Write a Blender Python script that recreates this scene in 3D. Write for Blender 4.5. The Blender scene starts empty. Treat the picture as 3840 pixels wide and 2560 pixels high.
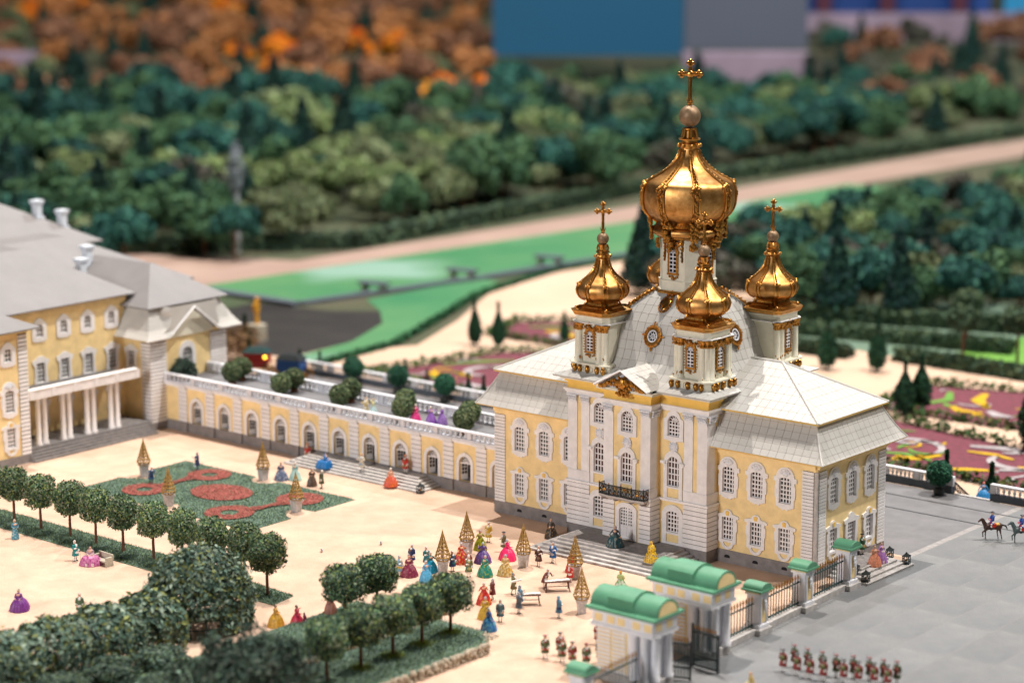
import bpy, math, random
import numpy as np
from mathutils import Vector, Matrix
from mathutils.kdtree import KDTree
from mathutils.geometry import tessellate_polygon

R = math.radians
PI = math.pi
scene = bpy.context.scene
COL = scene.collection

# ------------------------------------------------------------------ camera
CAM_POS = Vector((124.552, -169.719, 61.397))
CAM_YAW, CAM_PITCH, CAM_ROLL = -0.693, -0.197, -0.002
cam_d = bpy.data.cameras.new('camera')
cam = bpy.data.objects.new('camera', cam_d)
COL.objects.link(cam)
_fw = Vector((math.sin(CAM_YAW) * math.cos(CAM_PITCH), math.cos(CAM_YAW) * math.cos(CAM_PITCH), math.sin(CAM_PITCH)))
_rt = Vector((math.cos(CAM_YAW), -math.sin(CAM_YAW), 0))
_up = _rt.cross(_fw)
_r2 = _rt * math.cos(CAM_ROLL) + _up * math.sin(CAM_ROLL)
_u2 = _up * math.cos(CAM_ROLL) - _rt * math.sin(CAM_ROLL)
cam.matrix_world = Matrix(((_r2.x, _u2.x, -_fw.x, CAM_POS.x), (_r2.y, _u2.y, -_fw.y, CAM_POS.y),
                           (_r2.z, _u2.z, -_fw.z, CAM_POS.z), (0, 0, 0, 1)))
cam_d.sensor_fit = 'HORIZONTAL'
cam_d.sensor_width = 360.0
cam_d.lens = 8704.4 / 3840 * 360.0
cam_d.clip_start = 1.0
cam_d.clip_end = 5000
cam_d.dof.use_dof = True
cam_d.dof.focus_distance = 213.0
APERTURE = 1.65                      # lens opening, in scene units: gives the miniature's shallow focus
cam_d.dof.aperture_fstop = cam_d.lens / 1000.0 / APERTURE
cam_d.dof.aperture_blades = 0
scene.camera = cam

# ------------------------------------------------------------------ light
world = bpy.data.worlds.new('World')
scene.world = world
world.use_nodes = True
bg = world.node_tree.nodes['Background']
bg.inputs[0].default_value = (0.74, 0.80, 0.92, 1)     # dim, even light of the exhibition hall
bg.inputs[1].default_value = 0.035

def lamp(name, pos, target, irr, radius, color, cone=None):
    """a hall spotlight or an added fill; irr = irradiance it gives at the target"""
    d = bpy.data.lights.new(name, 'SPOT' if cone else 'POINT')
    o = bpy.data.objects.new(name, d)
    COL.objects.link(o)
    pos = Vector(pos); target = Vector(target)
    r2 = (target - pos).length_squared
    d.energy = irr * 4 * PI * r2
    d.color = color
    d.shadow_soft_size = radius
    if cone:
        d.spot_size = R(cone); d.spot_blend = 0.6
    o.location = pos
    o.rotation_euler = (target - pos).to_track_quat('-Z', 'Y').to_euler()
    return o

WARM = (1.0, 0.86, 0.70)
lamp('spot_lamp_left', (-140, 72, 440), (0, -5, 0), 2.35, 1.8, (1.0, 0.91, 0.82))
lamp('spot_lamp_right', (128, 92, 440), (5, -5, 0), 2.2, 1.8, (1.0, 0.95, 0.89))
lamp('spot_lamp_low', (255, 170, 330), (5, -20, 0), 0.8, 1.8, (1.0, 0.95, 0.88))
lamp('front_fill_lamp', (-25, -340, 125), (0, -3, 6), 1.05, 30, (0.98, 0.96, 0.96))  # added low, soft fill that brightens the shaded facades
lamp('park_fill_far', (-180, 330, 380), (-180, 330, 0), 1.8, 3, (0.92, 0.97, 1.0))  # extra lamp added only to brighten the far park

scene.view_settings.view_transform = 'Standard'
scene.view_settings.look = 'None'
scene.view_settings.exposure = 0.33
scene.view_settings.gamma = 1.0
scene.view_settings.use_curve_mapping = False
scene.cycles.max_bounces = 6
scene.cycles.diffuse_bounces = 3
scene.cycles.glossy_bounces = 3
scene.cycles.transparent_max_bounces = 6
scene.cycles.caustics_reflective = False
scene.cycles.caustics_refractive = False
scene.cycles.use_denoising = True
scene.cycles.sample_clamp_indirect = 6

# ------------------------------------------------------------------ materials
MATS = {}
def mat(name, col, rough=0.6, metal=0.0, vary=0.12, scale=1.5, bump=0.0, bscale=8.0, spec=0.4, col2=None, detail=4.0, attr=None, coat=0.0):
    """principled material whose colour drifts with noise between col and col2 (object space)"""
    m = bpy.data.materials.new(name); m.use_nodes = True
    nt = m.node_tree; n = nt.nodes; l = nt.links
    b = n['Principled BSDF']
    b.inputs['Roughness'].default_value = rough
    b.inputs['Metallic'].default_value = metal
    b.inputs['Specular IOR Level'].default_value = spec
    if coat: b.inputs['Coat Weight'].default_value = coat
    tc = n.new('ShaderNodeTexCoord')
    nz = n.new('ShaderNodeTexNoise'); nz.inputs['Scale'].default_value = scale; nz.inputs['Detail'].default_value = detail
    nz.inputs['Roughness'].default_value = 0.62
    l.new(tc.outputs['Object'], nz.inputs['Vector'])
    if attr:
        at = n.new('ShaderNodeAttribute'); at.attribute_name = attr
        hv = n.new('ShaderNodeHueSaturation')
        mr = n.new('ShaderNodeMapRange'); mr.inputs['From Min'].default_value = 0.3; mr.inputs['From Max'].default_value = 0.7
        mr.inputs['To Min'].default_value = 1 - vary; mr.inputs['To Max'].default_value = 1 + vary
        l.new(nz.outputs['Fac'], mr.inputs['Value']); l.new(mr.outputs[0], hv.inputs['Value'])
        l.new(at.outputs['Color'], hv.inputs['Color']); l.new(hv.outputs[0], b.inputs['Base Color'])
    else:
        rp = n.new('ShaderNodeValToRGB')
        c2 = col2 or tuple(max(0, c * (1 - vary)) for c in col)
        c1 = col if col2 else tuple(min(1, c * (1 + vary * 0.5)) for c in col)
        rp.color_ramp.elements[0].position = 0.32; rp.color_ramp.elements[0].color = (*c2, 1)
        rp.color_ramp.elements[1].position = 0.68; rp.color_ramp.elements[1].color = (*c1, 1)
        l.new(nz.outputs['Fac'], rp.inputs[0]); l.new(rp.outputs[0], b.inputs['Base Color'])
    if bump:
        nb = n.new('ShaderNodeTexNoise'); nb.inputs['Scale'].default_value = bscale; nb.inputs['Detail'].default_value = 3
        l.new(tc.outputs['Object'], nb.inputs['Vector'])
        bp = n.new('ShaderNodeBump'); bp.inputs['Strength'].default_value = bump; bp.inputs['Distance'].default_value = 0.05
        l.new(nb.outputs['Fac'], bp.inputs['Height']); l.new(bp.outputs[0], b.inputs['Normal'])
    MATS[name] = m
    return m

M = MATS
mat('yellow_wall', (0.92, 0.70, 0.35), 0.62, scale=0.8, vary=0.14, bump=0.06, bscale=3)
mat('yellow_frieze', (0.90, 0.58, 0.13), 0.6, scale=0.6, vary=0.1)
mat('white_trim', (0.87, 0.845, 0.845), 0.55, scale=1.2, vary=0.10, bump=0.05, bscale=6)
mat('silver_trim', (0.80, 0.81, 0.86), 0.4, scale=9, vary=0.3, bump=0.35, bscale=14)
mat('cream_stone', (0.80, 0.76, 0.62), 0.5, scale=1.5, vary=0.08)
mat('roof_tile', (0.58, 0.56, 0.525), 0.5, scale=0.35, vary=0.09, bump=0.04, bscale=2)
mat('roof_base', (0.33, 0.25, 0.18), 0.7)
mat('roof_plain', (0.235, 0.22, 0.22), 0.6, scale=0.3, vary=0.08, bump=0.05, bscale=2)
mat('grey_plinth', (0.27, 0.245, 0.24), 0.75, scale=1.2, vary=0.25, bump=0.2, bscale=8)
mat('step_stone', (0.52, 0.49, 0.47), 0.75, scale=1.8, vary=0.25, bump=0.2, bscale=10)
mat('step_dark', (0.30, 0.28, 0.275), 0.75, scale=1.8, vary=0.25, bump=0.2, bscale=10)
mat('glass', (0.016, 0.013, 0.012), 0.12, scale=2, vary=0.6, col2=(0.05, 0.02, 0.014))
mat('glass_red', (0.10, 0.015, 0.012), 0.15, scale=1.6, col2=(0.012, 0.01, 0.01))
mat('groove', (0.10, 0.06, 0.045), 0.9)
mat('void_shade', (0.015, 0.014, 0.016), 0.9)  # near-black colour painted in for the shade inside rooms and vents
mat('gold', (0.70, 0.37, 0.10), 0.30, metal=1.0, scale=2.2, col2=(0.42, 0.19, 0.04), bump=0.05, bscale=5)
mat('gold_satin', (0.64, 0.36, 0.13), 0.41, metal=1.0, scale=1.6, col2=(0.36, 0.17, 0.045), bump=0.05, bscale=16)
mat('gold_dark', (0.68, 0.35, 0.075), 0.32, metal=0.9, scale=6, col2=(0.22, 0.085, 0.018), bump=0.5, bscale=9)
mat('gold_ball', (0.27, 0.18, 0.105), 0.5, metal=0.5, scale=3, vary=0.2)
mat('iron', (0.018, 0.024, 0.026), 0.45, scale=4, vary=0.4)
mat('iron_green', (0.012, 0.05, 0.05), 0.45, scale=4, vary=0.3)
mat('green_roof', (0.095, 0.29, 0.17), 0.5, scale=1.0, vary=0.12, bump=0.04, bscale=4)
mat('bark', (0.16, 0.065, 0.035), 0.85, scale=6, vary=0.4, bump=0.4, bscale=12)
mat('table_wood', (0.11, 0.035, 0.02), 0.6, scale=5, vary=0.3)
mat('paper', (0.82, 0.80, 0.74), 0.7, scale=6, vary=0.15)
mat('lattice', (0.50, 0.31, 0.08), 0.5, metal=0.25, scale=6, col2=(0.30, 0.16, 0.04))
mat('planter', (0.56, 0.52, 0.51), 0.8, scale=3.5, vary=0.35, bump=0.3, bscale=9)
mat('figure_paint', (0.5, 0.5, 0.5), 0.42, attr='paint', vary=0.35, scale=7, spec=0.5)
mat('bench_stone', (0.50, 0.45, 0.36), 0.8, scale=4, vary=0.25)
mat('white_rail', (0.80, 0.80, 0.84), 0.55, scale=1.5, vary=0.1)
mat('terrace_base', (0.10, 0.12, 0.15), 0.7, scale=1.5, vary=0.2)
mat('leaf', (0.2, 0.4, 0.2), 0.75, attr='paint', vary=0.25, scale=0.7, spec=0.25)
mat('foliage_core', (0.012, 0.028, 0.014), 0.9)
mat('panel_blue', (0.004, 0.075, 0.16), 0.5, scale=0.01, vary=0.1)
mat('panel_grey', (0.075, 0.09, 0.13), 0.6, scale=0.01, vary=0.1)
mat('red_paint', (0.42, 0.02, 0.015), 0.4, scale=3, vary=0.3)
mat('blue_paint', (0.02, 0.09, 0.30), 0.4, scale=3, vary=0.3)
mat('birch', (0.45, 0.47, 0.5), 0.8, scale=3, vary=0.3)

def random_value(name, lo, hi, cols=None):
    """let every object of this material differ a little (or pick between colours)"""
    nt = M[name].node_tree; n = nt.nodes; l = nt.links; b = n['Principled BSDF']
    src = b.inputs['Base Color'].links[0].from_socket
    oi = n.new('ShaderNodeObjectInfo')
    if cols:
        rp = n.new('ShaderNodeValToRGB'); rp.color_ramp.interpolation = 'CONSTANT'
        while len(rp.color_ramp.elements) < len(cols): rp.color_ramp.elements.new(0.5)
        for i, c in enumerate(cols): rp.color_ramp.elements[i].position = i / len(cols); rp.color_ramp.elements[i].color = (*c, 1)
        l.new(oi.outputs['Random'], rp.inputs[0])
        mx = n.new('ShaderNodeMixRGB'); mx.inputs['Fac'].default_value = 0.6; l.new(src, mx.inputs['Color1']); l.new(rp.outputs[0], mx.inputs['Color2']); l.new(mx.outputs[0], b.inputs['Base Color'])
    else:
        mr = n.new('ShaderNodeMapRange'); mr.inputs['To Min'].default_value = lo; mr.inputs['To Max'].default_value = hi
        hv = n.new('ShaderNodeHueSaturation'); l.new(oi.outputs['Random'], mr.inputs['Value']); l.new(mr.outputs[0], hv.inputs['Value'])
        l.new(src, hv.inputs['Color']); l.new(hv.outputs[0], b.inputs['Base Color'])
random_value('glass', 0, 0, [(0.012, 0.012, 0.012), (0.06, 0.02, 0.012), (0.010, 0.03, 0.022), (0.02, 0.018, 0.02), (0.05, 0.04, 0.035)])
random_value('leaf', 0.8, 1.25)
random_value('white_trim', 0.95, 1.03)

# ------------------------------------------------------------------ mesh helpers
class MB:
    def __init__(s): s.v = []; s.f = []; s.mi = []; s.m = 0
    def add(s, vs, fs):
        o = len(s.v); s.v += [tuple(p) for p in vs]
        s.f += [tuple(i + o for i in q) for q in fs]; s.mi += [s.m] * len(fs)
        return s
    def box(s, x0, x1, y0, y1, z0, z1, ch=0.0):
        if ch:      # chamfered top edges
            c = ch
            v = [(x0, y0, z0), (x1, y0, z0), (x1, y1, z0), (x0, y1, z0), (x0, y0, z1 - c), (x1, y0, z1 - c), (x1, y1, z1 - c), (x0, y1, z1 - c),
                 (x0 + c, y0 + c, z1), (x1 - c, y0 + c, z1), (x1 - c, y1 - c, z1), (x0 + c, y1 - c, z1)]
            f = [(3, 2, 1, 0), (0, 1, 5, 4), (1, 2, 6, 5), (2, 3, 7, 6), (3, 0, 4, 7), (4, 5, 9, 8), (5, 6, 10, 9), (6, 7, 11, 10), (7, 4, 8, 11), (8, 9, 10, 11)]
            return s.add(v, f)
        v = [(x0, y0, z0), (x1, y0, z0), (x1, y1, z0), (x0, y1, z0), (x0, y0, z1), (x1, y0, z1), (x1, y1, z1), (x0, y1, z1)]
        return s.add(v, [(3, 2, 1, 0), (4, 5, 6, 7), (0, 1, 5, 4), (1, 2, 6, 5), (2, 3, 7, 6), (3, 0, 4, 7)])
    def lathe(s, prof, n=16, cx=0, cy=0, shape=None, cap=True):
        """prof: (r,z); shape(theta) scales the radius"""
        vs = []; fs = []
        for r, z in prof:
            for k in range(n):
                t = 2 * PI * k / n; q = r * (shape(t) if shape else 1)
                vs.append((cx + q * math.cos(t), cy + q * math.sin(t), z))
        for i in range(len(prof) - 1):
            for k in range(n):
                a = i * n + k; b = i * n + (k + 1) % n
                fs.append((a, b, b + n, a + n))
        if cap:
            fs.append(tuple(range(n - 1, -1, -1))); o = (len(prof) - 1) * n; fs.append(tuple(o + k for k in range(n)))
        return s.add(vs, fs)
    def loft(s, rings, cap=True):
        n = len(rings[0]); vs = [p for r in rings for p in r]; fs = []
        for i in range(len(rings) - 1):
            for k in range(n):
                a = i * n + k; b = i * n + (k + 1) % n
                fs.append((a, b, b + n, a + n))
        if cap:
            fs.append(tuple(range(n - 1, -1, -1))); o = (len(rings) - 1) * n; fs.append(tuple(o + k for k in range(n)))
        return s.add(vs, fs)
    def ball(s, c, r, n=8, m=5, sq=(1, 1, 1)):
        prof = [(math.sin(PI * i / m), -math.cos(PI * i / m)) for i in range(m + 1)]
        vs = []; fs = []
        for rr, z in prof:
            for k in range(n):
                t = 2 * PI * k / n
                vs.append((c[0] + r * sq[0] * rr * math.cos(t), c[1] + r * sq[1] * rr * math.sin(t), c[2] + r * sq[2] * z))
        for i in range(m):
            for k in range(n):
                a = i * n + k; b = i * n + (k + 1) % n
                fs.append((a, b, b + n, a + n))
        return s.add(vs, fs)
    def tube(s, pts, r, n=6, r1=None, cap=True):
        pts = [Vector(p) for p in pts]; rings = []
        for i, p in enumerate(pts):
            d = (pts[min(i + 1, len(pts) - 1)] - pts[max(i - 1, 0)]).normalized()
            a = Vector((0, 0, 1)) if abs(d.z) < 0.9 else Vector((1, 0, 0))
            u = d.cross(a).normalized(); w = u.cross(d)
            f = i / max(1, len(pts) - 1)
            if callable(r): rr = r(f)
            else: rr = r if r1 is None else r + (r1 - r) * f
            rings.append([tuple(p + (u * math.cos(2 * PI * k / n) + w * -math.sin(2 * PI * k / n)) * rr) for k in range(n)])
        return s.loft(rings, cap)
    def poly(s, outer, holes, yf, yb, back=None):
        """outline in (x,z), extruded from y=yf (front, toward -y) to yb; holes run back to 'back'"""
        loops = [[Vector((p[0], p[1], 0)) for p in lp] for lp in [outer] + holes]
        tris = tessellate_polygon(loops)
        flat = [p for lp in loops for p in lp]
        vs = [(p.x, yf, p.y) for p in flat]; fs = []
        for t in tris:
            a, b, c = (flat[i] for i in t)
            cr = (b - a).cross(c - a).z
            fs.append(tuple(t) if cr > 0 else tuple(reversed(t)))
        s.add(vs, fs)
        for li, lp in enumerate(loops):
            yy = yb if li == 0 else (back if back is not None else yb)
            n = len(lp); vv = [(p.x, yf, p.y) for p in lp] + [(p.x, yy, p.y) for p in lp]
            s.add(vv, [(k, (k + 1) % n, n + (k + 1) % n, n + k) for k in range(n)])
        return s
    def xf(s, mtx, start=0):
        s.v[start:] = [tuple(mtx @ Vector(p)) for p in s.v[start:]]
        return s
    def mesh(s, name, mats, smooth=False):
        me = bpy.data.meshes.new(name)
        me.from_pydata(s.v, [], s.f)
        for m in (mats if isinstance(mats, (list, tuple)) else [mats]): me.materials.append(M[m])
        if max(s.mi, default=0): me.polygons.foreach_set('material_index', s.mi)
        if smooth:
            me.polygons.foreach_set('use_smooth', [True] * len(me.polygons))
            try: me.set_sharp_from_angle(angle=R(smooth if smooth is not True else 40))
            except Exception: pass
        me.update()
        return me

def put(name, me, parent=None, loc=(0, 0, 0), rotz=0.0, scale=None, mtx=None):
    o = bpy.data.objects.new(name, me); COL.objects.link(o)
    if parent: o.parent = parent
    if mtx is not None: o.matrix_local = mtx
    else:
        o.location = loc; o.rotation_euler = (0, 0, rotz)
        if scale: o.scale = scale
    return o

def part(name, mb, m, parent=None, smooth=False, **k):
    return put(name, mb.mesh(name, m, smooth), parent, **k)

def thing(name, label, cat, loc=(0, 0, 0), rotz=0.0, group=None):
    o = bpy.data.objects.new(name, None); COL.objects.link(o)
    o.empty_display_size = 0.2
    o.location = loc; o.rotation_euler = (0, 0, rotz)
    o['label'] = label; o['category'] = cat
    if group: o['group'] = group
    return o

def tag(o, label, cat, group=None):
    o['label'] = label; o['category'] = cat
    if group: o['group'] = group
    return o

def struct(name, mb, m, parent=None):
    o = part(name, mb, m, parent)
    if parent is None: o['kind'] = 'structure'
    return o

def holder(name, parent, loc=(0, 0, 0), rotz=0.0):
    o = bpy.data.objects.new(name, None); COL.objects.link(o); o.parent = parent
    o.empty_display_size = 0.2
    o.location = loc; o.rotation_euler = (0, 0, rotz)
    return o

def copy_tree(o, parent=None, loc=None, rotz=None, label=None):
    c = o.copy(); COL.objects.link(c); c.parent = parent
    if loc is not None: c.location = loc
    if rotz is not None: c.rotation_euler = (0, 0, rotz)
    if label: c['label'] = label
    for ch in o.children: copy_tree(ch, c)
    return c

def arch_pts(x0, x1, z0, zs, rise, n=9):
    """closed loop: rectangle from z0 to spring zs with an elliptical arch of given rise (ccw)"""
    cx = (x0 + x1) / 2; a = (x1 - x0) / 2
    pts = [(x0, z0), (x1, z0)]
    for k in range(n + 1):
        t = PI * k / n
        pts.append((cx + a * math.cos(t), zs + rise * math.sin(t)))
    return pts

def wall_cells(mb, u0, u1, z0, z1, holes, y):
    """flat wall in the plane y (facing -y) with rectangular openings"""
    us = sorted({u0, u1, *[h[0] for h in holes], *[h[1] for h in holes]})
    zs = sorted({z0, z1, *[h[2] for h in holes], *[h[3] for h in holes]})
    us = [u for u in us if u0 <= u <= u1]; zs = [z for z in zs if z0 <= z <= z1]
    for i in range(len(us) - 1):
        for j in range(len(zs) - 1):
            cu = (us[i] + us[i + 1]) / 2; cz = (zs[j] + zs[j + 1]) / 2
            if any(h[0] < cu < h[1] and h[2] < cz < h[3] for h in holes): continue
            mb.add([(us[i], y, zs[j]), (us[i + 1], y, zs[j]), (us[i + 1], y, zs[j + 1]), (us[i], y, zs[j + 1])], [(0, 1, 2, 3)])
    return mb

def clip_poly(poly, a, b):
    """keep the part of poly left of the line a->b (2D)"""
    out = []
    def side(p): return (b[0] - a[0]) * (p[1] - a[1]) - (b[1] - a[1]) * (p[0] - a[0])
    for i in range(len(poly)):
        p, q = poly[i], poly[(i + 1) % len(poly)]
        sp, sq = side(p), side(q)
        if sp >= 0: out.append(p)
        if (sp >= 0) != (sq >= 0):
            t = sp / (sp - sq); out.append((p[0] + t * (q[0] - p[0]), p[1] + t * (q[1] - p[1])))
    return out

def area2(p): return 0.5 * sum(p[i][0] * p[(i + 1) % len(p)][1] - p[(i + 1) % len(p)][0] * p[i][1] for i in range(len(p)))

TILE_MESH = {}
def tile_plane(quad, tw, th, base_mb, edge_mb, whole, gap=0.026, lift=0.03, uoff=None):
    """cover the planar convex polygon 'quad' (3D, first edge = lower edge) with tiles;
    whole: list receiving (matrix, w, h) of uncut tiles, cut ones go into edge_mb"""
    P = [Vector(p) for p in quad]
    o = P[0]; u = (P[1] - P[0]).normalized()
    nrm = (P[1] - P[0]).cross(P[-1] - P[0]).normalized()
    v = nrm.cross(u)
    base_mb.add([tuple(p) for p in P], [tuple(range(len(P)))])
    Q = [((p - o).dot(u), (p - o).dot(v)) for p in P]
    umin = min(q[0] for q in Q); umax = max(q[0] for q in Q); vmax = max(q[1] for q in Q)
    rows = max(1, round(vmax / th)); hh = vmax / rows
    u00 = umin if uoff is None else math.floor((umin - uoff) / tw) * tw + uoff
    ncol = int(math.ceil((umax - u00) / tw - 1e-6))
    mtx0 = Matrix(((u.x, v.x, nrm.x, o.x), (u.y, v.y, nrm.y, o.y), (u.z, v.z, nrm.z, o.z), (0, 0, 0, 1)))
    for r in range(rows):
        for c in range(ncol):
            a = (u00 + c * tw + gap / 2, r * hh + gap / 2); b = (u00 + (c + 1) * tw - gap / 2, (r + 1) * hh - gap / 2)
            poly = [a, (b[0], a[1]), b, (a[0], b[1])]
            full = area2(poly)
            for i in range(len(Q)):
                poly = clip_poly(poly, Q[i], Q[(i + 1) % len(Q)])
                if len(poly) < 3: break
            if len(poly) < 3 or area2(poly) < 0.01: continue
            if area2(poly) > full * 0.999:
                whole.append((mtx0 @ Matrix.Translation((a[0], a[1], 0)), round(b[0] - a[0], 3), round(b[1] - a[1], 3)))
            else:
                n = len(poly)
                vs = [mtx0 @ Vector((p[0], p[1], 0)) for p in poly] + [mtx0 @ Vector((p[0], p[1], lift)) for p in poly]
                edge_mb.add(vs, [tuple(n + k for k in range(n))] + [(k, (k + 1) % n, n + (k + 1) % n, n + k) for k in range(n)])

def tile_mesh(w, h, lift=0.035, m='roof_tile'):
    key = (w, h, lift, m)
    if key not in TILE_MESH:
        TILE_MESH[key] = MB().box(0, w, 0, h, 0, lift, 0.008).mesh('roof_tile', m)
    return TILE_MESH[key]

rng = random.Random(7)
# ================================================================== windows
WIN = {}
def make_window(kind, outer, hole, cols, rows, holes2=(), proud=0.16, depth=0.26, trim='white_trim', bar=0.12, glass='glass',
                bar_m='white_trim', fan=False, extra=None, zlow=None, panels=False, mullion=0.0):
    """hole = (half, z0, spring, rise)"""
    hw, z0, zs, rise = hole
    hl = arch_pts(-hw, hw, z0, zs, rise) if rise else [(-hw, z0), (hw, z0), (hw, zs), (-hw, zs)]
    fr = MB(); fr.poly(outer, [hl] + [list(h) for h in holes2], -proud, 0.0, back=depth)
    if holes2:  # the openings of the apron show the wall; close the deep reveal
        pass
    g = MB(); zl = zlow if zlow is not None else z0
    def top(x):
        return zs + (rise * math.sqrt(max(0, 1 - (x / hw) ** 2)) if rise else 0)
    zfan = zs if fan else None
    for c in range(cols + 1):
        x = -hw + 2 * hw * c / cols
        w = bar if 0 < c < cols else bar * 0.9
        if mullion and c * 2 == cols: w = mullion
        xa, xb = max(-hw, x - w / 2), min(hw, x + w / 2)
        zt = (zfan if zfan else min(top(xa * 0.995), top(xb * 0.995)))
        g.box(xa, xb, 0.10, 0.15, zl, zt)
    ztop = zs if fan else zs + rise
    for r in range(rows + 1):
        z = zl + (ztop - zl) * r / rows
        za, zb = max(zl, z - bar / 2), min(ztop, z + bar / 2)
        if rise and not fan and za > zs:
            k = math.sqrt(max(0, 1 - ((za - zs) / rise) ** 2)) * hw
            if k < 0.1: continue
            zb = min(zb, zs + rise * 0.995)
            g.box(-k, k, 0.095, 0.155, za, zb)
        else:
            g.box(-hw, hw, 0.095, 0.155, za, zb)
    if fan:
        for k in range(1, 6):
            t = PI * k / 6
            g.tube([(0.1 * hw * math.cos(t), 0.12, zs + 0.1 * math.sin(t)), (hw * math.cos(t), 0.12, zs + rise * math.sin(t))], bar * 0.42, 4)
        g.tube([(hw * 0.5 * math.cos(PI * k / 10), 0.12, zs + rise * 0.5 * math.sin(PI * k / 10)) for k in range(11)], bar * 0.4, 4)
    if panels:
        g.box(-hw, hw, 0.10, 0.16, z0, zl)
        for sx in (-1, 1):
            g.box(sx * hw * 0.5 - hw * 0.36, sx * hw * 0.5 + hw * 0.36, 0.07, 0.1, z0 + 0.15, zl - 0.12)
    pn = MB(); pn.add([(-hw - 0.02, 0.19, z0), (hw + 0.02, 0.19, z0), (hw + 0.02, 0.19, zs + rise + 0.02), (-hw - 0.02, 0.19, zs + rise + 0.02)], [(0, 1, 2, 3)])
    parts = [('muntin_grid', g.mesh('muntin_grid', bar_m)), ('pane', pn.mesh('pane', glass))]
    if extra:
        for nm, mb, m in extra: parts.append((nm, mb.mesh(nm, m, True)))
    WIN[kind] = (fr.mesh('window_surround', trim), parts, (hw, z0, zs + rise))

def place_window(parent, kind, x, y, z, rotz=0.0, name='window'):
    me, parts, _ = WIN[kind]
    o = put(name, me, parent, (x, y, z), rotz)
    for nm, pm in parts: put(nm, pm, o)
    return o

def win_hole(kind, u, z):
    hw, z0, z1 = WIN[kind][2]
    return (u - hw, u + hw, z + z0, z + z1)

def mirror(half):   # half outline on +x from bottom to top -> closed ccw loop
    return half + [(-x, z) for x, z in reversed(half) if x > 1e-6]

def arc(cx, cz, a, b, t0, t1, n):
    return [(cx + a * math.cos(R(t0 + (t1 - t0) * k / n)), cz + b * math.sin(R(t0 + (t1 - t0) * k / n))) for k in range(n + 1)]

def lumps(n, w, h, d, r, seed, taper=0.0, squash=0.7):
    """cluster of small rounded lumps: modelled rocaille ornament in the plane y~0, facing -y"""
    g = random.Random(seed); mb = MB()
    for _ in range(n):
        t = g.random(); x = (g.random() * 2 - 1) * w * (1 - taper * t); z = t * h
        mb.ball((x, -g.random() * d * 0.5, z), r * g.uniform(0.6, 1.25), 6, 4, (1, squash, g.uniform(0.8, 1.5)))
    return mb

# --- wing windows
up_outer = mirror([(0.0, 0.12), (0.25, 0.0), (0.42, 0.16), (0.62, 0.16), (0.72, 0.3), (0.95, 0.3), (0.95, 1.05), (1.08, 1.2), (1.08, 2.2), (0.98, 2.3), (0.98, 2.62), (1.2, 2.62), (1.2, 3.02), (0.98, 3.06)]
                  + arc(0, 3.05, 0.95, 0.93, 8, 90, 7))
cart = MB()
cart.ball((0, -0.2, 3.42), 0.34, 10, 6, (1, 0.35, 0.9))
for k in range(9):
    t = R(20 + 140 * k / 8 if k < 9 else 0); cart.ball((0.46 * math.cos(t), -0.2, 3.32 + 0.4 * math.sin(t)), 0.13, 6, 4, (1, 0.6, 1))
make_window('wing_up', up_outer, (0.64, 0.62, 2.72, 0.3), 4, 6, extra=[('cartouche', cart, 'silver_trim')])

low_outer = mirror([(0.0, 0.0)] + arc(0, 0.62, 0.68, 0.62, -78, -8, 6) + [(0.95, 0.66), (0.95, 1.7), (1.06, 1.85), (1.06, 2.6), (0.95, 2.7), (0.95, 2.95), (1.2, 2.98), (1.2, 3.22), (0.95, 3.28), (0.62, 3.34)]
                   + arc(0, 3.3, 0.5, 0.46, 12, 90, 5))
low_ap = [(0.42, 0.68), (-0.42, 0.68)] + arc(0, 0.66, 0.42, 0.4, 190, 350, 6)
key = MB().poly([(-0.14, 3.2), (0.14, 3.2), (0.2, 3.52), (0.1, 3.62), (-0.1, 3.62), (-0.2, 3.52)], [], -0.22, -0.16)
ap_back = MB().add([(-0.5, -0.02, 0.2), (0.5, -0.02, 0.2), (0.5, -0.02, 0.7), (-0.5, -0.02, 0.7)], [(0, 1, 2, 3)])
make_window('wing_low', low_outer, (0.60, 0.9, 3.02, 0.0), 4, 5, holes2=[low_ap], extra=[('keystone', key, 'yellow_frieze'), ('apron', ap_back, 'yellow_wall')])
# --- central windows
ct_outer = mirror([(0.0, 0.1), (0.18, 0.0), (0.34, 0.14), (0.6, 0.2), (1.1, 0.24), (1.1, 2.15), (0.9, 2.3), (0.78, 2.38)] + arc(0, 2.3, 0.78, 0.72, 15, 78, 5) + [(0.16, 3.12), (0.0, 3.12)])
make_window('c_top', ct_outer, (0.66, 0.6, 1.95, 0.6), 4, 4, fan=True, glass='glass_red', bar=0.115)
cm_outer = mirror([(0.0, 0.0), (1.05, 0.0), (1.05, 3.2), (1.14, 3.25), (1.27, 3.42), (1.27, 3.6), (1.1, 3.62)] + arc(0, 3.6, 1.0, 1.02, 5, 90, 8))
cm_ap = MB().add([(-0.7, -0.03, 0.15), (0.7, -0.03, 0.15), (0.7, -0.03, 1.1), (-0.7, -0.03, 1.1)], [(0, 1, 2, 3)])
imp = MB()
for sx in (-1, 1): imp.box(sx * 1.05 - 0.26, sx * 1.05 + 0.26, -0.34, -0.16, 3.36, 3.62)
make_window('c_mid', cm_outer, (0.67, 1.25, 3.42, 0.66), 4, 5, holes2=[[(-0.66, 0.2), (0.66, 0.2), (0.66, 1.08), (-0.66, 1.08)]], glass='glass_red',
            extra=[('apron', cm_ap, 'yellow_wall'), ('impost', imp, 'white_trim')])
cl_outer = mirror([(0.0, 0.0), (1.16, 0.0), (1.16, 2.0), (1.26, 2.05), (1.26, 2.25), (1.16, 2.3), (1.16, 3.0)] + arc(0, 2.95, 1.1, 0.8, 10, 90, 7))
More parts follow.
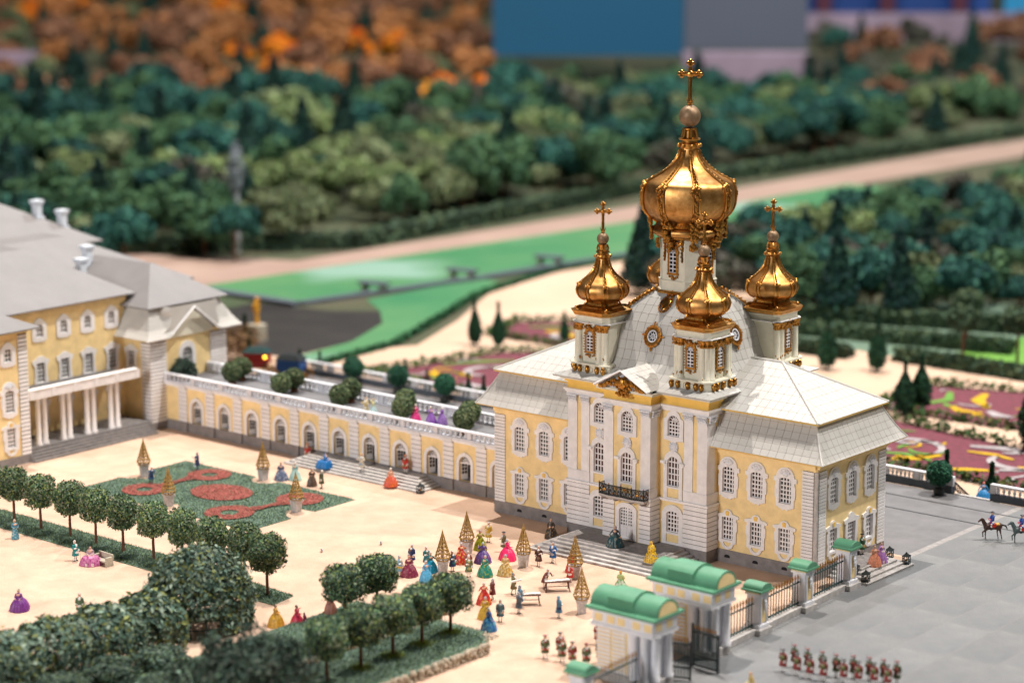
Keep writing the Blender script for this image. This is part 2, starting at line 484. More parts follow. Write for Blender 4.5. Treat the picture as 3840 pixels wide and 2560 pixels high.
cl_ap = MB().add([(-0.75, -0.03, 0.15), (0.75, -0.03, 0.15), (0.75, -0.03, 0.98), (-0.75, -0.03, 0.98)], [(0, 1, 2, 3)])
make_window('c_low', cl_outer, (0.68, 1.15, 2.85, 0.28), 4, 5, holes2=[[(-0.7, 0.2), (0.7, 0.2), (0.7, 0.95), (-0.7, 0.95)]], extra=[('apron', cl_ap, 'yellow_wall')])
dr_outer = mirror([(0.0, 0.0), (1.2, 0.0), (1.2, 2.95)] + arc(0, 2.9, 1.16, 0.62, 8, 90, 7))
dr_outer = [p for p in dr_outer]
make_window('door', [(-1.2, 0.0), (-0.84, 0.0), (-0.84, 0.02), (0.84, 0.02), (0.84, 0.0), (1.2, 0.0), (1.2, 2.95)] + arc(0, 2.9, 1.16, 0.62, 8, 172, 12) + [(-1.2, 2.95)],
            (0.82, 0.06, 2.75, 0.32), 6, 6, zlow=1.25, panels=True, mullion=0.22, bar=0.12)
ed_outer = mirror([(0.0, 0.0), (0.95, 0.0), (0.95, 1.7), (1.06, 1.85), (1.06, 2.8), (0.95, 2.9), (1.25, 3.2), (1.25, 3.4), (0.95, 3.45), (0.62, 3.55)] + arc(0, 3.5, 0.5, 0.5, 12, 90, 5))
make_window('end_door', [(-0.95, 0.0)] + [p for p in ed_outer if True][1:] if False else ed_outer, (0.64, 0.06, 3.1, 0.0), 4, 6, zlow=0.9, panels=True)

# ================================================================== church
church = thing('church', 'yellow and white palace church with five gilded onion domes', 'church')
W, C, PF, PC, D, H = 18.53, 7.97, 1.69, 3.1, 11.73, 10.55
WX = (9.2, 12.27, 15.32)
ROTE = PI / 2

# plinth
mb = MB()
mb.box(-W - 0.1, -C - 0.0, -0.1, D, -0.02, 1.2, 0.04).box(C, W + 0.1, -0.1, D, -0.02, 1.2, 0.04)
mb.box(-C - 0.12, C + 0.12, -PF - 0.12, D + 0.05, -0.02, 1.15, 0.04)
part('plinth', mb, 'grey_plinth', church)
vent = MB(); vent.poly(arch_pts(-0.3, 0.3, 0, 0.14, 0.16, 6), [], -0.015, 0.0); vent_me = vent.mesh('vent', 'void_shade')  # flat dark plate: shade of the vent hole is painted
for x in (9.2, 12.27, 15.4, -9.2, -12.27, -15.4): put('vent', vent_me, church, (x, -0.1, 0.48))

# walls
def wing_front(x0, x1, xs):
    mb = MB(); holes = [win_hole('wing_up', x, 6.0) for x in xs] + [win_hole('wing_low', x, 1.28) for x in xs]
    wall_cells(mb, x0, x1, 1.15, H + 0.3, holes, 0.0)
    mb.box(x0, x1, -0.10, 0.0, 9.98, 10.28)          # moulding under the eave
    mb.box(x0, x1, -0.30, 0.0, 10.28, 10.7)
    return mb
part('wing_wall', wing_front(C, W, WX), 'yellow_wall', church)
part('wing_wall', wing_front(-W, -C, [-x for x in WX]), 'yellow_wall', church)
EY = (2.75, 5.85, 8.95)
mb = MB()
holes = [win_hole('wing_up', y, 6.0) for y in EY] + [win_hole('wing_low', EY[0], 1.28), win_hole('wing_low', EY[2], 1.28), win_hole('end_door', EY[1], 1.2)]
wall_cells(mb, 0.0, D, 1.15, H + 0.3, holes, 0.0)
mb.box(0, D, -0.10, 0.0, 9.98, 10.28).box(0, D, -0.30, 0.0, 10.28, 10.7)
mb.xf(Matrix.Translation((W, 0, 0)) @ Matrix.Rotation(ROTE, 4, 'Z'))
part('end_wall', mb, 'yellow_wall', church)
mb = MB(); mb.box(-W, W, D - 0.1, D, 1.15, H); mb.box(-W, -W + 0.1, 0.02, D - 0.1, 1.15, H)
part('rear_wall', mb, 'yellow_wall', church)
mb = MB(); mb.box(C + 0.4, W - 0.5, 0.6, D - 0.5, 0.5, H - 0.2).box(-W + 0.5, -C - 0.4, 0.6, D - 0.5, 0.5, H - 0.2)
part('interior', mb, 'void_shade', church)
for x in list(WX) + [-x for x in WX]:
    place_window(church, 'wing_up', x, 0, 6.0); place_window(church, 'wing_low', x, 0, 1.28)
for y in EY:
    place_window(church, 'wing_up', W, y, 6.0, ROTE)
place_window(church, 'wing_low', W, EY[0], 1.28, ROTE); place_window(church, 'wing_low', W, EY[2], 1.28, ROTE)
place_window(church, 'end_door', W, EY[1], 1.2, ROTE, 'door')

# rusticated corner pilasters: one block for every course
def courses(parent, x0, x1, y0, y1, z0, z1, n, gap=0.05, m='white_trim'):
    h = (z1 - z0) / n
    me = MB().box(0, x1 - x0, 0, y1 - y0, 0, h - gap, 0.015).mesh('stone_course', m)
    for k in range(n): put('stone_course', me, parent, (x0, y0, z0 + k * h))
    mb = MB().box(x0 + 0.05, x1 - 0.05, y0 + 0.05, y1 - 0.05 if y1 - y0 > 0.3 else y1, z0 - 0.02, z1)
    part('pilaster_core', mb, 'groove', parent)
courses(church, 17.1, 18.3, -0.16, 0.0, 1.2, 10.0, 28)
courses(church, W, W + 0.16, 0.22, 1.42, 1.2, 10.0, 28)
courses(church, W, W + 0.16, 10.35, 11.6, 1.2, 10.0, 28)
courses(church, -18.5, -17.2, -0.16, 0.0, 1.2, 10.0, 28)
mb = MB(); mb.box(18.36, W + 0.1, -0.1, 0.16, 1.2, 10.0); part('corner_strip', mb, 'step_stone', church)
mb = MB(); mb.lathe([(0.09, 0.6), (0.09, 10.0)], 8, W + 0.18, -0.12); part('downpipe', mb, 'step_stone', church, True)

# central block walls
mb = MB(); SX = 4.25
for s in (-1, 1):
    x0, x1 = (2.6, C) if s > 0 else (-C, -2.6)
    wall_cells(mb, x0, x1, 1.1, 15.3, [win_hole('c_top', s * SX, 10.8), win_hole('c_mid', s * SX, 5.42), win_hole('c_low', s * SX, 1.2)], -PF)
wall_cells(mb, -2.6, 2.6, 1.1, 15.3, [win_hole('c_top', 0, 10.85), win_hole('c_mid', 0, 5.42), win_hole('door', 0, 1.2)], -PC)
mb.add([(2.6, -PC, 1.1), (2.6, -PF, 1.1), (2.6, -PF, 15.3), (2.6, -PC, 15.3)], [(0, 1, 2, 3)])
mb.add([(-2.6, -PF, 1.1), (-2.6, -PC, 1.1), (-2.6, -PC, 15.3), (-2.6, -PF, 15.3)], [(0, 1, 2, 3)])
mb.add([(C, -PF, 1.1), (C, D + 0.05, 1.1), (C, D + 0.05, 15.3), (C, -PF, 15.3)], [(0, 1, 2, 3)])
mb.add([(-C, D + 0.05, 1.1), (-C, -PF, 1.1), (-C, -PF, 15.3), (-C, D + 0.05, 15.3)], [(0, 1, 2, 3)])
mb.add([(C, D + 0.05, 1.1), (-C, D + 0.05, 1.1), (-C, D + 0.05, 15.3), (C, D + 0.05, 15.3)], [(0, 1, 2, 3)])
part('central_wall', mb, 'yellow_wall', church)
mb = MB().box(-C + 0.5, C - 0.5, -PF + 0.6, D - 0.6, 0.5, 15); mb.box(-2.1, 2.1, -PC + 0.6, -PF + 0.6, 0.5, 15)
part('interior', mb, 'void_shade', church)
cart2 = MB(); cart2.ball((0, -0.1, 0.45), 0.36, 10, 6, (1, 0.45, 1.1))
for k in range(12):
    t = 2 * PI * k / 12; cart2.ball((0.42 * math.cos(t), -0.1, 0.45 + 0.48 * math.sin(t)), 0.13, 6, 4, (1, 0.7, 1))
cart2_me = cart2.mesh('cartouche', 'silver_trim', True)
for x, y in ((-SX, -PF), (SX, -PF), (0, -PC)):
    place_window(church, 'c_top', x, y, 10.8 if x else 10.85)
    place_window(church, 'c_mid', x, y, 5.42)
    put('cartouche', cart2_me, church, (x, y, 9.95))
    if x: place_window(church, 'c_low', x, y, 1.2)
    else: place_window(church, 'door', x, y, 1.2, name='door')
# lower rustication
courses(church, 5.42, C + 0.14, -PF - 0.16, 0.0, 1.2, 5.25, 9, 0.055)
courses(church, -C - 0.14, -5.42, -PF - 0.16, 0.0, 1.2, 5.25, 9, 0.055)
courses(church, 1.42, 2.74, -PC - 0.14, -PF, 1.2, 5.25, 9, 0.055)
courses(church, -2.74, -1.42, -PC - 0.14, -PF, 1.2, 5.25, 9, 0.055)
# string course, three mouldings deep
def band(z0, z1, pr, name, m, xlim=None):
    mb = MB()
    mb.box(-C - pr, -2.6 - pr, -PF - pr, 0.3, z0, z1, 0.02)
    mb.box(2.6 + pr, C + pr, -PF - pr, 0.3, z0, z1, 0.02)
    mb.box(-2.6 - pr, 2.6 + pr, -PC - pr, -PF + 0.1, z0, z1, 0.02)
    return part(name, mb, m, church)
band(5.25, 5.4, 0.2, 'string_course', 'white_trim'); band(5.4, 5.5, 0.28, 'string_course', 'white_trim')
# pilaster pedestals and shafts
for s in (-1, 1):
    a, b = sorted((s * 5.4, s * (C + 0.06)))
    mb = MB().box(a, b, -PF - 0.14, 0.0, 5.5, 6.42, 0.03).box(a - 0.04, b + 0.04, -PF - 0.18, 0.0, 6.42, 6.52, 0.03)
    part('pilaster_pedestal', mb, 'white_trim', church)
    for p0, p1 in ((5.45, 6.42), (6.92, C + 0.02)):
        a, b = sorted((s * p0, s * p1))
        corner = p1 > 7
        mb = MB().box(a, b, -PF - 0.13, (-0.55 if corner else -PF), 6.52, 13.15)
        mb.box(a + 0.0, b, -PF - 0.17, -PF, 12.95, 13.05)
        part('pilaster', mb, 'white_trim', church)
    a, b = sorted((s * 1.58, s * 2.68))
    mb = MB().box(a, b, -PC - 0.13, -PF - 0.1 if False else -PC + 0.9, 6.5, 13.15)
    mb.box(a - 0.05, b + 0.05, -PC - 0.2, -PC + 0.95, 5.5, 6.2, 0.02).box(a - 0.02, b + 0.02, -PC - 0.16, -PC + 0.92, 6.2, 6.5, 0.08)
    part('pilaster', mb, 'white_trim', church)
# ionic capitals: abacus, two volutes and a leaf
def capital_mesh(w):
    mb = MB(); mb.box(-w / 2 - 0.1, w / 2 + 0.1, -0.3, 0, 0.5, 0.62)
    mb.box(-w / 2, w / 2, -0.2, 0, 0, 0.12).box(-w / 2 + 0.05, w / 2 - 0.05, -0.16, 0, 0.12, 0.5)
    for sx in (-1, 1):
        for q in range(9):
            t = q * 0.75; r = 0.17 - 0.016 * q
            mb.ball((sx * (w / 2 - 0.13) + r * math.cos(t) * sx, -0.24, 0.32 + r * math.sin(t)), 0.055, 5, 4)
    for q in range(5): mb.ball(((q - 2) * w * 0.13, -0.24, 0.36 - 0.04 * abs(q - 2)), 0.085, 6, 4)
    mb.ball((0, -0.22, 0.16), 0.13, 6, 4, (2.0, 0.7, 0.7))
    return mb
cap_me = capital_mesh(1.0).mesh('capital', 'silver_trim', True)
for s in (-1, 1):
    for x in (5.94, 7.44): put('capital', cap_me, church, (s * x, -PF - 0.05, 13.15))
    put('capital', cap_me, church, (s * 2.13, -PC - 0.05, 13.15))
put('capital', cap_me, church, (C + 0.05, -1.15, 13.15), ROTE)
put('capital', cap_me, church, (2.62, -2.5, 13.15), ROTE)
band(13.77, 13.98, 0.18, 'architrave', 'white_trim'); band(13.98, 14.16, 0.27, 'architrave', 'white_trim')
band(14.16, 14.34, 0.4, 'architrave', 'white_trim')
band(14.34, 14.95, 0.1, 'frieze', 'yellow_frieze'); band(14.95, 15.25, 0.32, 'frieze', 'yellow_frieze'); band(15.25, 15.5, 0.62, 'cornice', 'cream_stone')

# ------------------------------------------------------------------ roofs of the wings
whole = []; edge = MB(); base = MB()
E_, HE, HB, HR_, XR = 1.4, 11.0, 14.32, 17.95, 10.9
prof = [(E_, 0.0), (0.99, 0.52), (0.62, 1.08), (0.27, 1.68), (-0.05, 2.28), (-0.33, 2.85), (-0.58, 3.38)]   # outward offset, height above HE
wings = [(C - 0.4, W, XR, 1), (-W, -C + 0.4, -XR, -1)]
for s in (1, -1):
    for i in range(len(prof) - 1):
        (o0, h0), (o1, h1) = prof[i], prof[i + 1]
        z0, z1 = HE + h0, HE + h1
        xi = C - 0.5
        if s > 0:
            q = [(xi, -o0, z0), (W + o0, -o0, z0), (W + o1, -o1, z1), (xi, -o1, z1)]
            e = [(W + o0, -o0, z0), (W + o0, D + o0, z0), (W + o1, D + o1, z1), (W + o1, -o1, z1)]
            b = [(W + o0, D + o0, z0), (xi, D + o0, z0), (xi, D + o1, z1), (W + o1, D + o1, z1)]
        else:
            q = [(-W - o0, -o0, z0), (-xi, -o0, z0), (-xi, -o1, z1), (-W - o1, -o1, z1)]
            e = [(-W - o0, D + o0, z0), (-W - o0, -o0, z0), (-W - o1, -o1, z1), (-W - o1, D + o1, z1)]
            b = [(-xi, D + o0, z0), (-W - o0, D + o0, z0), (-W - o1, D + o1, z1), (-xi, D + o1, z1)]
        for quad, uo in ((q, C - 0.5 - xi if s > 0 else o0), (e, o0), (b, o0)):
            tile_plane(quad, 0.84, 0.62, base, edge, whole, uoff=uo)
    bo = 0.12
    xe = s * (W + bo)
    A = [(s * (C - 0.5), -bo, HB), (xe, -bo, HB), (s * XR, D / 2, HR_), (s * (C - 0.5), D / 2, HR_)]
    Bq = [(xe, -bo, HB), (xe, D + bo, HB), (s * XR, D / 2, HR_)]
    Cq = [(xe, D + bo, HB), (s * (C - 0.5), D + bo, HB), (s * (C - 0.5), D / 2, HR_), (s * XR, D / 2, HR_)]
    if s < 0: A = [A[1], A[0], A[3], A[2]]; Bq = [Bq[1], Bq[0], Bq[2]]; Cq = [Cq[1], Cq[0], Cq[3], Cq[2]]
    for quad in (A, Bq, Cq): tile_plane(quad, 0.84, 1.02, base, edge, whole)
mb = MB()
for s in (1, -1):
    # soffit and fascia of the upper roof, soffit of the eave
    x0, x1 = sorted((s * (C - 0.5), s * (W + 0.12)))
    mb.box(x0 + 0.02, x1 - 0.02, -0.1, D + 0.1, HB - 0.12, HB - 0.015)
    x0, x1 = sorted((s * C, s * (W + E_)))
    mb.box(x0, x1 - 0.03, -E_ + 0.03, D + E_ - 0.03, HE - 0.07, HE - 0.012)
part('soffit', mb, 'yellow_frieze', church)
# hip ribbons
for s in (1, -1):
    for y, ys in ((0, -1), (D, 1)):
        part('hip_ribbon', MB().tube([(s * (W + 0.1), y + ys * 0.1, HB + 0.03), (s * XR, D / 2, HR_ + 0.03)], 0.13, 6), 'roof_tile', church)
        part('hip_ribbon', MB().tube([(s * (W + o), y + ys * o, HE + h + 0.02) for o, h in prof], 0.11, 6), 'roof_tile', church)
    part('ridge_ribbon', MB().tube([(s * (C - 0.5), D / 2, HR_ + 0.03), (s * XR, D / 2, HR_ + 0.03)], 0.13, 6), 'roof_tile', church)

# ------------------------------------------------------------------ central roof: four-sided bell-shaped vault
YC = 6.11
vp = [(9.05, 15.62), (8.25, 15.82), (7.4, 16.15), (6.62, 16.7), (6.05, 17.45), (5.68, 18.3), (5.42, 19.15), (5.18, 20.0), (4.78, 20.85), (4.25, 21.6), (3.6, 22.3), (2.95, 22.9), (2.3, 23.4)]
for k in range(4):
    mt = Matrix.Translation((0, YC, 0)) @ Matrix.Rotation(k * PI / 2, 4, 'Z')
    for i in range(len(vp) - 1):
        (r0, z0), (r1, z1) = vp[i], vp[i + 1]
        tile_plane([mt @ Vector(p) for p in ((-r0, -r0, z0), (r0, -r0, z0), (r1, -r1, z1), (-r1, -r1, z1))], 0.86, 0.85, base, edge, whole, uoff=r0 + 0.43)
mb = MB()
for k in range(4):
    mb2 = MB(); mb2.box(-8.98, 8.98, -9.0, -8.0, 15.5, 15.6)
    mb2.xf(Matrix.Translation((0, YC, 0)) @ Matrix.Rotation(k * PI / 2, 4, 'Z'))
    if k in (0, 2): mb.add(mb2.v, mb2.f)
mb.box(-8.98, -7.9, YC - 8.0, YC + 8.0, 15.5, 15.6).box(7.9, 8.98, YC - 8.0, YC + 8.0, 15.5, 15.6)
part('eave_board', mb, 'roof_tile', church)
# pediment over the middle bay
PY, PA, PX, PZ = -4.35, 17.35, 3.05, 15.7
pk = [(-PX, PY, PZ), (0, PY, PA), (PX, PY, PZ)]
for s in (1, -1):
    n = 5
    for i in range(n):
        f0, f1 = i / n, (i + 1) / n
        a = Vector((s * PX * (1 - f0), PY, PZ + (PA - PZ) * f0)); b = Vector((s * PX * (1 - f1), PY, PZ + (PA - PZ) * f1))
        yb = 0.6
        quad = [a, Vector((a.x, yb, a.z)), Vector((b.x, yb, b.z)), b]
        if s < 0: quad = [quad[1], quad[0], quad[3], quad[2]]
        tile_plane(quad, 0.9, 0.8, base, edge, whole)
ped = MB(); ped.poly([(-PX + 0.05, PZ - 0.2), (PX - 0.05, PZ - 0.2), (PX - 0.05, PZ - 0.04), (0, PA - 0.05), (-PX + 0.05, PZ - 0.04)], [], PY + 0.75, PY + 0.95)
part('tympanum', ped, 'silver_trim', church)
mb = MB()
for s in (1, -1): mb.tube([(s * (PX + 0.02), PY + 0.06, PZ + 0.0), (0, PY + 0.06, PA + 0.02)], 0.1, 4)
part('pediment_edge', mb, 'white_trim', church)
orn = MB(); g = random.Random(3)
for i in range(80):
    t = g.uniform(-1, 1); zt = (1 - abs(t)) * 1.25; x = t * 2.5
    orn.ball((x, PY + 0.55 - g.random() * 0.3, PZ - 0.05 + g.random() * zt), g.uniform(0.1, 0.24), 6, 4, (1, 0.8, 1))
for i in range(26): orn.ball((g.uniform(-0.75, 0.75), PY + 0.5 - g.random() * 0.25, PZ - 0.75 + g.random() * 0.8), g.uniform(0.11, 0.2), 6, 4)
orn.ball((0.0, PY + 0.25, PZ + 0.45), 0.5, 12, 8, (1, 0.5, 1.15))
part('gilded_relief', orn, 'gold_dark', church, True)

# place the tiles: those of the right wing and the front of the vault singly, the rest as one field
def tile_rank(t):
    p = t[0].translation; nrm = t[0].to_3x3().col[2]
    vis = nrm.dot((CAM_POS - p).normalized())
    return -(vis * t[1] * t[2]) + (0.9 if p.x < -6 else 0) + (3 if vis < 0.05 else 0)
whole.sort(key=tile_rank)
for mt, w, h in whole[:296]: put('roof_tile', tile_mesh(w, h), church, mtx=mt)
for mt, w, h in whole[296:]:
    st = len(edge.v); edge.box(0, w, 0, h, 0, 0.035); edge.xf(mt, st)
part('roof_underlay', base, 'roof_base', church)
o = part('roof_tile_field', edge, 'roof_tile', church); o['kind'] = 'stuff'
# ================================================================== towers and domes
def chsq(a, c, z):      # chamfered square ring, ccw
    return [(a - c, -a, z), (a, -a + c, z), (a, a - c, z), (a - c, a, z), (-a + c, a, z), (-a, a - c, z), (-a, -a + c, z), (-a + c, -a, z)]

def interp(prof, z):
    for (r0, z0), (r1, z1) in zip(prof, prof[1:]):
        if z0 <= z <= z1: return r0 + (r1 - r0) * (z - z0) / (z1 - z0)
    return prof[-1][0]

def smooth_profile(pts, n=6):
    """Catmull-Rom through (r,z) points"""
    P = [pts[0]] + list(pts) + [pts[-1]]; out = []
    for i in range(1, len(P) - 2):
        p0, p1, p2, p3 = (np.array(P[j]) for j in (i - 1, i, i + 1, i + 2))
        for k in range(n):
            t = k / n
            q = 0.5 * (2 * p1 + (p2 - p0) * t + (2 * p0 - 5 * p1 + 4 * p2 - p3) * t * t + (3 * p1 - p0 - 3 * p2 + p3) * t ** 3)
            out.append((max(0.02, q[0]), q[1]))
    out.append(tuple(pts[-1])); return out

def lobed(t):   # slightly flattened between the eight ribs
    a = (t + PI / 8) % (PI / 4) - PI / 8
    return 0.965 + 0.035 * (math.cos(PI / 8) / math.cos(a) if False else 1) * (1 - 0.9 * (1 - abs(a) / (PI / 8)) * 0.0) - 0.03 * (math.cos(a * 8) * -0.5 + 0.5) * 0.0

def onion_parts(parent, prof, knob, shoulder_z, s, z_rib0, z_rib1):
    """onion with ribs, beads and knobs; s = size factor"""
    sp = smooth_profile(prof, 5)
    def shp(t):
        a = ((t + PI / 8) % (PI / 4)) - PI / 8
        return 1.0 - 0.035 * (1 - (abs(a) / (PI / 8)))if False else 0.955 + 0.045 * (1 - abs(a) / (PI / 8)) ** 2
    mb = MB().lathe(sp, 64, shape=shp)
    part('onion_dome', mb, 'gold_satin', parent, 60)
    for k in range(8):
        t = 2 * PI * k / 8; ct, st = math.cos(t), math.sin(t)
        mb = MB()
        rib = [(r, z) for r, z in sp if z_rib0 <= z <= z_rib1]
        for off in (-0.12 * s, 0.12 * s):
            mb.tube([((r + 0.02) * ct - off * (0.4 + r / (2.4 * s)) * st, (r + 0.02) * st + off * (0.4 + r / (2.4 * s)) * ct, z) for r, z in rib], 0.08 * s, 6)
        # beads along the rib
        acc = 0; last = None
        for (r, z) in [(interp_z(sp, zz), zz) for zz in np.linspace(shoulder_z, z_rib1, 60)]:
            if last is None or math.hypot(r - last[0], z - last[1]) > 0.27 * s:
                mb.ball(((r + 0.06 * s) * ct, (r + 0.06 * s) * st, z), 0.105 * s, 6, 4); last = (r, z)
        r = interp_z(sp, shoulder_z) + 0.03
        for off in (-0.2, 0.2):
            mb.ball((r * ct - off * s * st, r * st + off * s * ct, shoulder_z - 0.03), 0.16 * s, 7, 5)
        mb.ball(((r + 0.04) * ct, (r + 0.04) * st, shoulder_z + 0.1 * s), 0.15 * s, 7, 5)
        if knob:
            g = random.Random(k)
            for i in range(34):
                u = i / 33; z = shoulder_z - 0.1 - u * (shoulder_z - z_rib0) * 0.92
                rr = interp_z(sp, z) + 0.08; w = 0.62 * (1 - 0.62 * u) * (0.6 + 0.4 * math.sin(u * 9))
                off = g.uniform(-w, w)
                mb.ball((rr * ct - off * st, rr * st + off * ct, z), g.uniform(0.09, 0.17) * (1.1 - 0.4 * u), 6, 4, (1, 1, 1.2))
        part('dome_rib', mb, 'gold', parent, True)

def interp_z(sp, z):
    best = sp[0][0]
    for (r0, z0), (r1, z1) in zip(sp, sp[1:]):
        if (z0 <= z <= z1) or (z1 <= z <= z0):
            return r0 + (r1 - r0) * ((z - z0) / (z1 - z0) if abs(z1 - z0) > 1e-6 else 0)
    return sp[-1][0]

def cross_part(parent, z0, z1, s):
    """ornate cross with trefoil ends and rays, standing in the x-z plane turned towards the front"""
    mb = MB(); h = z1 - z0; za = z0 + h * 0.72; w = 0.07 * s
    mb.lathe([(0.10 * s, z0 - 0.05), (0.16 * s, z0 + 0.12 * s), (0.07 * s, z0 + 0.3 * s)], 8)
    for k in range(4):
        t = k * PI / 2 + 0.4; mb.tube([(0, 0, z0 + 0.1 * s), (0.17 * s * math.cos(t), 0.17 * s * math.sin(t), z0 + 0.25 * s), (0.22 * s * math.cos(t), 0.22 * s * math.sin(t), z0 + 0.45 * s)], 0.05 * s, 5, 0.015)
    mb.tube([(0, 0, z0), (0, 0, z1 - 0.1)], 0.12 * s, 6, 0.09 * s)
    L = h * 0.2
    mb.tube([(-L, 0, za), (L, 0, za)], w * 1.3, 6)
    for (x, z) in ((-L, za), (L, za), (0, z1 - 0.12)):
        for dx, dz in ((0.09, 0), (-0.09, 0), (0, 0.09), (0, -0.09)): mb.ball((x + dx * s * 1.3, 0, z + dz * s * 1.3), 0.115 * s, 7, 5)
    mb.ball((0, 0, za), 0.2 * s, 8, 6, (1, 0.7, 1))
    for k in range(8):
        t = PI / 8 + k * PI / 4
        mb.tube([(0, 0, za), (L * 0.72 * math.cos(t), 0, za + L * 0.72 * math.sin(t))], 0.06 * s, 4, 0.02)
    for i in range(int(h * 0.45 / (0.16 * s))): mb.ball((0, -0.07 * s, z0 + 0.5 * s + i * 0.16 * s), 0.045 * s, 5, 4)
    o = part('cross', mb, 'gold', parent, True)
    o.rotation_euler = (0, 0, 0.45)

# ---- corner tower (built once, copied)
tower = holder('corner_tower', church, (5.75, 0.5, 15.8))
t0 = MB(); t0.loft([chsq(2.33, 0.5, -0.35), chsq(2.33, 0.5, 0.12), chsq(2.19, 0.5, 0.2), chsq(2.19, 0.5, 0.85), chsq(2.38, 0.5, 0.95), chsq(2.38, 0.5, 1.08), chsq(2.00, 0.45, 1.14)])
part('pedestal', t0, 'cream_stone', tower)
t0 = MB(); t0.loft([chsq(1.79, 0.42, 1.1), chsq(1.79, 0.42, 5.0)]); part('shaft', t0, 'cream_stone', tower)
t0 = MB(); t0.loft([chsq(2.02, 0.5, 4.78), chsq(2.02, 0.5, 5.0), chsq(1.96, 0.5, 5.05), chsq(1.96, 0.5, 5.45), chsq(2.19, 0.55, 5.6)]); part('entablature', t0, 'cream_stone', tower)
t0 = MB(); t0.loft([chsq(2.19, 0.55, 4.84), chsq(2.24, 0.55, 4.92), chsq(2.00, 0.5, 4.96)]); part('white_moulding', t0, 'white_trim', tower)
t0 = MB(); t0.loft([chsq(2.16, 0.55, 5.56), chsq(2.26, 0.6, 5.7), chsq(2.26, 0.6, 5.78), chsq(2.38, 0.62, 5.95), chsq(2.38, 0.62, 6.02), chsq(2.19, 0.6, 6.06)]); part('gilded_cornice', t0, 'gold', tower)
t0 = MB(); t0.loft([chsq(2.19, 0.6, 6.04), chsq(1.77, 0.5, 6.2), chsq(1.28, 0.45, 6.45), chsq(1.24, 0.45, 6.62), chsq(1.36, 0.5, 6.7), chsq(1.30, 0.5, 6.8)]); part('dome_base', t0, 'gold_dark', tower)
t0 = MB()
for k in range(4):
    a = PI / 4 + k * PI / 2; ca, sa = math.cos(a), math.sin(a)
    t0.tube([(2.45 * ca, 2.45 * sa, 6.12), (2.2 * ca, 2.2 * sa, 6.3), (1.75 * ca, 1.75 * sa, 6.34), (1.5 * ca, 1.5 * sa, 6.75)], 0.13, 6, 0.1)
    t0.ball((2.45 * ca, 2.45 * sa, 6.16), 0.2, 8, 6)
    a2 = k * PI / 2
    for j in range(7): t0.ball((1.62 * math.cos(a2) - (j - 3) * 0.2 * math.sin(a2), 1.62 * math.sin(a2) + (j - 3) * 0.2 * math.cos(a2), 6.22), 0.13, 6, 4)
part('scroll_bracket', t0, 'gold', tower, True)
col_me = MB().lathe([(0.42, 1.12), (0.42, 1.24), (0.34, 1.32), (0.33, 2.2), (0.30, 4.15)], 14).mesh('column', 'cream_stone', 50)
cap2 = MB().lathe([(0.31, 4.1), (0.32, 4.3), (0.46, 4.6), (0.52, 4.74), (0.52, 4.82)], 10)
gg = random.Random(5)
for i in range(20):
    t = gg.random() * 2 * PI; cap2.ball((0.42 * math.cos(t), 0.42 * math.sin(t), gg.uniform(4.18, 4.7)), 0.1, 5, 4)
cap2_me = cap2.mesh('gilded_capital', 'gold_dark', True)
for (x, y) in ((-1.6, -1.72), (1.28, -1.84), (1.84, -1.28), (1.72, 1.6), (-1.12, -1.86), (1.86, 1.12), (1.6, -1.6)):
    put('column', col_me, tower, (x, y, 0)); put('gilded_capital', cap2_me, tower, (x, y, 0))
# window with gilt frame on the two outer faces
tw_outer = mirror([(0.0, 0.0), (0.6, 0.0), (0.6, 0.15), (0.52, 0.2), (0.52, 1.75), (0.62, 1.8), (0.62, 1.95), (0.52, 2.0)] + arc(0, 2.0, 0.54, 0.46, 5, 90, 6))
gar = MB(); g3 = random.Random(8)
for i in range(16): gar.ball((g3.uniform(-0.5, 0.5), -0.15, 2.3 + g3.uniform(-0.12, 0.22)), g3.uniform(0.07, 0.12), 6, 4)
gar.ball((0, -0.18, 2.68), 0.14, 7, 5)
for i in range(14):
    x = g3.uniform(-0.42, 0.42); gar.ball((x, -0.12, -0.12 - (0.42 - abs(x)) * g3.random() * 0.8), g3.uniform(0.06, 0.1), 6, 4)
for sx in (-1, 1):
    for i in range(7): gar.ball((sx * (0.54 + 0.03 * math.sin(i * 2)), -0.1, 0.3 + i * 0.24), 0.06, 5, 4)
make_window('tower', tw_outer, (0.38, 0.2, 1.75, 0.36), 2, 5, trim='gold_dark', depth=0.02, bar=0.10, mullion=0.1, fan=True, bar_m='white_rail', proud=0.2)
# lift grid/pane of the shallow tower windows in front of the shaft
def tower_window(parent, x, y, z, rot, kind='tower'):
    me, parts, _ = WIN[kind]
    put('window_frame', me, parent, (x, y, z), rot)
    n = Vector((math.sin(rot), -math.cos(rot), 0))
    for nm, pm in parts: put(nm, pm, parent, (x + n.x * 0.23, y + n.y * 0.23, z), rot)
gar_me = gar.mesh('gilded_garland', 'gold_dark', True)
for rot, (x, y) in ((0, (0, -1.79)), (ROTE, (1.79, 0))):
    tower_window(tower, x, y, 2.0, rot)
    put('gilded_garland', gar_me, tower, (x, y, 2.0), rot, (1.25, 1.3, 1.06))
vase = MB().lathe([(0.06, -0.28), (0.12, -0.2), (0.17, -0.05), (0.19, 0.08), (0.12, 0.2), (0.15, 0.27), (0.05, 0.36)], 9)
for i in range(9):
    t = i * 2.4; vase.ball((0.16 * math.cos(t), 0.16 * math.sin(t), -0.1 + 0.04 * i), 0.06, 5, 4)
vase_me = vase.mesh('gilded_vase', 'gold_dark', True)
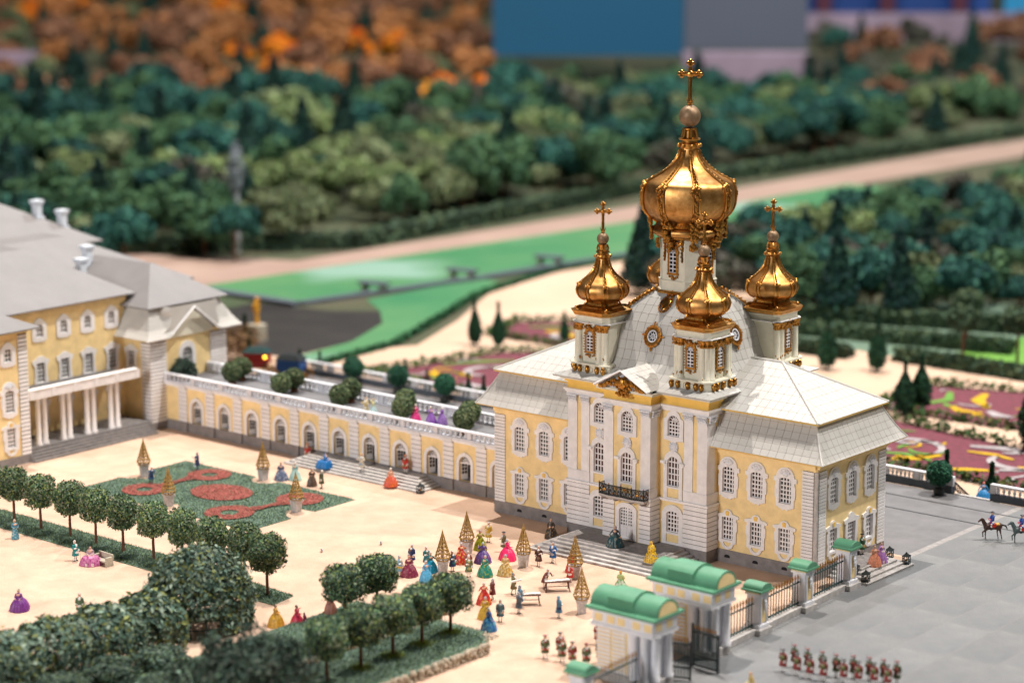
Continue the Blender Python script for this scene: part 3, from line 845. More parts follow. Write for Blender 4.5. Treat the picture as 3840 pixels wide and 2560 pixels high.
for u in (-1.55, -0.95, 0.0, 0.75, 1.25):
    put('gilded_vase', vase_me, tower, (u * 1.18, -2.3, 0.5), scale=(1.25, 1.25, 1.25)); put('gilded_vase', vase_me, tower, (2.3, -u * 1.18, 0.5), scale=(1.25, 1.25, 1.25))
t0 = MB()
for (u) in (0.0,):
    for a, b in ((-0.55, 0.55),):
        for z in (0.3, 0.72): t0.box(a, b, -2.22, -2.18, z, z + 0.03)
        t0.box(a, a + 0.03, -2.22, -2.18, 0.3, 0.75).box(b - 0.03, b, -2.22, -2.18, 0.3, 0.75)
st = len(t0.v); v2 = [(-y, x, z) for x, y, z in t0.v]; f2 = list(t0.f); t0.add(v2, f2)
part('gilt_fillet', t0, 'gold_dark', tower)
t0 = MB(); g4 = random.Random(4)
for (x, y) in ((-1.6, -1.76), (1.28, -1.88), (1.88, -1.28), (1.76, 1.6), (-1.12, -1.88), (1.88, 1.12)):
    for i in range(9): t0.ball((x + g4.uniform(-0.28, 0.28), y + g4.uniform(-0.28, 0.28), 1.2 + g4.random() * 0.5), g4.uniform(0.07, 0.12), 5, 4, (1, 1, 1.5))
part('gilded_leaves', t0, 'gold_dark', tower, True)
onion_parts(tower, [(1.30, 6.7), (1.58, 6.82), (2.15, 7.12), (2.40, 7.55), (2.42, 7.95), (2.22, 8.4), (1.72, 8.85), (1.22, 9.3), (0.88, 9.75), (0.66, 10.25), (0.54, 10.75)], False, 8.35, 1.0, 6.85, 10.7)
t0 = MB().lathe([(0.5, 10.7), (0.62, 10.82), (0.72, 10.95), (0.7, 11.1), (0.5, 11.14), (0.5, 11.25), (0.66, 11.35), (0.62, 11.45), (0.42, 11.5), (0.36, 11.55), (0.4, 12.0), (0.46, 12.08)], 16)
for k in range(8):
    t = k * PI / 4; t0.ball((0.72 * math.cos(t), 0.72 * math.sin(t), 10.98), 0.15, 7, 5)
    if k % 2: t0.tube([(0.46 * math.cos(t), 0.46 * math.sin(t), 11.5), (0.52 * math.cos(t), 0.52 * math.sin(t), 11.7), (0.4 * math.cos(t), 0.4 * math.sin(t), 12.05)], 0.1, 5)
part('lantern', t0, 'gold', tower, True)
t0 = MB().ball((0, 0, 12.6), 0.57, 24, 14); part('ball', t0, 'gold_ball', tower, True)
cross_part(tower, 13.15, 15.95, 1.3)
T1 = copy_tree(tower, church, (-5.75, 0.5, 15.8), -PI / 2)
T2 = copy_tree(tower, church, (5.75, 11.7, 15.8), PI / 2)
T3 = copy_tree(tower, church, (-5.75, 11.7, 15.8), PI)
for T, a in ((T1, -PI / 2), (T2, PI / 2), (T3, PI)):
    for ch in T.children:
        if ch.name.startswith('cross'): ch.rotation_euler = (0, 0, 0.45 - a)

# ---- central drum and dome
dome = holder('main_dome', church, (0, YC, 0))
def oct_ring(a, c, z): return chsq(a, c, z)
t0 = MB(); t0.loft([oct_ring(2.45, 1.1, 23.2), oct_ring(2.45, 1.1, 23.65), oct_ring(2.36, 1.05, 23.7), oct_ring(2.36, 1.05, 24.5), oct_ring(2.42, 1.08, 24.53), oct_ring(2.42, 1.08, 24.6), oct_ring(2.28, 1.02, 24.64), oct_ring(2.28, 1.02, 28.6)])
part('drum', t0, 'cream_stone', dome)
t0 = MB()
for k in range(8):
    a, b = oct_ring(2.55, 1.12, 23.5)[k], oct_ring(2.55, 1.12, 23.5)[(k + 1) % 8]
    t0.tube([a, b], 0.17, 8)
part('gilded_roll', t0, 'gold', dome, True)
md_outer = mirror([(0.0, 0.0), (0.62, 0.0), (0.62, 0.14), (0.56, 0.2), (0.56, 2.0), (0.66, 2.05), (0.66, 2.25), (0.56, 2.3)] + arc(0, 2.3, 0.56, 0.48, 5, 90, 6))
make_window('drum', md_outer, (0.40, 0.22, 2.1, 0.40), 2, 5, trim='gold_dark', depth=0.02, bar=0.10, mullion=0.1, fan=True, bar_m='white_rail', proud=0.22)
gar = MB()
for i in range(30): gar.ball((g3.uniform(-0.62, 0.62), -0.12, 2.75 + g3.uniform(-0.15, 0.45)), g3.uniform(0.08, 0.15), 6, 4)
for i in range(18):
    x = g3.uniform(-0.5, 0.5); gar.ball((x, -0.12, -0.1 - (0.55 - abs(x)) * g3.random() * 0.8), g3.uniform(0.06, 0.11), 6, 4)
for sx in (-1, 1):
    for i in range(26): gar.ball((sx * (0.98 + g3.uniform(-0.14, 0.14) * (1 - i / 30)), -0.1, 3.2 - i * 0.075), g3.uniform(0.07, 0.12), 5, 4)
gar_me = gar.mesh('gilded_garland', 'gold_dark', True)
for k, (x, y) in enumerate(((0, -2.28), (2.28, 0), (0, 2.28), (-2.28, 0))):
    tower_window(dome, x, y, 25.15, k * PI / 2, 'drum'); o = put('gilded_garland', gar_me, dome, (x, y, 25.15), k * PI / 2); o['kind'] = 'stuff'
drop = MB()
for i in range(70):
    u = i / 69; w = 0.34 * (0.35 + 0.65 * abs(math.sin(u * 7.5 + 0.6))) * (1 - 0.35 * u)
    drop.ball((g3.uniform(-w, w), -0.12 - 0.1 * g3.random(), 4.0 - u * 3.4), g3.uniform(0.08, 0.14), 6, 4)
crn = MB()
for i in range(34): crn.ball((g3.uniform(-0.42, 0.42), -0.08 - 0.1 * g3.random(), 3.05 + g3.random() * 1.0), g3.uniform(0.09, 0.17), 6, 4)
crn_me = crn.mesh('gilded_capital', 'gold_dark', True)
for k in range(8):
    a = PI / 8 + k * PI / 4; put('gilded_capital', crn_me, dome, (2.3 * math.cos(a), 2.3 * math.sin(a), 24.5), a + PI / 2)
drop_me = drop.mesh('gilded_drop', 'gold_dark', True)
for k in range(4):
    a = -PI / 4 + k * PI / 2; put('gilded_drop', drop_me, dome, (1.77 * math.cos(a), 1.77 * math.sin(a), 24.5), a + PI / 2)
t0 = MB().lathe([(2.2, 28.3), (2.75, 28.5), (3.0, 28.62), (3.0, 28.7), (2.5, 28.75)], 48); part('dome_cornice', t0, 'gold_dark', dome, 30)
t0 = MB()
for k in range(8):
    t = PI / 8 + k * PI / 4; pts = []
    for j in range(7):
        u = t - 0.26 + 0.52 * j / 6; pts.append((3.02 * math.cos(u), 3.02 * math.sin(u), 29.15))
    t0.tube(pts, 0.42, 12)
part('gilded_roll', t0, 'gold_satin', dome, True)
t0 = MB().lathe([(2.5, 28.7), (2.6, 29.2), (2.9, 29.6), (2.7, 29.9)], 48); part('dome_neck', t0, 'gold_dark', dome, 30)
for k in range(8):
    orn = MB(); t = k * PI / 4; ct, st = math.cos(t), math.sin(t)
    for i in range(46):
        u = g3.random(); rr = 3.28 + 0.15 * g3.random() + 0.35 * max(0, u - 0.6); off = g3.uniform(-0.62, 0.62) * (0.5 + 0.5 * u)
        if i > 33: u = -0.5 * g3.random(); rr = 2.75; off *= 0.5
        orn.ball(((rr + 0.12) * ct - off * st, (rr + 0.12) * st + off * ct, 28.45 + u * 1.8), g3.uniform(0.13, 0.25), 6, 4)
    part('gilded_bracket', orn, 'gold_dark', dome, True)
onion_parts(dome, [(2.3, 29.7), (3.0, 30.0), (3.69, 30.45), (4.19, 31.09), (4.38, 31.8), (4.40, 32.6), (4.25, 33.35), (3.92, 33.77), (2.99, 34.28), (2.03, 34.92), (1.42, 35.55), (1.08, 36.06), (0.9, 36.57), (0.85, 36.8)], True, 33.55, 1.35, 30.0, 36.7)
t0 = MB().lathe([(0.84, 36.75), (0.9, 37.0), (0.9, 37.25), (0.72, 37.35), (0.72, 37.5), (1.0, 37.56), (1.02, 37.68), (0.8, 37.76), (0.52, 37.8), (0.5, 38.4), (0.62, 38.5), (0.64, 38.64), (0.5, 38.7)], 20)
for k in range(8):
    t = k * PI / 4; t0.ball((1.0 * math.cos(t), 1.0 * math.sin(t), 37.05), 0.2, 8, 6)
for k in range(6):
    t = k * PI / 3 + 0.3; t0.tube([(0.75 * math.cos(t), 0.75 * math.sin(t), 37.8), (0.66 * math.cos(t), 0.66 * math.sin(t), 38.2), (0.56 * math.cos(t), 0.56 * math.sin(t), 38.6)], 0.15, 6)
part('lantern', t0, 'gold', dome, True)
t0 = MB().ball((0, 0, 39.75), 1.02, 32, 18); part('ball', t0, 'gold_ball', dome, True)
cross_part(dome, 40.75, 44.75, 1.75)

# gilded ribs on the four hips of the vault, crockets, oculi and medallions
for k in range(4):
    mt = Matrix.Translation((0, YC, 0)) @ Matrix.Rotation(k * PI / 2, 4, 'Z')
    hip = [(r - 0.0, z) for r, z in vp[7:]]
    mb = MB()
    for off in (-0.16, 0.16):
        mb.tube([mt @ Vector((-r + off, -r - off, z + 0.08)) for r, z in hip], 0.075, 6)
    for i in range(11):
        u = i / 10; r = 4.9 - 2.6 * u; z = interp_z([(a, b) for a, b in vp], 20.6) if False else np.interp(-r, [-a for a, b in vp], [b for a, b in vp])
        mb.ball(tuple(mt @ Vector((-r, -r, z + 0.2))), 0.16, 7, 5)
        for sg in (-1, 1):
            g5 = random.Random(i)
            for j in range(3): mb.ball(tuple(mt @ Vector((-r + sg * (0.32 + 0.14 * j), -r - sg * (0.1) + (0.3 + 0.1 * j if sg > 0 else 0), z + 0.02 - 0.05 * j))), 0.11, 5, 4)
    part('gilded_hip_rib', mb, 'gold', church, True)
def slope_matrix(z, k=0):
    """frame on the vault face k at height z: x along, z up the slope, -y outward"""
    zs = [b for a, b in vp]; rs = [a for a, b in vp]
    r = np.interp(z, zs, rs); r2 = np.interp(z + 0.4, zs, rs); r1 = np.interp(z - 0.4, zs, rs)
    up = Vector((0, (r1 - r2), 0.8)).normalized(); xax = Vector((1, 0, 0)); yax = up.cross(xax)
    m = Matrix(((xax.x, yax.x, up.x, 0), (xax.y, yax.y, up.y, -r), (xax.z, yax.z, up.z, z), (0, 0, 0, 1)))
    return Matrix.Translation((0, YC, 0)) @ Matrix.Rotation(k * PI / 2, 4, 'Z') @ m
oc = MB(); ring_o = [(0.86 * math.cos(t) * (1 + 0.08 * math.cos(4 * t)), 0.98 * math.sin(t) * (1 + 0.08 * math.cos(4 * t))) for t in np.linspace(0, 2 * PI, 33)[:-1]]
ring_i = [(0.52 * math.cos(t), 0.56 * math.sin(t)) for t in np.linspace(0, 2 * PI, 25)[:-1]]
oc.poly(ring_o, [ring_i], -0.28, 0.1, back=0.0)
for i in range(36):
    t = 2 * PI * i / 36; oc.ball((0.84 * math.cos(t), -0.28, 0.95 * math.sin(t)), 0.1 + 0.03 * (i % 3), 6, 4)
for x, z in ((0, 1.2), (0, -1.2), (1.05, 0.05), (-1.05, 0.05)):
    for j in range(5): oc.ball((x * (1 + 0.05 * (j - 2)), -0.2, z * (1 + 0.06 * (j - 2))), 0.13 - 0.015 * abs(j - 2), 6, 4)
oc_me = oc.mesh('oculus_frame', 'gold', 30)
wr = MB(); wr.poly([(0.54 * math.cos(t), 0.58 * math.sin(t)) for t in np.linspace(0, 2 * PI, 25)[:-1]], [[(0.44 * math.cos(t), 0.48 * math.sin(t)) for t in np.linspace(0, 2 * PI, 25)[:-1]]], -0.3, -0.05)
wr.poly([(0.25 * math.cos(t), 0.26 * math.sin(t)) for t in np.linspace(0, 2 * PI, 17)[:-1]], [[(0.17 * math.cos(t), 0.18 * math.sin(t)) for t in np.linspace(0, 2 * PI, 17)[:-1]]], -0.2, -0.14)
for j in range(8):
    t = PI * j / 4; wr.tube([(0.0, -0.17, 0.0) if j % 2 == 0 else (0.2 * math.cos(t), -0.17, 0.2 * math.sin(t)), (0.5 * math.cos(t), -0.17, 0.52 * math.sin(t))], 0.036, 4)
wr_me = wr.mesh('muntin_wheel', 'white_rail')
pg = MB().poly([(0.5 * math.cos(t), 0.54 * math.sin(t)) for t in np.linspace(0, 2 * PI, 25)[:-1]], [], -0.1, 0.0); pg_me = pg.mesh('pane', 'glass')
med = MB(); med.ball((0, -0.1, 0), 0.62, 16, 10, (0.75, 0.3, 1.25))
for i in range(30):
    t = 2 * PI * i / 30; med.ball((0.62 * math.cos(t), -0.1, 0.95 * math.sin(t)), 0.1, 6, 4)
for i in range(5): med.ball(((i - 2) * 0.16, -0.12, 1.15 + 0.12 * (2 - abs(i - 2))), 0.14, 6, 4, (0.8, 0.8, 1.8))
med_me = med.mesh('medallion', 'gold', True)
for k in range(2):
    o = put('oculus', oc_me, church, mtx=slope_matrix(19.75, k)); put('muntin_wheel', wr_me, o); put('pane', pg_me, o)
    put('medallion', med_me, church, mtx=slope_matrix(22.5, k))

# ------------------------------------------------------------------ balcony over the door
bal = holder('balcony', church, (0, -PC, 5.42))
mb = MB()
outl = [(-2.6, 0), (-2.6, -0.95), (-1.3, -1.15), (0, -1.05), (1.3, -1.15), (2.6, -0.95), (2.6, 0)]
mb.loft([[(x * 0.97, y * 0.9, -0.28) for x, y in outl], [(x, y, -0.14) for x, y in outl], [(x, y, 0.0) for x, y in outl]])
part('slab', mb, 'step_stone', bal)
for x in (-2.3, 2.2, -0.9, 0.9):
    b2 = MB().ball((x, -0.45, -0.4), 0.28, 8, 6, (0.8, 1.6, 0.7)); part('console', b2, 'grey_plinth', bal, True)
mb = MB(); mb.m = 0
path = [(-2.55, -0.05), (-2.55, -0.92), (-1.3, -1.1), (0, -1.0), (1.3, -1.1), (2.55, -0.92), (2.55, -0.05)]
for z in (0.06, 0.98): mb.tube([(x, y, z) for x, y in path], 0.05, 5)
for (x, y) in path: mb.tube([(x, y, 0), (x, y, 1.08)], 0.055, 5)
for (a, b) in zip(path, path[1:]):
    L = math.hypot(b[0] - a[0], b[1] - a[1]); n = max(1, round(L / 0.42))
    for i in range(n):
        f = (i + 0.5) / n; x = a[0] + (b[0] - a[0]) * f; y = a[1] + (b[1] - a[1]) * f
        dx, dy = (b[0] - a[0]) / L, (b[1] - a[1]) / L
        for cz, rr in ((0.3, 0.17), (0.68, 0.19)):
            mb.tube([(x + dx * rr * math.cos(t), y + dy * rr * math.cos(t), cz + rr * math.sin(t)) for t in np.linspace(0, 2 * PI, 10)], 0.03, 4, cap=False)
        mb.tube([(x - dx * 0.2, y - dy * 0.2, 0.08), (x + dx * 0.2, y + dy * 0.2, 0.95)], 0.022, 4)
        mb.tube([(x + dx * 0.2, y + dy * 0.2, 0.08), (x - dx * 0.2, y - dy * 0.2, 0.95)], 0.022, 4)
part('railing', mb, 'iron', bal)
mb = MB(); g6 = random.Random(2)
for (a, b) in zip(path, path[1:]):
    for i in range(7):
        f = g6.random(); mb.ball((a[0] + (b[0] - a[0]) * f, a[1] + (b[1] - a[1]) * f - 0.02, g6.uniform(0.2, 0.85)), 0.06, 6, 4)
for (x, y) in path: mb.ball((x, y, 1.12), 0.07, 6, 4)
for x in (-1.9, 1.9): mb.ball((x, -1.03, 0.5), 0.16, 8, 6, (1, 0.5, 1))
part('gilded_boss', mb, 'gold', bal, True)

# ------------------------------------------------------------------ flights of steps
def steps(name, label, x0, x1, yback, yfront, n, h, tread, side_l=True, side_r=True, m='step_stone', rot=0.0, loc=(0, 0, 0), slab=2.6):
    """n-step platform; yfront = front of the top landing (local -y forward)"""
    t = thing(name, label, 'steps', loc, rot)
    for k in range(n):
        e = (n - 1 - k) * tread
        a = x0 - (e if side_l else 0); b = x1 + (e if side_r else 0); f = yfront - e
        z0, z1 = k * h / n, (k + 1) * h / n
        mb = MB(); cnt = max(1, round((b - a) / slab)); sh = (k * 0.37) % 1
        xs = [a] + [a + (b - a) * min(0.97, max(0.03, (i + sh) / cnt)) for i in range(cnt) if 0.03 < (i + sh) / cnt < 0.97] + [b]
        for u, v in zip(xs, xs[1:]): mb.box(u + 0.008, v - 0.008, f, yback, z0 + 0.0, z1 - 0.03, 0)
        st = MB()
        for u, v in zip(xs, xs[1:]): st.box(u + 0.012, v - 0.012, f - 0.05, yback, z1 - 0.05, z1, 0.02)
        mb.add(st.v, st.f)
        part('step', mb, m, t)
    return t
church_steps = steps('front_steps', 'broad grey stone steps before the church door', -5.75, 5.75, -1.9, -6.25, 5, 1.1, 0.5)
pv = MB(); pe = MB(); wl = []
tile_plane([(-5.6, -6.0, 1.104), (5.6, -6.0, 1.104), (5.6, -1.95, 1.104), (-5.6, -1.95, 1.104)], 60, 60, pv, MB(), [])
# diagonal paving stones of the landing
import itertools
def diag_paving(x0, x1, y0, y1, z, a=0.62, lift=0.02):
    mb = MB(); c = math.cos(PI / 4)
    n = int((x1 - x0 + y1 - y0) / a) + 4
    for i in range(-n, n):
        for j in range(-n, n):
            cx = x0 + (i - j) * a * c; cy = y0 + (i + j) * a * c; h = a * 0.48 * math.sqrt(2)
            poly = [(cx + h, cy), (cx, cy + h), (cx - h, cy), (cx, cy - h)]
            for A, B in (((x0, y0), (x1, y0)), ((x1, y0), (x1, y1)), ((x1, y1), (x0, y1)), ((x0, y1), (x0, y0))):
                poly = clip_poly(poly, A, B)
                if len(poly) < 3: break
            if len(poly) < 3 or area2(poly) < 0.01: continue
            k = len(poly)
            mb.add([(p[0], p[1], z) for p in poly] + [(p[0], p[1], z + lift) for p in poly], [tuple(k + q for q in range(k))] + [(q, (q + 1) % k, k + (q + 1) % k, k + q) for q in range(k)])
    return mb
part('landing', pv, 'grey_plinth', church_steps)
o = part('paving_stone_field', diag_paving(-5.6, 5.6, -6.0, -1.95, 1.104), 'step_dark', church_steps); o['kind'] = 'stuff'
end_steps = steps('side_steps', 'low grey stone steps at the church end door with lanterns', -2.4, 2.4, 0.0, -2.5, 4, 0.9, 0.55, rot=ROTE, loc=(W + 0.2, 5.85, 0))
o = part('paving_stone_field', diag_paving(-2.3, 2.3, -2.4, -0.05, 0.902), 'step_dark', end_steps); o['kind'] = 'stuff'
# ================================================================== ground
def ground_mat(name, c1, c2, scale, rough=0.9, bump=0.3, bscale=30, c3=None, fscale=None):
    m = mat(name, c1, rough, scale=scale, col2=c2, bump=bump, bscale=bscale, detail=8, spec=0.2)
    if c3:
        nt = m.node_tree; n = nt.nodes; l = nt.links; b = n['Principled BSDF']
        src = b.inputs['Base Color'].links[0].from_socket
        tc = n.new('ShaderNodeTexCoord'); nz = n.new('ShaderNodeTexNoise'); nz.inputs['Scale'].default_value = fscale; nz.inputs['Detail'].default_value = 2
        l.new(tc.outputs['Object'], nz.inputs['Vector'])
        rp = n.new('ShaderNodeValToRGB'); rp.color_ramp.elements[0].position = 0.56; rp.color_ramp.elements[1].position = 0.66
        l.new(nz.outputs['Fac'], rp.inputs[0])
        mx = n.new('ShaderNodeMixRGB'); mx.inputs['Color2'].default_value = (*c3, 1)
        l.new(rp.outputs[0], mx.inputs['Fac']); l.new(src, mx.inputs['Color1']); l.new(mx.outputs[0], b.inputs['Base Color'])
    return m
ground_mat('sand', (0.70, 0.50, 0.378), (0.54, 0.37, 0.275), 0.3, bump=0.7, bscale=9, c3=(0.48, 0.32, 0.21), fscale=11)
ground_mat('cobble', (0.255, 0.255, 0.252), (0.15, 0.158, 0.17), 0.09, 0.7, 0.9, 7.5, c3=(0.18, 0.175, 0.175), fscale=6)
random_value('cobble', 0.94, 1.05)
ground_mat('cobble_joint', (0.265, 0.26, 0.25), (0.19, 0.19, 0.188), 3, 0.9, 0.5, 8)
ground_mat('terrace_stone', (0.21, 0.205, 0.215), (0.16, 0.158, 0.165), 0.4, 0.8, 0.4, 8)
ground_mat('grass', (0.17, 0.245, 0.185), (0.10, 0.16, 0.125), 0.6, 0.9, 0.9, 14, c3=(0.12, 0.19, 0.06), fscale=3)
ground_mat('park_ground', (0.06, 0.085, 0.045), (0.10, 0.09, 0.06), 0.06, 0.95, 0.5, 2)
ground_mat('park_path', (0.40, 0.285, 0.235), (0.32, 0.22, 0.18), 0.05, 0.95, 0.2, 2)
ground_mat('park_sand', (0.64, 0.46, 0.345), (0.55, 0.385, 0.28), 0.05, 0.95, 0.2, 2)
ground_mat('canal_green', (0.05, 0.21, 0.10), (0.13, 0.29, 0.13), 0.035, 0.35, 0.1, 1, c3=(0.26, 0.42, 0.34), fscale=0.03)
ground_mat('pond_dark', (0.028, 0.026, 0.026), (0.055, 0.05, 0.047), 0.05, 0.4, 0.1, 1)
ground_mat('lawn_bright', (0.16, 0.34, 0.06), (0.10, 0.25, 0.05), 0.1, 0.9, 0.3, 3)
ground_mat('flower_pink', (0.22, 0.06, 0.085), (0.12, 0.045, 0.055), 1.2, 0.9, 0.8, 6)
ground_mat('flower_yellow', (0.62, 0.40, 0.02), (0.50, 0.28, 0.02), 1.2, 0.9, 0.8, 6)
ground_mat('flower_white', (0.46, 0.41, 0.43), (0.34, 0.31, 0.31), 1.2, 0.9, 0.8, 6)
ground_mat('flower_red', (0.42, 0.12, 0.10), (0.28, 0.07, 0.06), 2.5, 0.9, 0.9, 9, c3=(0.16, 0.14, 0.08), fscale=5)
ground_mat('rubble', (0.55, 0.47, 0.37), (0.36, 0.30, 0.23), 1.5, 0.9, 0.8, 6)

def sheet(name, pts, z, m, parent=None):
    mb = MB(); mb.add([(x, y, z) for x, y in pts], [tuple(range(len(pts)))])
    return struct(name, mb, m, parent)
def rect(x0, x1, y0, y1): return [(x0, y0), (x1, y0), (x1, y1), (x0, y1)]

ZP = -3.5
mb = MB().box(-84, 120, -190, 34.4, -1.2, -0.12); struct('terrace', mb, 'terrace_stone')
sheet('courtyard_ground', rect(-76, 21.3, -190, 12), -0.004, 'sand')
pave = sheet('pavement', rect(21.3, 118, -180, 34.3), -0.006, 'cobble_joint')
sheet('terrace_pavement', rect(-84, 21.3, 12, 34.3), -0.02, 'terrace_stone')
# paving panels of the square, a slight skew to the fence like the real ones
slabs = []
g = random.Random(11)
def slab_obj(x0, x1, y0, y1, sk):
    me = MB().box(0, x1 - x0 - 0.09, 0, y1 - y0 - 0.07, 0, 0.012, 0.004).mesh('paving_panel', 'cobble')
    return me
xs = [21.35, 24.85, 29.2, 33.3, 37.5, 41.8, 46.2, 50.5, 55, 60]
for i in range(len(xs) - 1):
    y = -60 + (i % 3) * 0.8; me = {}
    while y < 34:
        h = 8.2; y1 = min(y + h, 34.25)
        if y1 - y > 1:
            k = round(y1 - y, 2)
            if k not in me: me[k] = slab_obj(xs[i], xs[i + 1], y, y1, 0)
            put('paving_panel', me[k], pave, (xs[i] + 0.045, y + 0.035, -0.012))
        y = y1
mb = MB().box(20.6, 21.3, -60, 34, -0.3, -0.01); struct('kerb_strip', mb, 'step_dark')
mb = MB().box(-1, 50, 25.85, 26.05, -0.02, 0.008).box(-1, 50, 30.35, 30.55, -0.02, 0.008); struct('drain_groove', mb, 'iron')

# ================================================================== balustrades and fence
bal_prof = [(0.15, 0), (0.15, 0.08), (0.08, 0.12), (0.09, 0.2), (0.16, 0.36), (0.15, 0.48), (0.07, 0.68), (0.08, 0.78), (0.13, 0.82), (0.13, 0.9)]
bal_me = MB().lathe([(r * 1.05, z) for r, z in bal_prof], 8).mesh('baluster', 'white_rail', 50)
def balustrade(name, label, a, b, z, bays, per, base_h=0.5, base_m='white_rail', rail_m='white_rail', group=None, base_w=0.32, hb=0.62, pier_w=0.55):
    a = Vector((*a, z)); b = Vector((*b, z)); d = b - a; L = d.length; rot = math.atan2(d.y, d.x)
    t = thing(name, label, 'balustrade', a, rot, group)
    mb = MB().box(-0.2, L + 0.2, -base_w, base_w, 0, base_h, 0.03); part('base', mb, base_m, t)
    zr = base_h + hb
    mb = MB().box(-0.25, L + 0.25, -0.26, 0.26, zr, zr + 0.2, 0.05); part('rail', mb, rail_m, t)
    pm = MB().box(-pier_w / 2, pier_w / 2, -0.23, 0.23, base_h, zr).mesh('pier', rail_m)
    step = L / bays; s = hb / 0.9
    for i in range(bays + 1):
        put('pier', pm, t, (i * step, 0, 0))
        if i < bays:
            for j in range(per):
                u = i * step + pier_w / 2 + (step - pier_w) * (j + 0.5) / per
                put('baluster', bal_me, t, (u, 0, base_h), scale=(1, 1, s))
    return t
balustrade('balustrade', 'white balustrade on dark base beside the church, near ball tree', (5.0, 34.7), (12.9, 34.7), -0.02, 2, 7, 0.75, 'terrace_base', hb=0.8)
balustrade('balustrade', 'white balustrade on dark base beyond the two horsemen', (17.6, 34.7), (34.0, 34.7), -0.02, 4, 6, 0.75, 'terrace_base', hb=0.8)
balustrade('balustrade', 'white balustrade at the far edge of the terrace behind the gallery', (-79.5, 34.7), (-3.6, 34.7), -0.02, 16, 6, 0.75, 'terrace_base', hb=0.8)
# stair with black iron rail leading down to the garden
st_ = thing('garden_stair', 'stair going down between balustrades with black iron rail', 'stair', (15.2, 34.7, -0.02))
mb = MB()
for k in range(12): mb.box(-2.0, 2.0, 0.0 + 0.42 * k, 0.42 * (k + 1), -3.6, -0.28 * (k + 1) + 0.25)
part('stair_flight', mb, 'step_stone', st_)
mb = MB()
for i in range(14):
    f = i / 13; mb.tube([(-1.9, 0.1 + 4.8 * f, 0.3 - 3.3 * f), (-1.9, 0.1 + 4.8 * f, 1.1 - 3.3 * f)], 0.06, 5)
mb.tube([(-1.9, 0, 1.15), (-1.9, 5, -2.2)], 0.1, 6); mb.tube([(-1.9, 0, 0.5), (-1.9, 5, -2.85)], 0.07, 6)
part('iron_rail', mb, 'iron', st_)

FX = lambda y: 21.62 - (y - 0.3) * 0.05
post = thing('fence_pillar', 'white fence pillar with green cap at the side steps', 'pillar', (FX(0.3), 0.3, 0), 0, 'fence pillars')
mb = MB().box(-0.95, 0.95, -0.95, 0.95, -0.02, 0.5, 0.03); part('base', mb, 'step_stone', post)
mb = MB().box(-0.62, 0.62, -0.62, 0.62, 0.5, 3.35); mb.box(-0.74, 0.74, -0.74, 0.74, 0.5, 0.85, 0.06).box(-0.75, 0.75, -0.75, 0.75, 3.35, 3.5)
for (a, b, c, d) in ((0.62, 0.72, -0.5, 0.5),):
    mb.box(a, b, c, c + 0.14, 0.95, 3.25).box(a, b, d - 0.14, d, 0.95, 3.25)
part('shaft', mb, 'white_rail', post)
mb = MB().box(-0.72, 0.72, -0.72, 0.72, 3.5, 3.68); part('yellow_band', mb, 'yellow_wall', post)
mb = MB().box(0.62, 0.65, -0.34, 0.34, 1.0, 3.0); part('yellow_panel', mb, 'yellow_wall', post)
gl = lumps(26, 0.22, 1.3, 0.2, 0.1, 6, 0.5); gl.xf(Matrix.Translation((0.74, 0, 1.9)) @ Matrix.Rotation(ROTE, 4, 'Z')); part('garland', gl, 'silver_trim', post, True)
mb = MB().box(-1.0, 1.0, -0.98, 0.98, 3.68, 3.86, 0.03)
capo = [[(x, 0.82 * math.cos(PI * k / 12), 3.86 + 0.5 * math.sin(PI * k / 12)) for k in range(13)] for x in (-0.92, 0.92)]
mb.loft([capo[1], capo[0]]); part('cap', mb, 'green_roof', post, 50)
for y, lb in ((-7.4, 'white fence pillar with green cap, middle one of the right-hand fence'), (-14.95, 'white fence pillar with green cap next to the far gate pylon'),
              (-40.2, 'white fence pillar with green cap at the bottom edge by soldiers')):
    copy_tree(post, None, (FX(y), y, 0), None, lb)
bar = MB(); bar.tube([(0, 0, 0.0), (0, 0, 2.35)], 0.05, 6); bar.m = 1; bar.lathe([(0.055, 2.3), (0.1, 2.42), (0.02, 2.75)], 6)
bar_me = bar.mesh('fence_bar', ['iron_green', 'gold'])
def fence(y0, y1, label):
    x0, x1 = FX(y0), FX(y1); d = Vector((x1 - x0, y1 - y0, 0)); L = d.length
    t = thing('iron_fence', label, 'fence', (x0, y0, 0), math.atan2(d.y, d.x), 'iron fence panels')
    part('kerb', MB().box(0, L, -0.45, 0.45, -0.02, 0.55, 0.04), 'step_stone', t)
    mb = MB().box(0, L, -0.05, 0.05, 2.55, 2.65).box(0, L, -0.06, 0.06, 0.72, 0.85); part('rail', mb, 'iron_green', t)
    n = int(L / 0.42)
    for i in range(n): put('fence_bar', bar_me, t, ((i + 0.5) * L / n, 0, 0.6))
    return t
fence(-6.75, -0.4, 'gilt-tipped iron fence panel nearest the church end wall')
fence(-14.3, -8.05, 'gilt-tipped iron fence panel between the two middle pillars')
fence(-20.6, -15.6, 'gilt-tipped iron fence panel next to the far gate pylon')
fence(-39.5, -32.8, 'iron fence panel left of the near gate pylon by soldiers')

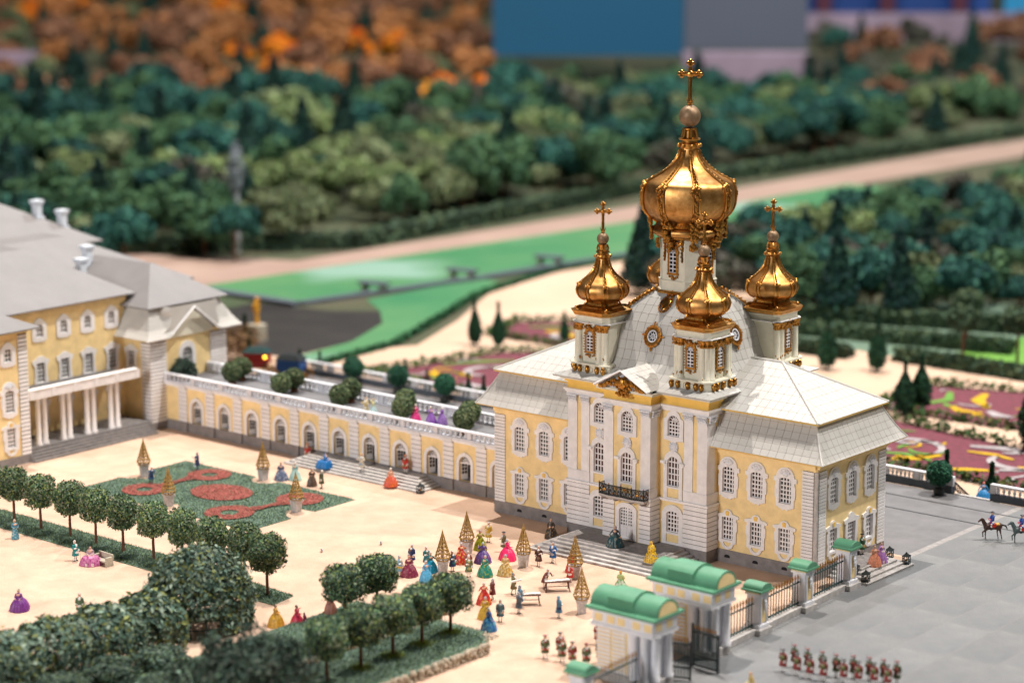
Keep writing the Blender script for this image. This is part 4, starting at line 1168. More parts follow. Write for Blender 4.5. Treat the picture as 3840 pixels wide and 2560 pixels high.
def pylon(label, cx, cy):
    t = thing('gate_pylon', label, 'pylon', (cx, cy, 0), 0, 'gate pylons')
    hx, hy = 2.6, 1.15
    mb = MB().box(-hx - 0.3, hx + 0.3, -hy - 0.3, hy + 0.3, -0.02, 0.7, 0.05); part('base', mb, 'step_stone', t)
    mb = MB().box(-hx, hx, -hy, hy, 0.7, 4.35); part('body', mb, 'white_rail', t)
    n = 11; h = (4.2 - 0.8) / n
    me = MB().box(0, 1.3, -0.09, 0, 0, h - 0.14, 0.02).mesh('stone_course', 'white_rail')
    part('yellow_ground', MB().box(-hx + 0.05, -hx + 3.0, -hy - 0.02, -hy, 0.75, 4.2), 'yellow_wall', t)
    for k in range(n):
        put('stone_course', me, t, (-hx + 0.1, -hy - 0.02, 0.8 + k * h)); put('stone_course', me, t, (-hx + 1.55, -hy - 0.02, 0.8 + k * h))
    cm = MB().lathe([(0.42, 0.7), (0.42, 0.9), (0.33, 1.0), (0.3, 4.0), (0.4, 4.15), (0.4, 4.35)], 16).mesh('column', 'white_rail', 50)
    for x, y in ((hx - 0.35, -hy - 0.25), (hx - 1.35, -hy - 0.25), (hx + 0.25, -hy + 0.3), (hx + 0.25, hy - 0.3), (hx - 0.35, hy + 0.25), (-hx + 0.3, -hy - 0.25) if False else (hx - 1.35, hy + 0.25)):
        put('column', cm, t, (x, y, 0))
    mb = MB().box(-hx - 0.25, hx + 0.6, -hy - 0.55, hy + 0.55, 4.35, 4.62, 0.03).box(-hx - 0.12, hx + 0.5, -hy - 0.45, hy + 0.45, 4.62, 5.55)
    mb.box(-hx - 0.35, hx + 0.7, -hy - 0.65, hy + 0.65, 5.55, 5.75)
    part('entablature', mb, 'white_rail', t)
    pm = MB().box(-0.36, 0.36, -0.03, 0, 4.8, 5.4).mesh('yellow_panel', 'yellow_wall')
    for x in (-2.1, -0.9, 0.1, 1.55, 2.65): put('yellow_panel', pm, t, (x, -hy - 0.45, 0))
    for y in (-0.8, 0.6): put('yellow_panel', pm, t, (hx + 0.5, y, 0), ROTE)
    mb = MB().box(-hx - 0.55, hx + 0.9, -hy - 0.85, hy + 0.85, 5.75, 5.98, 0.06)
    part('eave', mb, 'green_roof', t)
    rb = []
    for x in (hx + 0.75, -hx - 0.45):
        rb.append([(x, 1.45 * math.cos(PI * k / 20), 5.96 + 1.25 * math.sin(PI * k / 20)) for k in range(21)])
    mb = MB().loft(rb); part('barrel_roof', mb, 'green_roof', t, 60)
    mb = MB().poly([(1.2 * math.cos(PI * k / 16), 6.0 + 1.0 * math.sin(PI * k / 16)) for k in range(17)], [], 0, 0.03); mb.xf(Matrix.Translation((hx + 0.79, 0, 0)) @ Matrix.Rotation(ROTE, 4, 'Z'))
    part('lunette', mb, 'yellow_wall', t)
    # dormer-like raised band crossing the barrel
    d0 = [(-1.35, 1), (1.1, 1)]
    rb = []
    for x in (1.1, -1.35):
        rb.append([(x, 1.75 * math.cos(PI * k / 20), 6.1 + 1.28 * math.sin(PI * k / 20)) for k in range(4, 17)] + [(x, -1.42, 5.98), (x, 1.42, 5.98)])
    mb = MB().loft(rb); part('roof_band', mb, 'green_roof', t, 30)
    return t
pylon('far gate pylon with green barrel roof, next to the right-hand fence', 20.7, -22.0)
pylon('near gate pylon with green barrel roof, nearest the camera', 21.4, -30.9)
def gate_leaf(label, hx, hy, tx, ty):
    d = Vector((tx - hx, ty - hy, 0)); L = d.length
    t = thing('gate_leaf', label, 'gate', (hx, hy, 0), math.atan2(d.y, d.x), 'open iron gate leaves')
    mb = MB()
    for z in (0.15, 1.0, 2.9): mb.box(0, L, -0.05, 0.05, z, z + 0.12)
    for x in (0, L): mb.box(x - 0.08, x + 0.08, -0.08, 0.08, 0.05, 3.6 if x == 0 else 3.2)
    part('frame', mb, 'iron', t)
    n = int(L / 0.22)
    bm = MB(); bm.tube([(0, 0, 0.2), (0, 0, 3.2)], 0.062, 5); bm.m = 1; bm.lathe([(0.05, 3.2), (0.09, 3.3), (0.02, 3.55)], 5); me = bm.mesh('gate_bar', ['iron_green', 'gold'])
    for i in range(1, n): put('gate_bar', me, t, (i * L / n, 0, 0))
gate_leaf('open iron gate leaf beside the far pylon', 23.25, -25.4, 25.85, -25.6)
gate_leaf('open iron gate leaf beside the near pylon', 23.3, -29.0, 25.1, -28.3)

# ================================================================== gallery
GY, GX0, GX1, GZ = 3.6, -70.5, -W - 0.2, 5.5
gal = thing('gallery', 'long low yellow arcade gallery joining palace and church', 'building', (0, 0, 0))
pitch = 4.43; ARX = [-65.45 + pitch * i for i in range(11)]
mb = MB()
for i, x in enumerate(ARX):
    a = x - pitch / 2 if i else GX0; b = x + pitch / 2 if i < 10 else GX1
    mb.poly([(a, 1.1), (b, 1.1), (b, 5.2), (a, 5.2)], [arch_pts(x - 0.78, x + 0.78, 1.12, 2.95, 0.78, 12)], GY, GY, back=GY + 0.35)
part('arcade_wall', mb, 'yellow_wall', gal)
mb = MB().box(GX0, GX1, GY - 0.1, GY + 0.3, -0.02, 1.1, 0.03); part('plinth', mb, 'grey_plinth', gal)
mb = MB().box(GX0, GX1, 10.2, 10.4, 0, 5.3); part('rear_wall', mb, 'yellow_wall', gal)
mb = MB().box(GX0, GX1, GY + 1.9, GY + 2.0, 0.2, 5.0); part('interior_wall', mb, 'void_shade', gal)  # near-black sheet stands in for the unlit depth behind the arches
part('interior_floor', MB().box(GX0, GX1, GY + 0.35, GY + 1.9, 1.0, 1.12), 'grey_plinth', gal)
mb = MB().box(GX0, GX1, GY + 0.02, 10.4, 5.25, GZ); part('terrace_floor', mb, 'terrace_stone', gal)
mb = MB().box(GX0, GX1, GY - 0.28, GY + 0.3, 5.08, 5.28, 0.03).box(GX0, GX1, GY - 0.4, GY + 0.3, 5.28, 5.42, 0.03); part('cornice', mb, 'white_trim', gal)
sur = MB().poly(arch_pts(-1.14, 1.14, 0, 1.85, 1.12, 12), [arch_pts(-0.78, 0.78, 0.0, 1.83, 0.78, 12)], -0.12, 0.0); sur.box(-0.16, 0.16, -0.18, -0.12, 2.6, 3.05)
sur_me = sur.mesh('arch_surround', 'white_trim')
fan = MB()
for k in range(1, 7):
    t = PI * k / 7; fan.tube([(0, 0.2, 1.85), (0.78 * math.cos(t), 0.2, 1.85 + 0.78 * math.sin(t))], 0.04, 4)
fan.tube([(0.45 * math.cos(PI * k / 10), 0.2, 1.85 + 0.45 * math.sin(PI * k / 10)) for k in range(11)], 0.035, 4); fan.box(-0.78, 0.78, 0.16, 0.24, 1.78, 1.9)
fan_me = fan.mesh('fanlight', 'white_trim')
leaf = MB().box(0, 0.76, -0.03, 0.03, 0.02, 1.78)
for r in range(3):
    for c in range(2): leaf.m = 1; leaf.box(0.1 + c * 0.32, 0.34 + c * 0.32, -0.04, 0.04, 0.62 + r * 0.38, 0.92 + r * 0.38)
leaf_me = leaf.mesh('door_leaf', ['white_trim', 'glass'])
for i, x in enumerate(ARX):
    o = put('arch_surround', sur_me, gal, (x, GY, 1.12)); put('fanlight', fan_me, o)
    l1 = put('door_leaf', leaf_me, o, (-0.77, 0.22, 0), 1.15); l2 = put('door_leaf', leaf_me, o, (0.77, 0.22, 0), PI - 1.5)
ch = 0.48
cm = MB().box(-0.68, 0.68, -0.16, 0, 0, ch - 0.06, 0.02).mesh('stone_course', 'white_trim')
pl = MB().box(-0.75, 0.75, -0.22, 0, -0.02, 1.1, 0.03).mesh('pilaster_base', 'grey_plinth')
gm = MB().box(-0.64, 0.64, -0.1, 0, 1.1, 5.05).mesh('pilaster_core', 'groove')
pj = MB().box(-0.8, 0.8, -0.24, 0, 5.08, 5.45).mesh('cornice_break', 'white_trim')
for i in range(12):
    x = ARX[0] - pitch / 2 + pitch * i
    if x > -19.5: continue
    put('pilaster_base', pl, gal, (x, GY - 0.1, 0)); put('pilaster_core', gm, gal, (x, GY, 0)); put('cornice_break', pj, gal, (x, GY - 0.28, 0))
    for k in range(8): put('stone_course', cm, gal, (x, GY, 1.15 + k * ch))
balustrade('balustrade', 'white balustrade along the front edge of the gallery roof', (ARX[0] - pitch / 2 - 2.6, GY - 0.1), (ARX[0] + pitch * 10.2, GY - 0.1), GZ - 0.06, 11, 6, 0.2, group='gallery balustrades', hb=0.66)
balustrade('balustrade', 'white balustrade along the rear edge of the gallery roof', (ARX[0] - pitch / 2 - 2.6, 10.1), (ARX[0] + pitch * 10.2, 10.1), GZ - 0.0, 11, 6, 0.2, group='gallery balustrades', hb=0.8)
steps('gallery_steps', 'wide pale stone steps before the gallery doors', -46.6, -30.6, 3.48, 2.0, 5, 0.95, 0.45, m='step_stone')

# ================================================================== palace
pal = thing('palace', 'three-storey yellow palace wing with pale hipped roofs and columns', 'building')
tp = mirror([(0.0, 0.2), (0.22, 0.0), (0.4, 0.2), (0.62, 0.05), (0.75, 0.25), (1.0, 0.25), (1.0, 2.0), (0.75, 2.25), (0.45, 2.55), (0.0, 2.8)])
make_window('pal_top', tp, (0.52, 0.62, 1.6, 0.45), 3, 3, bar=0.11)
tm = mirror([(0.0, 0.2), (0.95, 0.2), (0.95, 0.9), (0.85, 1.1), (0.85, 2.3), (1.15, 2.75), (1.15, 3.0), (0.7, 3.15), (0.3, 3.45), (0.0, 3.45)])
make_window('pal_mid', tm, (0.58, 0.5, 2.7, 0.0), 3, 5, bar=0.10)
PX0, LX = -75.0, -70.0
def face_x(mb, X0): return mb.xf(Matrix.Translation((X0, 0, 0)) @ Matrix.Rotation(ROTE, 4, 'Z'))
WY = (-14.0, -10.65, -7.25, -3.85, -0.4)
mb = MB(); wall_cells(mb, -17.5, 1.6, 0, 15.3, [win_hole('pal_top', y, 11.5) for y in WY] + [win_hole('pal_mid', y, 6.55) for y in WY], 0)
mb.box(-17.5, 1.6, -0.15, 0, 14.3, 14.6).box(-17.5, 1.6, -0.4, 0, 14.6, 15.1)
part('main_wall', face_x(mb, PX0), 'yellow_wall', pal)
for y in WY:
    place_window(pal, 'pal_top', PX0, y, 11.5, ROTE); place_window(pal, 'pal_mid', PX0, y, 6.55, ROTE)
    place_window(pal, 'pal_mid', PX0, y, 1.9, ROTE)
part('interior', MB().box(-84, PX0 - 0.6, -17, 1.5, 0.2, 14.8), 'void_shade', pal)
# portico with paired columns
part('balcony_slab', MB().box(PX0, -70.4, -16.2, -0.6, 6.75, 6.95), 'terrace_stone', pal)
mb = MB().box(-70.9, -70.3, -16.2, -0.8, 6.55, 7.5, 0.04).box(-70.95, -70.2, -16.2, -0.8, 7.5, 7.68, 0.03)
for i in range(6): mb.box(-70.35, -70.22, -16.0 + i * 3.0, -15.5 + i * 3.0, 6.6, 7.5)
part('balcony_parapet', mb, 'white_trim', pal)
cm = MB().lathe([(0.42, 1.3), (0.42, 1.5), (0.33, 1.62), (0.3, 3.2), (0.27, 6.2), (0.38, 6.3), (0.4, 6.55)], 14).mesh('column', 'white_trim', 50)
for y in (-14.0, -10.6, -7.2, -3.8):
    for dy in (-0.45, 0.45): put('column', cm, pal, (-71.0, y + dy, 0))
part('porch_floor', MB().box(PX0, -70.4, -16.4, 0.6, -0.02, 1.3), 'step_dark', pal)
steps('palace_steps', 'long dark stone steps below the palace columns', -16.6, 0.9, 0.0, -0.05, 5, 1.25, 0.32, side_l=False, side_r=False, m='step_dark', rot=ROTE, loc=(-70.35, 0, 0))
# left block
mb = MB(); LYW = (-18.95, -22.4)
wall_cells(mb, -30, -16.4, 0.9, 14.6, [win_hole('pal_top', y, 10.7) for y in LYW] + [win_hole('wing_up', y, 5.2) for y in LYW] + [win_hole('wing_low', y, 1.1) for y in LYW], 0)
mb.box(-30, -16.4, -0.35, 0, 14.2, 14.6)
part('pavilion_wall', face_x(mb, LX), 'yellow_wall', pal)
part('pavilion_side_wall', MB().box(-76, LX - 0.01, -16.42, -16.38, 0.9, 14.6), 'yellow_wall', pal)
part('plinth', MB().box(-76, LX + 0.12, -30, -16.3, -0.02, 0.9), 'grey_plinth', pal)
for y in LYW:
    place_window(pal, 'pal_top', LX, y, 10.7, ROTE); place_window(pal, 'wing_up', LX, y, 5.2, ROTE); place_window(pal, 'wing_low', LX, y, 1.1, ROTE)
part('interior', MB().box(-76, LX - 0.6, -29, -17, 0.2, 14.4), 'void_shade', pal)
courses(pal, LX, LX + 0.16, -17.6, -16.4, 0.95, 14.1, 30, 0.1)
part('pavilion_roof', MB().loft([[(LX + 1.2, -31, 14.6), (LX + 1.2, -15.3, 14.6), (-84, -15.3, 14.6), (-84, -31, 14.6)], [(LX + 1.2, -31, 14.75), (LX + 1.2, -15.3, 14.75), (-84, -15.3, 14.75), (-84, -31, 14.75)],
                               [(-76, -30, 17.6), (-76, -21, 17.6), (-80, -21, 17.6), (-80, -30, 17.6)]]), 'roof_plain', pal)
# right pavilion with bell-shaped roof
RX, RY0, RY1 = -70.6, 1.35, 13.0
RYC = (RY0 + RY1) / 2
mb = MB(); wall_cells(mb, RY0, RY1, 0, 10.6, [(6.15, 7.75, 5.5, 8.9)], 0); mb.box(RY0, RY1, -0.2, 0, 10.2, 10.6); part('pavilion_wall', face_x(mb, RX), 'yellow_wall', pal)
mb = MB(); wall_cells(mb, -80, RX, 0, 10.6, [win_hole('pal_mid', -73.6, 6.2)], RY0); mb.box(-80, RX, RY0 - 0.2, RY0, 10.2, 10.6); part('pavilion_wall', mb, 'yellow_wall', pal)
place_window(pal, 'pal_mid', -73.6, RY0, 6.2)
part('interior', MB().box(-80, RX - 0.6, RY0 + 0.6, RY1 - 0.5, 0.2, 10.4), 'void_shade', pal)
arch_d = mirror([(0.0, 0.0), (1.2, 0.0), (1.2, 2.9)] + arc(0, 2.9, 1.2, 1.2, 5, 90, 7))
make_window('pal_door', [(-1.25, 0), (-0.85, 0), (-0.85, 0.01), (0.85, 0.01), (0.85, 0), (1.25, 0), (1.25, 2.9)] + arc(0, 2.9, 1.22, 1.2, 5, 175, 12) + [(-1.25, 2.9)], (0.8, 0.05, 2.6, 0.8), 4, 6, bar=0.1)
place_window(pal, 'pal_door', RX, 6.95, 5.5, ROTE, 'door')
courses(pal, RX, RX + 0.18, RY0 - 0.1, RY0 + 2.4, 0.9, 10.1, 22, 0.1)
courses(pal, RX, RX + 0.18, RY1 - 2.5, RY1, 0.9, 10.1, 22, 0.1)
courses(pal, RX - 1.3, RX, RY0 - 0.16, RY0, 0.9, 10.1, 22, 0.1)
part('plinth', MB().box(-80, RX + 0.25, RY0 - 0.25, RY1, -0.02, 0.9), 'grey_plinth', pal)
# mansard with a curved pediment on the courtyard side
mb = MB(); NS = 24
def eave_z(y):
    u = (y - RYC) / 7.1
    return 10.65 + max(0.0, 1 - abs(u) / 0.55) ** 1.0 * 3.0 * (1 - 0.25 * math.exp(-((abs(u) - 0.55) / 0.1) ** 2))
rows = []
for i, (o_, h_) in enumerate(prof):
    f = i / (len(prof) - 1); ring = []
    for k in range(NS + 1):
        y = RY0 - o_ + (RY1 - RY0 + 2 * o_) * k / NS
        z = HE - 0.35 + h_; ez = eave_z(y)
        out = o_ if ez < 10.7 else max(o_, 1.2)
        ring.append((RX + out * (1 if z <= ez else 1), y, max(z, ez)))
    rows.append(ring)
for a, b in zip(rows, rows[1:]):
    for k in range(NS): mb.add([a[k], a[k + 1], b[k + 1], b[k]], [(0, 1, 2, 3)])
for (o0, h0), (o1, h1) in zip(prof, prof[1:]):
    z0, z1 = HE - 0.35 + h0, HE - 0.35 + h1
    mb.add([(-82, RY0 - o0, z0), (RX + o0, RY0 - o0, z0), (RX + o1, RY0 - o1, z1), (-82, RY0 - o1, z1)], [(0, 1, 2, 3)])
    mb.add([(RX + o0, RY1 + o0, z0), (-82, RY1 + o0, z0), (-82, RY1 + o1, z1), (RX + o1, RY1 + o1, z1)], [(0, 1, 2, 3)])
part('mansard_roof', mb, 'roof_tile', pal)
mb = MB()
pts = [(RX + 1.25, RY0 - 1.4 + (RY1 - RY0 + 2.8) * k / 40) for k in range(41)]
mb.tube([(x, y, eave_z(y) - 0.02) for x, y in pts], 0.16, 4)
part('eave_moulding', mb, 'white_trim', pal)
mb = MB(); zz = [(y, eave_z(y)) for x, y in pts if eave_z(y) > 10.7]
mb.poly([(zz[-1][0], 10.3), *[(y, z) for y, z in reversed(zz)], (zz[0][0], 10.3)][::-1], [], 0, 0.1); face_x(mb, RX + 0.3); part('gable', mb, 'cream_stone', pal)
UB = HB - 0.35
part('upper_roof', MB().loft([[(RX + 0.3, RY0 - 0.3, UB), (RX + 0.3, RY1 + 0.3, UB), (-90, RY1 + 0.3, UB), (-90, RY0 - 0.3, UB)], [(RX + 0.3, RY0 - 0.3, UB + 0.12), (RX + 0.3, RY1 + 0.3, UB + 0.12), (-90, RY1 + 0.3, UB + 0.12), (-90, RY0 - 0.3, UB + 0.12)],
                             [(-76.4, RYC - 0.2, 17.9), (-76.4, RYC + 0.2, 17.9), (-86, RYC + 0.2, 17.9), (-86, RYC - 0.2, 17.9)]]), 'roof_plain', pal)
# main roof and the higher roofs behind it
part('main_roof', MB().loft([[(PX0 + 1.0, -18, 15.25), (PX0 + 1.0, 2.6, 15.25), (-95, 2.6, 15.25), (-95, -18, 15.25)], [(PX0 + 1.0, -18, 15.4), (PX0 + 1.0, 2.6, 15.4), (-95, 2.6, 15.4), (-95, -18, 15.4)],
                            [(-83.5, -30, 20.4), (-83.5, -5.6, 20.4), (-88, -5.6, 20.4), (-88, -30, 20.4)]]), 'roof_plain', pal)
def hip_roof(x0, x1, y0, y1, z0, z1, ins, wall_h):
    mb = MB().loft([[(x1, y0, z0), (x1, y1, z0), (x0, y1, z0), (x0, y0, z0)], [(x1, y0, z0 + 0.2), (x1, y1, z0 + 0.2), (x0, y1, z0 + 0.2), (x0, y0, z0 + 0.2)],
                   [(x1 - ins, y0 + ins * 0.9, z1), (x1 - ins, y1 - ins, z1), (x0 + ins, y1 - ins, z1), (x0 + ins, y0 + ins * 0.9, z1)]])
    part('hipped_roof', mb, 'roof_plain', pal)
    part('rear_wall', MB().box(x0 + 1, x1 - 1, y0 + 1, y1 - 1, 0, z0), 'yellow_wall', pal)
hip_roof(-112, -86, -40, 22.5, 13.0, 18.6, 11, 13)
hip_roof(-124, -100, -60, 20.0, 16.6, 22.2, 10, 17)
chm = MB().box(-0.75, 0.75, -0.75, 0.75, 0, 0.9).box(-0.5, 0.5, -0.5, 0.5, 0.9, 2.4); chm.loft([[(a * q, b * q, z) for a, b in ((1, -1), (1, 1), (-1, 1), (-1, -1))] for q, z in ((0.52, 2.3), (0.75, 2.75), (0.75, 3.0))])
mat('chimney_white', (0.72, 0.77, 0.84), 0.6, vary=0.12)
chm_me = chm.mesh('chimney', 'chimney_white')
for x, y, z in ((-84, 3.1, 15.2), (-86, 5.7, 16.2), (-106, 14.6, 18.9), (-104, 16.9, 17.6)): put('chimney', chm_me, pal, (x, y, z), 0, (0.9, 0.9, 1.0))
# ================================================================== foliage
def leaf_mesh(name, pts, nrm, size, colors, seed, jitter=0.9, core=None, mats=('leaf',), aspect=1.6):
    """many small leaf faces: a bent quad at every point; colours stored per leaf"""
    g = np.random.default_rng(seed); n = len(pts)
    P = np.asarray(pts, float); N = np.asarray(nrm, float) + g.normal(size=(n, 3)) * jitter
    N /= np.linalg.norm(N, axis=1, keepdims=True) + 1e-9
    T = g.normal(size=(n, 3)); T -= (T * N).sum(1, keepdims=True) * N; T /= np.linalg.norm(T, axis=1, keepdims=True) + 1e-9
    B = np.cross(N, T); s = size * g.uniform(0.6, 1.4, (n, 1))
    v = np.stack([P - T * s * aspect * 0.5, P + B * s * 0.4 + N * s * 0.12, P + T * s * aspect * 0.5, P - B * s * 0.4 + N * s * 0.12], 1).reshape(-1, 3)
    f = np.arange(4 * n).reshape(n, 4)
    me = bpy.data.meshes.new(name)
    vs = v.tolist(); fs = f.tolist()
    cols = np.repeat(np.asarray(colors, float)[g.integers(0, len(colors), n)] * g.uniform(0.7, 1.3, (n, 1)), 4, 0)
    mi = [0] * n
    if core is not None:
        o = len(vs); vs += [tuple(p) for p in core.v]; fs += [tuple(i + o for i in q) for q in core.f]; mi += [1 + m for m in core.mi]
        cols = np.vstack([cols, np.full((len(core.v), 3), 0.05)])
    me.from_pydata(vs, [], fs)
    for m in mats: me.materials.append(M[m])
    if core is not None: me.polygons.foreach_set('material_index', mi)
    at = me.color_attributes.new('paint', 'FLOAT_COLOR', 'POINT')
    at.data.foreach_set('color', np.hstack([np.clip(cols, 0, 1), np.ones((len(cols), 1))]).astype(np.float32).ravel())
    me.update(); return me

def blob_points(n, rx, ry, rz, cz, seed, p=2.0, lump=0.16, shell=0.55):
    """points and outward normals in the outer shell of a lumpy superellipsoid"""
    g = np.random.default_rng(seed); d = g.normal(size=(n, 3)); d /= np.linalg.norm(d, axis=1, keepdims=True)
    k = (np.abs(d) ** p).sum(1) ** (-1 / p)
    ph = g.uniform(0, 6.28, 6); fr = g.integers(2, 6, 6)
    az = np.arctan2(d[:, 1], d[:, 0]); el = np.arcsin(d[:, 2])
    lm = 1 + lump * sum(np.sin(fr[i] * az + ph[i]) * np.cos(fr[(i + 1) % 6] * el * 1.5 + ph[(i + 2) % 6]) for i in range(6)) / 2.2
    r = (shell + (1 - shell) * g.random(n) ** 0.5)
    q = d * (k * r * lm)[:, None] * np.array([rx, ry, rz]); q[:, 2] += cz
    return q, d

GREENS = [(0.12, 0.21, 0.10), (0.07, 0.14, 0.075), (0.24, 0.30, 0.10), (0.05, 0.10, 0.06), (0.25, 0.30, 0.21)]
DEEP = [(0.045, 0.085, 0.065), (0.03, 0.06, 0.05), (0.07, 0.12, 0.075), (0.11, 0.14, 0.11)]
def tree_thing(name, label, cat, crown_me, trunk_me, loc, rotz, group=None, sc=1.0):
    t = thing(name, label, cat, loc, rotz, group)
    c = put('crown', crown_me, t, scale=(sc, sc, sc)); k = put('trunk', trunk_me, t, scale=(sc, sc, sc))
    return t

# clipped standard trees of the long row
row_crowns = []
for i in range(3):
    p, d = blob_points(4200, 1.72, 1.62, 1.62, 3.85, 20 + i, 3.2, 0.12, 0.55)
    core = MB().ball((0, 0, 3.85), 0.85, 10, 7)
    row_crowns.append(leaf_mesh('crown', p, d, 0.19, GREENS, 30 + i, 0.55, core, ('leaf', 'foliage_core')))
row_trunk = MB().tube([(0, 0, -0.05), (0.03, 0, 1.6), (0, 0.03, 3.2)], 0.15, 8, 0.11).mesh('trunk', 'bark', True)
RXS = [-56.4, -52.3, -48.1, -44.0, -40.2, -36.2, -32.2, -28.2, -24.2, -20.2, -16.2]
ordn = ['first', 'second', 'third', 'fourth', 'fifth', 'sixth', 'seventh', 'eighth', 'ninth', 'tenth']
for i, x in enumerate(RXS):
    lb = ('clipped tree at the right end of the long row on grass strip' if i == 10 else
          'clipped tree in the long row, %s from its right end' % ordn[10 - i] if i else 'clipped tree in the long row, farthest left')
    tree_thing('clipped_tree', lb, 'tree', row_crowns[i % 3], row_trunk, (x, -32.6 - 0.1 * (i % 3) - (1.0 if i == 10 else 0), 0.05), i * 1.7, 'clipped trees in the long row').children[0].scale = (0.82, 0.82, 0.98) if i < 9 else (0.92, 0.92, 1.0)
# trees on the raised bed, front right: flatter, denser heads
bed_crowns = []
for i in range(2):
    p, d = blob_points(4600, 2.0, 1.9, 1.5, 3.45, 50 + i, 3.6, 0.12, 0.55)
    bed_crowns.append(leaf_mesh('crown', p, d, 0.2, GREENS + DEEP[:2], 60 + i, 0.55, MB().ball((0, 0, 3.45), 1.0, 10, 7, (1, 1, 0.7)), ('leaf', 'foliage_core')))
for i, (x, y, lb) in enumerate(((4.4, -33.0, 'clipped tree at the near end of the stone-edged bed'), (4.5, -36.6, 'clipped tree second from the near end of the stone-edged bed'),
                                (4.65, -40.2, 'clipped tree third along the stone-edged bed'), (4.7, -44.0, 'clipped tree fourth along the stone-edged bed'),
                                (4.7, -47.8, 'clipped tree last along the stone-edged bed, behind the arbour'),
                                (-4.5, -32.2, 'clipped tree of the rear pair, nearer the crowd'), (-4.7, -36.0, 'clipped tree of the rear pair, left one'))):
    tree_thing('clipped_tree', lb, 'tree', bed_crowns[i % 2], row_trunk, (x, y, 0.75 if i < 5 else 0.47), i * 2.1, 'clipped trees on the raised beds').children[0].scale = (0.86, 0.86, 1.0)
# ball-shaped shrubs in tubs on the gallery and the terrace
p, d = blob_points(2200, 1.28, 1.28, 1.25, 1.75, 70, 2.0, 0.06, 0.7)
ball_me = leaf_mesh('crown', p, d, 0.17, [(0.16, 0.21, 0.09), (0.08, 0.13, 0.06), (0.22, 0.25, 0.13), (0.05, 0.09, 0.05)], 71, 0.7, MB().ball((0, 0, 1.75), 0.9, 10, 7), ('leaf', 'foliage_core'))
p, d = blob_points(2200, 1.35, 1.35, 1.3, 2.3, 72, 2.0, 0.07, 0.7)
ball2_me = leaf_mesh('crown', p, d, 0.17, [(0.025, 0.11, 0.07), (0.04, 0.16, 0.08), (0.012, 0.055, 0.04)], 73, 0.7, MB().ball((0, 0, 2.3), 1.0, 10, 7), ('leaf', 'foliage_core'))
stem_me = MB().lathe([(0.42, 0), (0.5, 0.3), (0.46, 0.45), (0.12, 0.5), (0.1, 1.2)], 10).mesh('trunk', 'bark', True)
stem2_me = MB().lathe([(0.5, 0), (0.6, 0.4), (0.5, 0.75), (0.2, 0.8), (0.16, 1.4)], 10).mesh('trunk', 'iron', True)
GB = [(-62.6, 6.4), (-54.0, 5.6), (-45.0, 5.5), (-35.7, 5.3), (-27.2, 5.3), (-63.6, 8.9), (-54.8, 8.4), (-46.3, 8.6), (-38.0, 8.3), (-29.0, 8.3)]
for i, (x, y) in enumerate(GB):
    lb = 'round clipped shrub on the gallery roof, %s from the palace in the %s row' % (ordn[i % 5], 'front' if i < 5 else 'rear')
    tree_thing('ball_shrub', lb, 'shrub', ball_me, stem_me, (x, y, GZ + 0.005), i * 1.3, 'round shrubs on the gallery roof', 0.92)
for i, x in enumerate((-69.4, -62.0, -54.4)):
    tree_thing('ball_shrub', 'dark green ball tree on the far terrace, %s from the palace' % ordn[i], 'shrub', ball2_me, stem2_me, (x, 33.2, -0.015), i * 1.1, 'ball trees on the far terrace')
tree_thing('ball_shrub', 'dark green ball tree in black tub by the balustrade gap', 'shrub', ball2_me, stem2_me, (12.3, 33.2, -0.02), 0.3, 'ball trees on the far terrace')
p, d = blob_points(2600, 1.6, 1.3, 1.2, 1.2, 75, 2.0, 0.25, 0.4)
o = put('palace_bush', leaf_mesh('palace_bush', p, d, 0.2, DEEP, 76), None, (-69.4, 5.3, GZ + 0.005)); tag(o, 'dark leafy bush by the palace pavilion door', 'bush')

def grass_blades(pts, h, seed, cols):
    g = np.random.default_rng(seed); n = len(pts); P = np.asarray(pts, float)
    a = g.uniform(0, 6.28, n); w = 0.035; hh = h * g.uniform(0.5, 1.3, n)
    dx = np.cos(a) * w; dy = np.sin(a) * w; lx = g.normal(size=n) * h * 0.5; ly = g.normal(size=n) * h * 0.5
    v = np.stack([np.c_[P[:, 0] - dx, P[:, 1] - dy, P[:, 2]], np.c_[P[:, 0] + dx, P[:, 1] + dy, P[:, 2]], np.c_[P[:, 0] + lx, P[:, 1] + ly, P[:, 2] + hh]], 1).reshape(-1, 3)
    me = bpy.data.meshes.new('grass_blades'); me.from_pydata(v.tolist(), [], np.arange(3 * n).reshape(n, 3).tolist()); me.materials.append(M['leaf'])
    c = np.repeat(np.asarray(cols)[g.integers(0, len(cols), n)] * g.uniform(0.7, 1.35, (n, 1)), 3, 0)
    at = me.color_attributes.new('paint', 'FLOAT_COLOR', 'POINT'); at.data.foreach_set('color', np.hstack([c, np.ones((len(c), 1))]).astype(np.float32).ravel())
    return me

def in_poly(x, y, poly):
    c = False; n = len(poly)
    for i in range(n):
        (x0, y0), (x1, y1) = poly[i], poly[i - 1]
        if (y0 > y) != (y1 > y) and x < (x1 - x0) * (y - y0) / (y1 - y0) + x0: c = not c
    return c

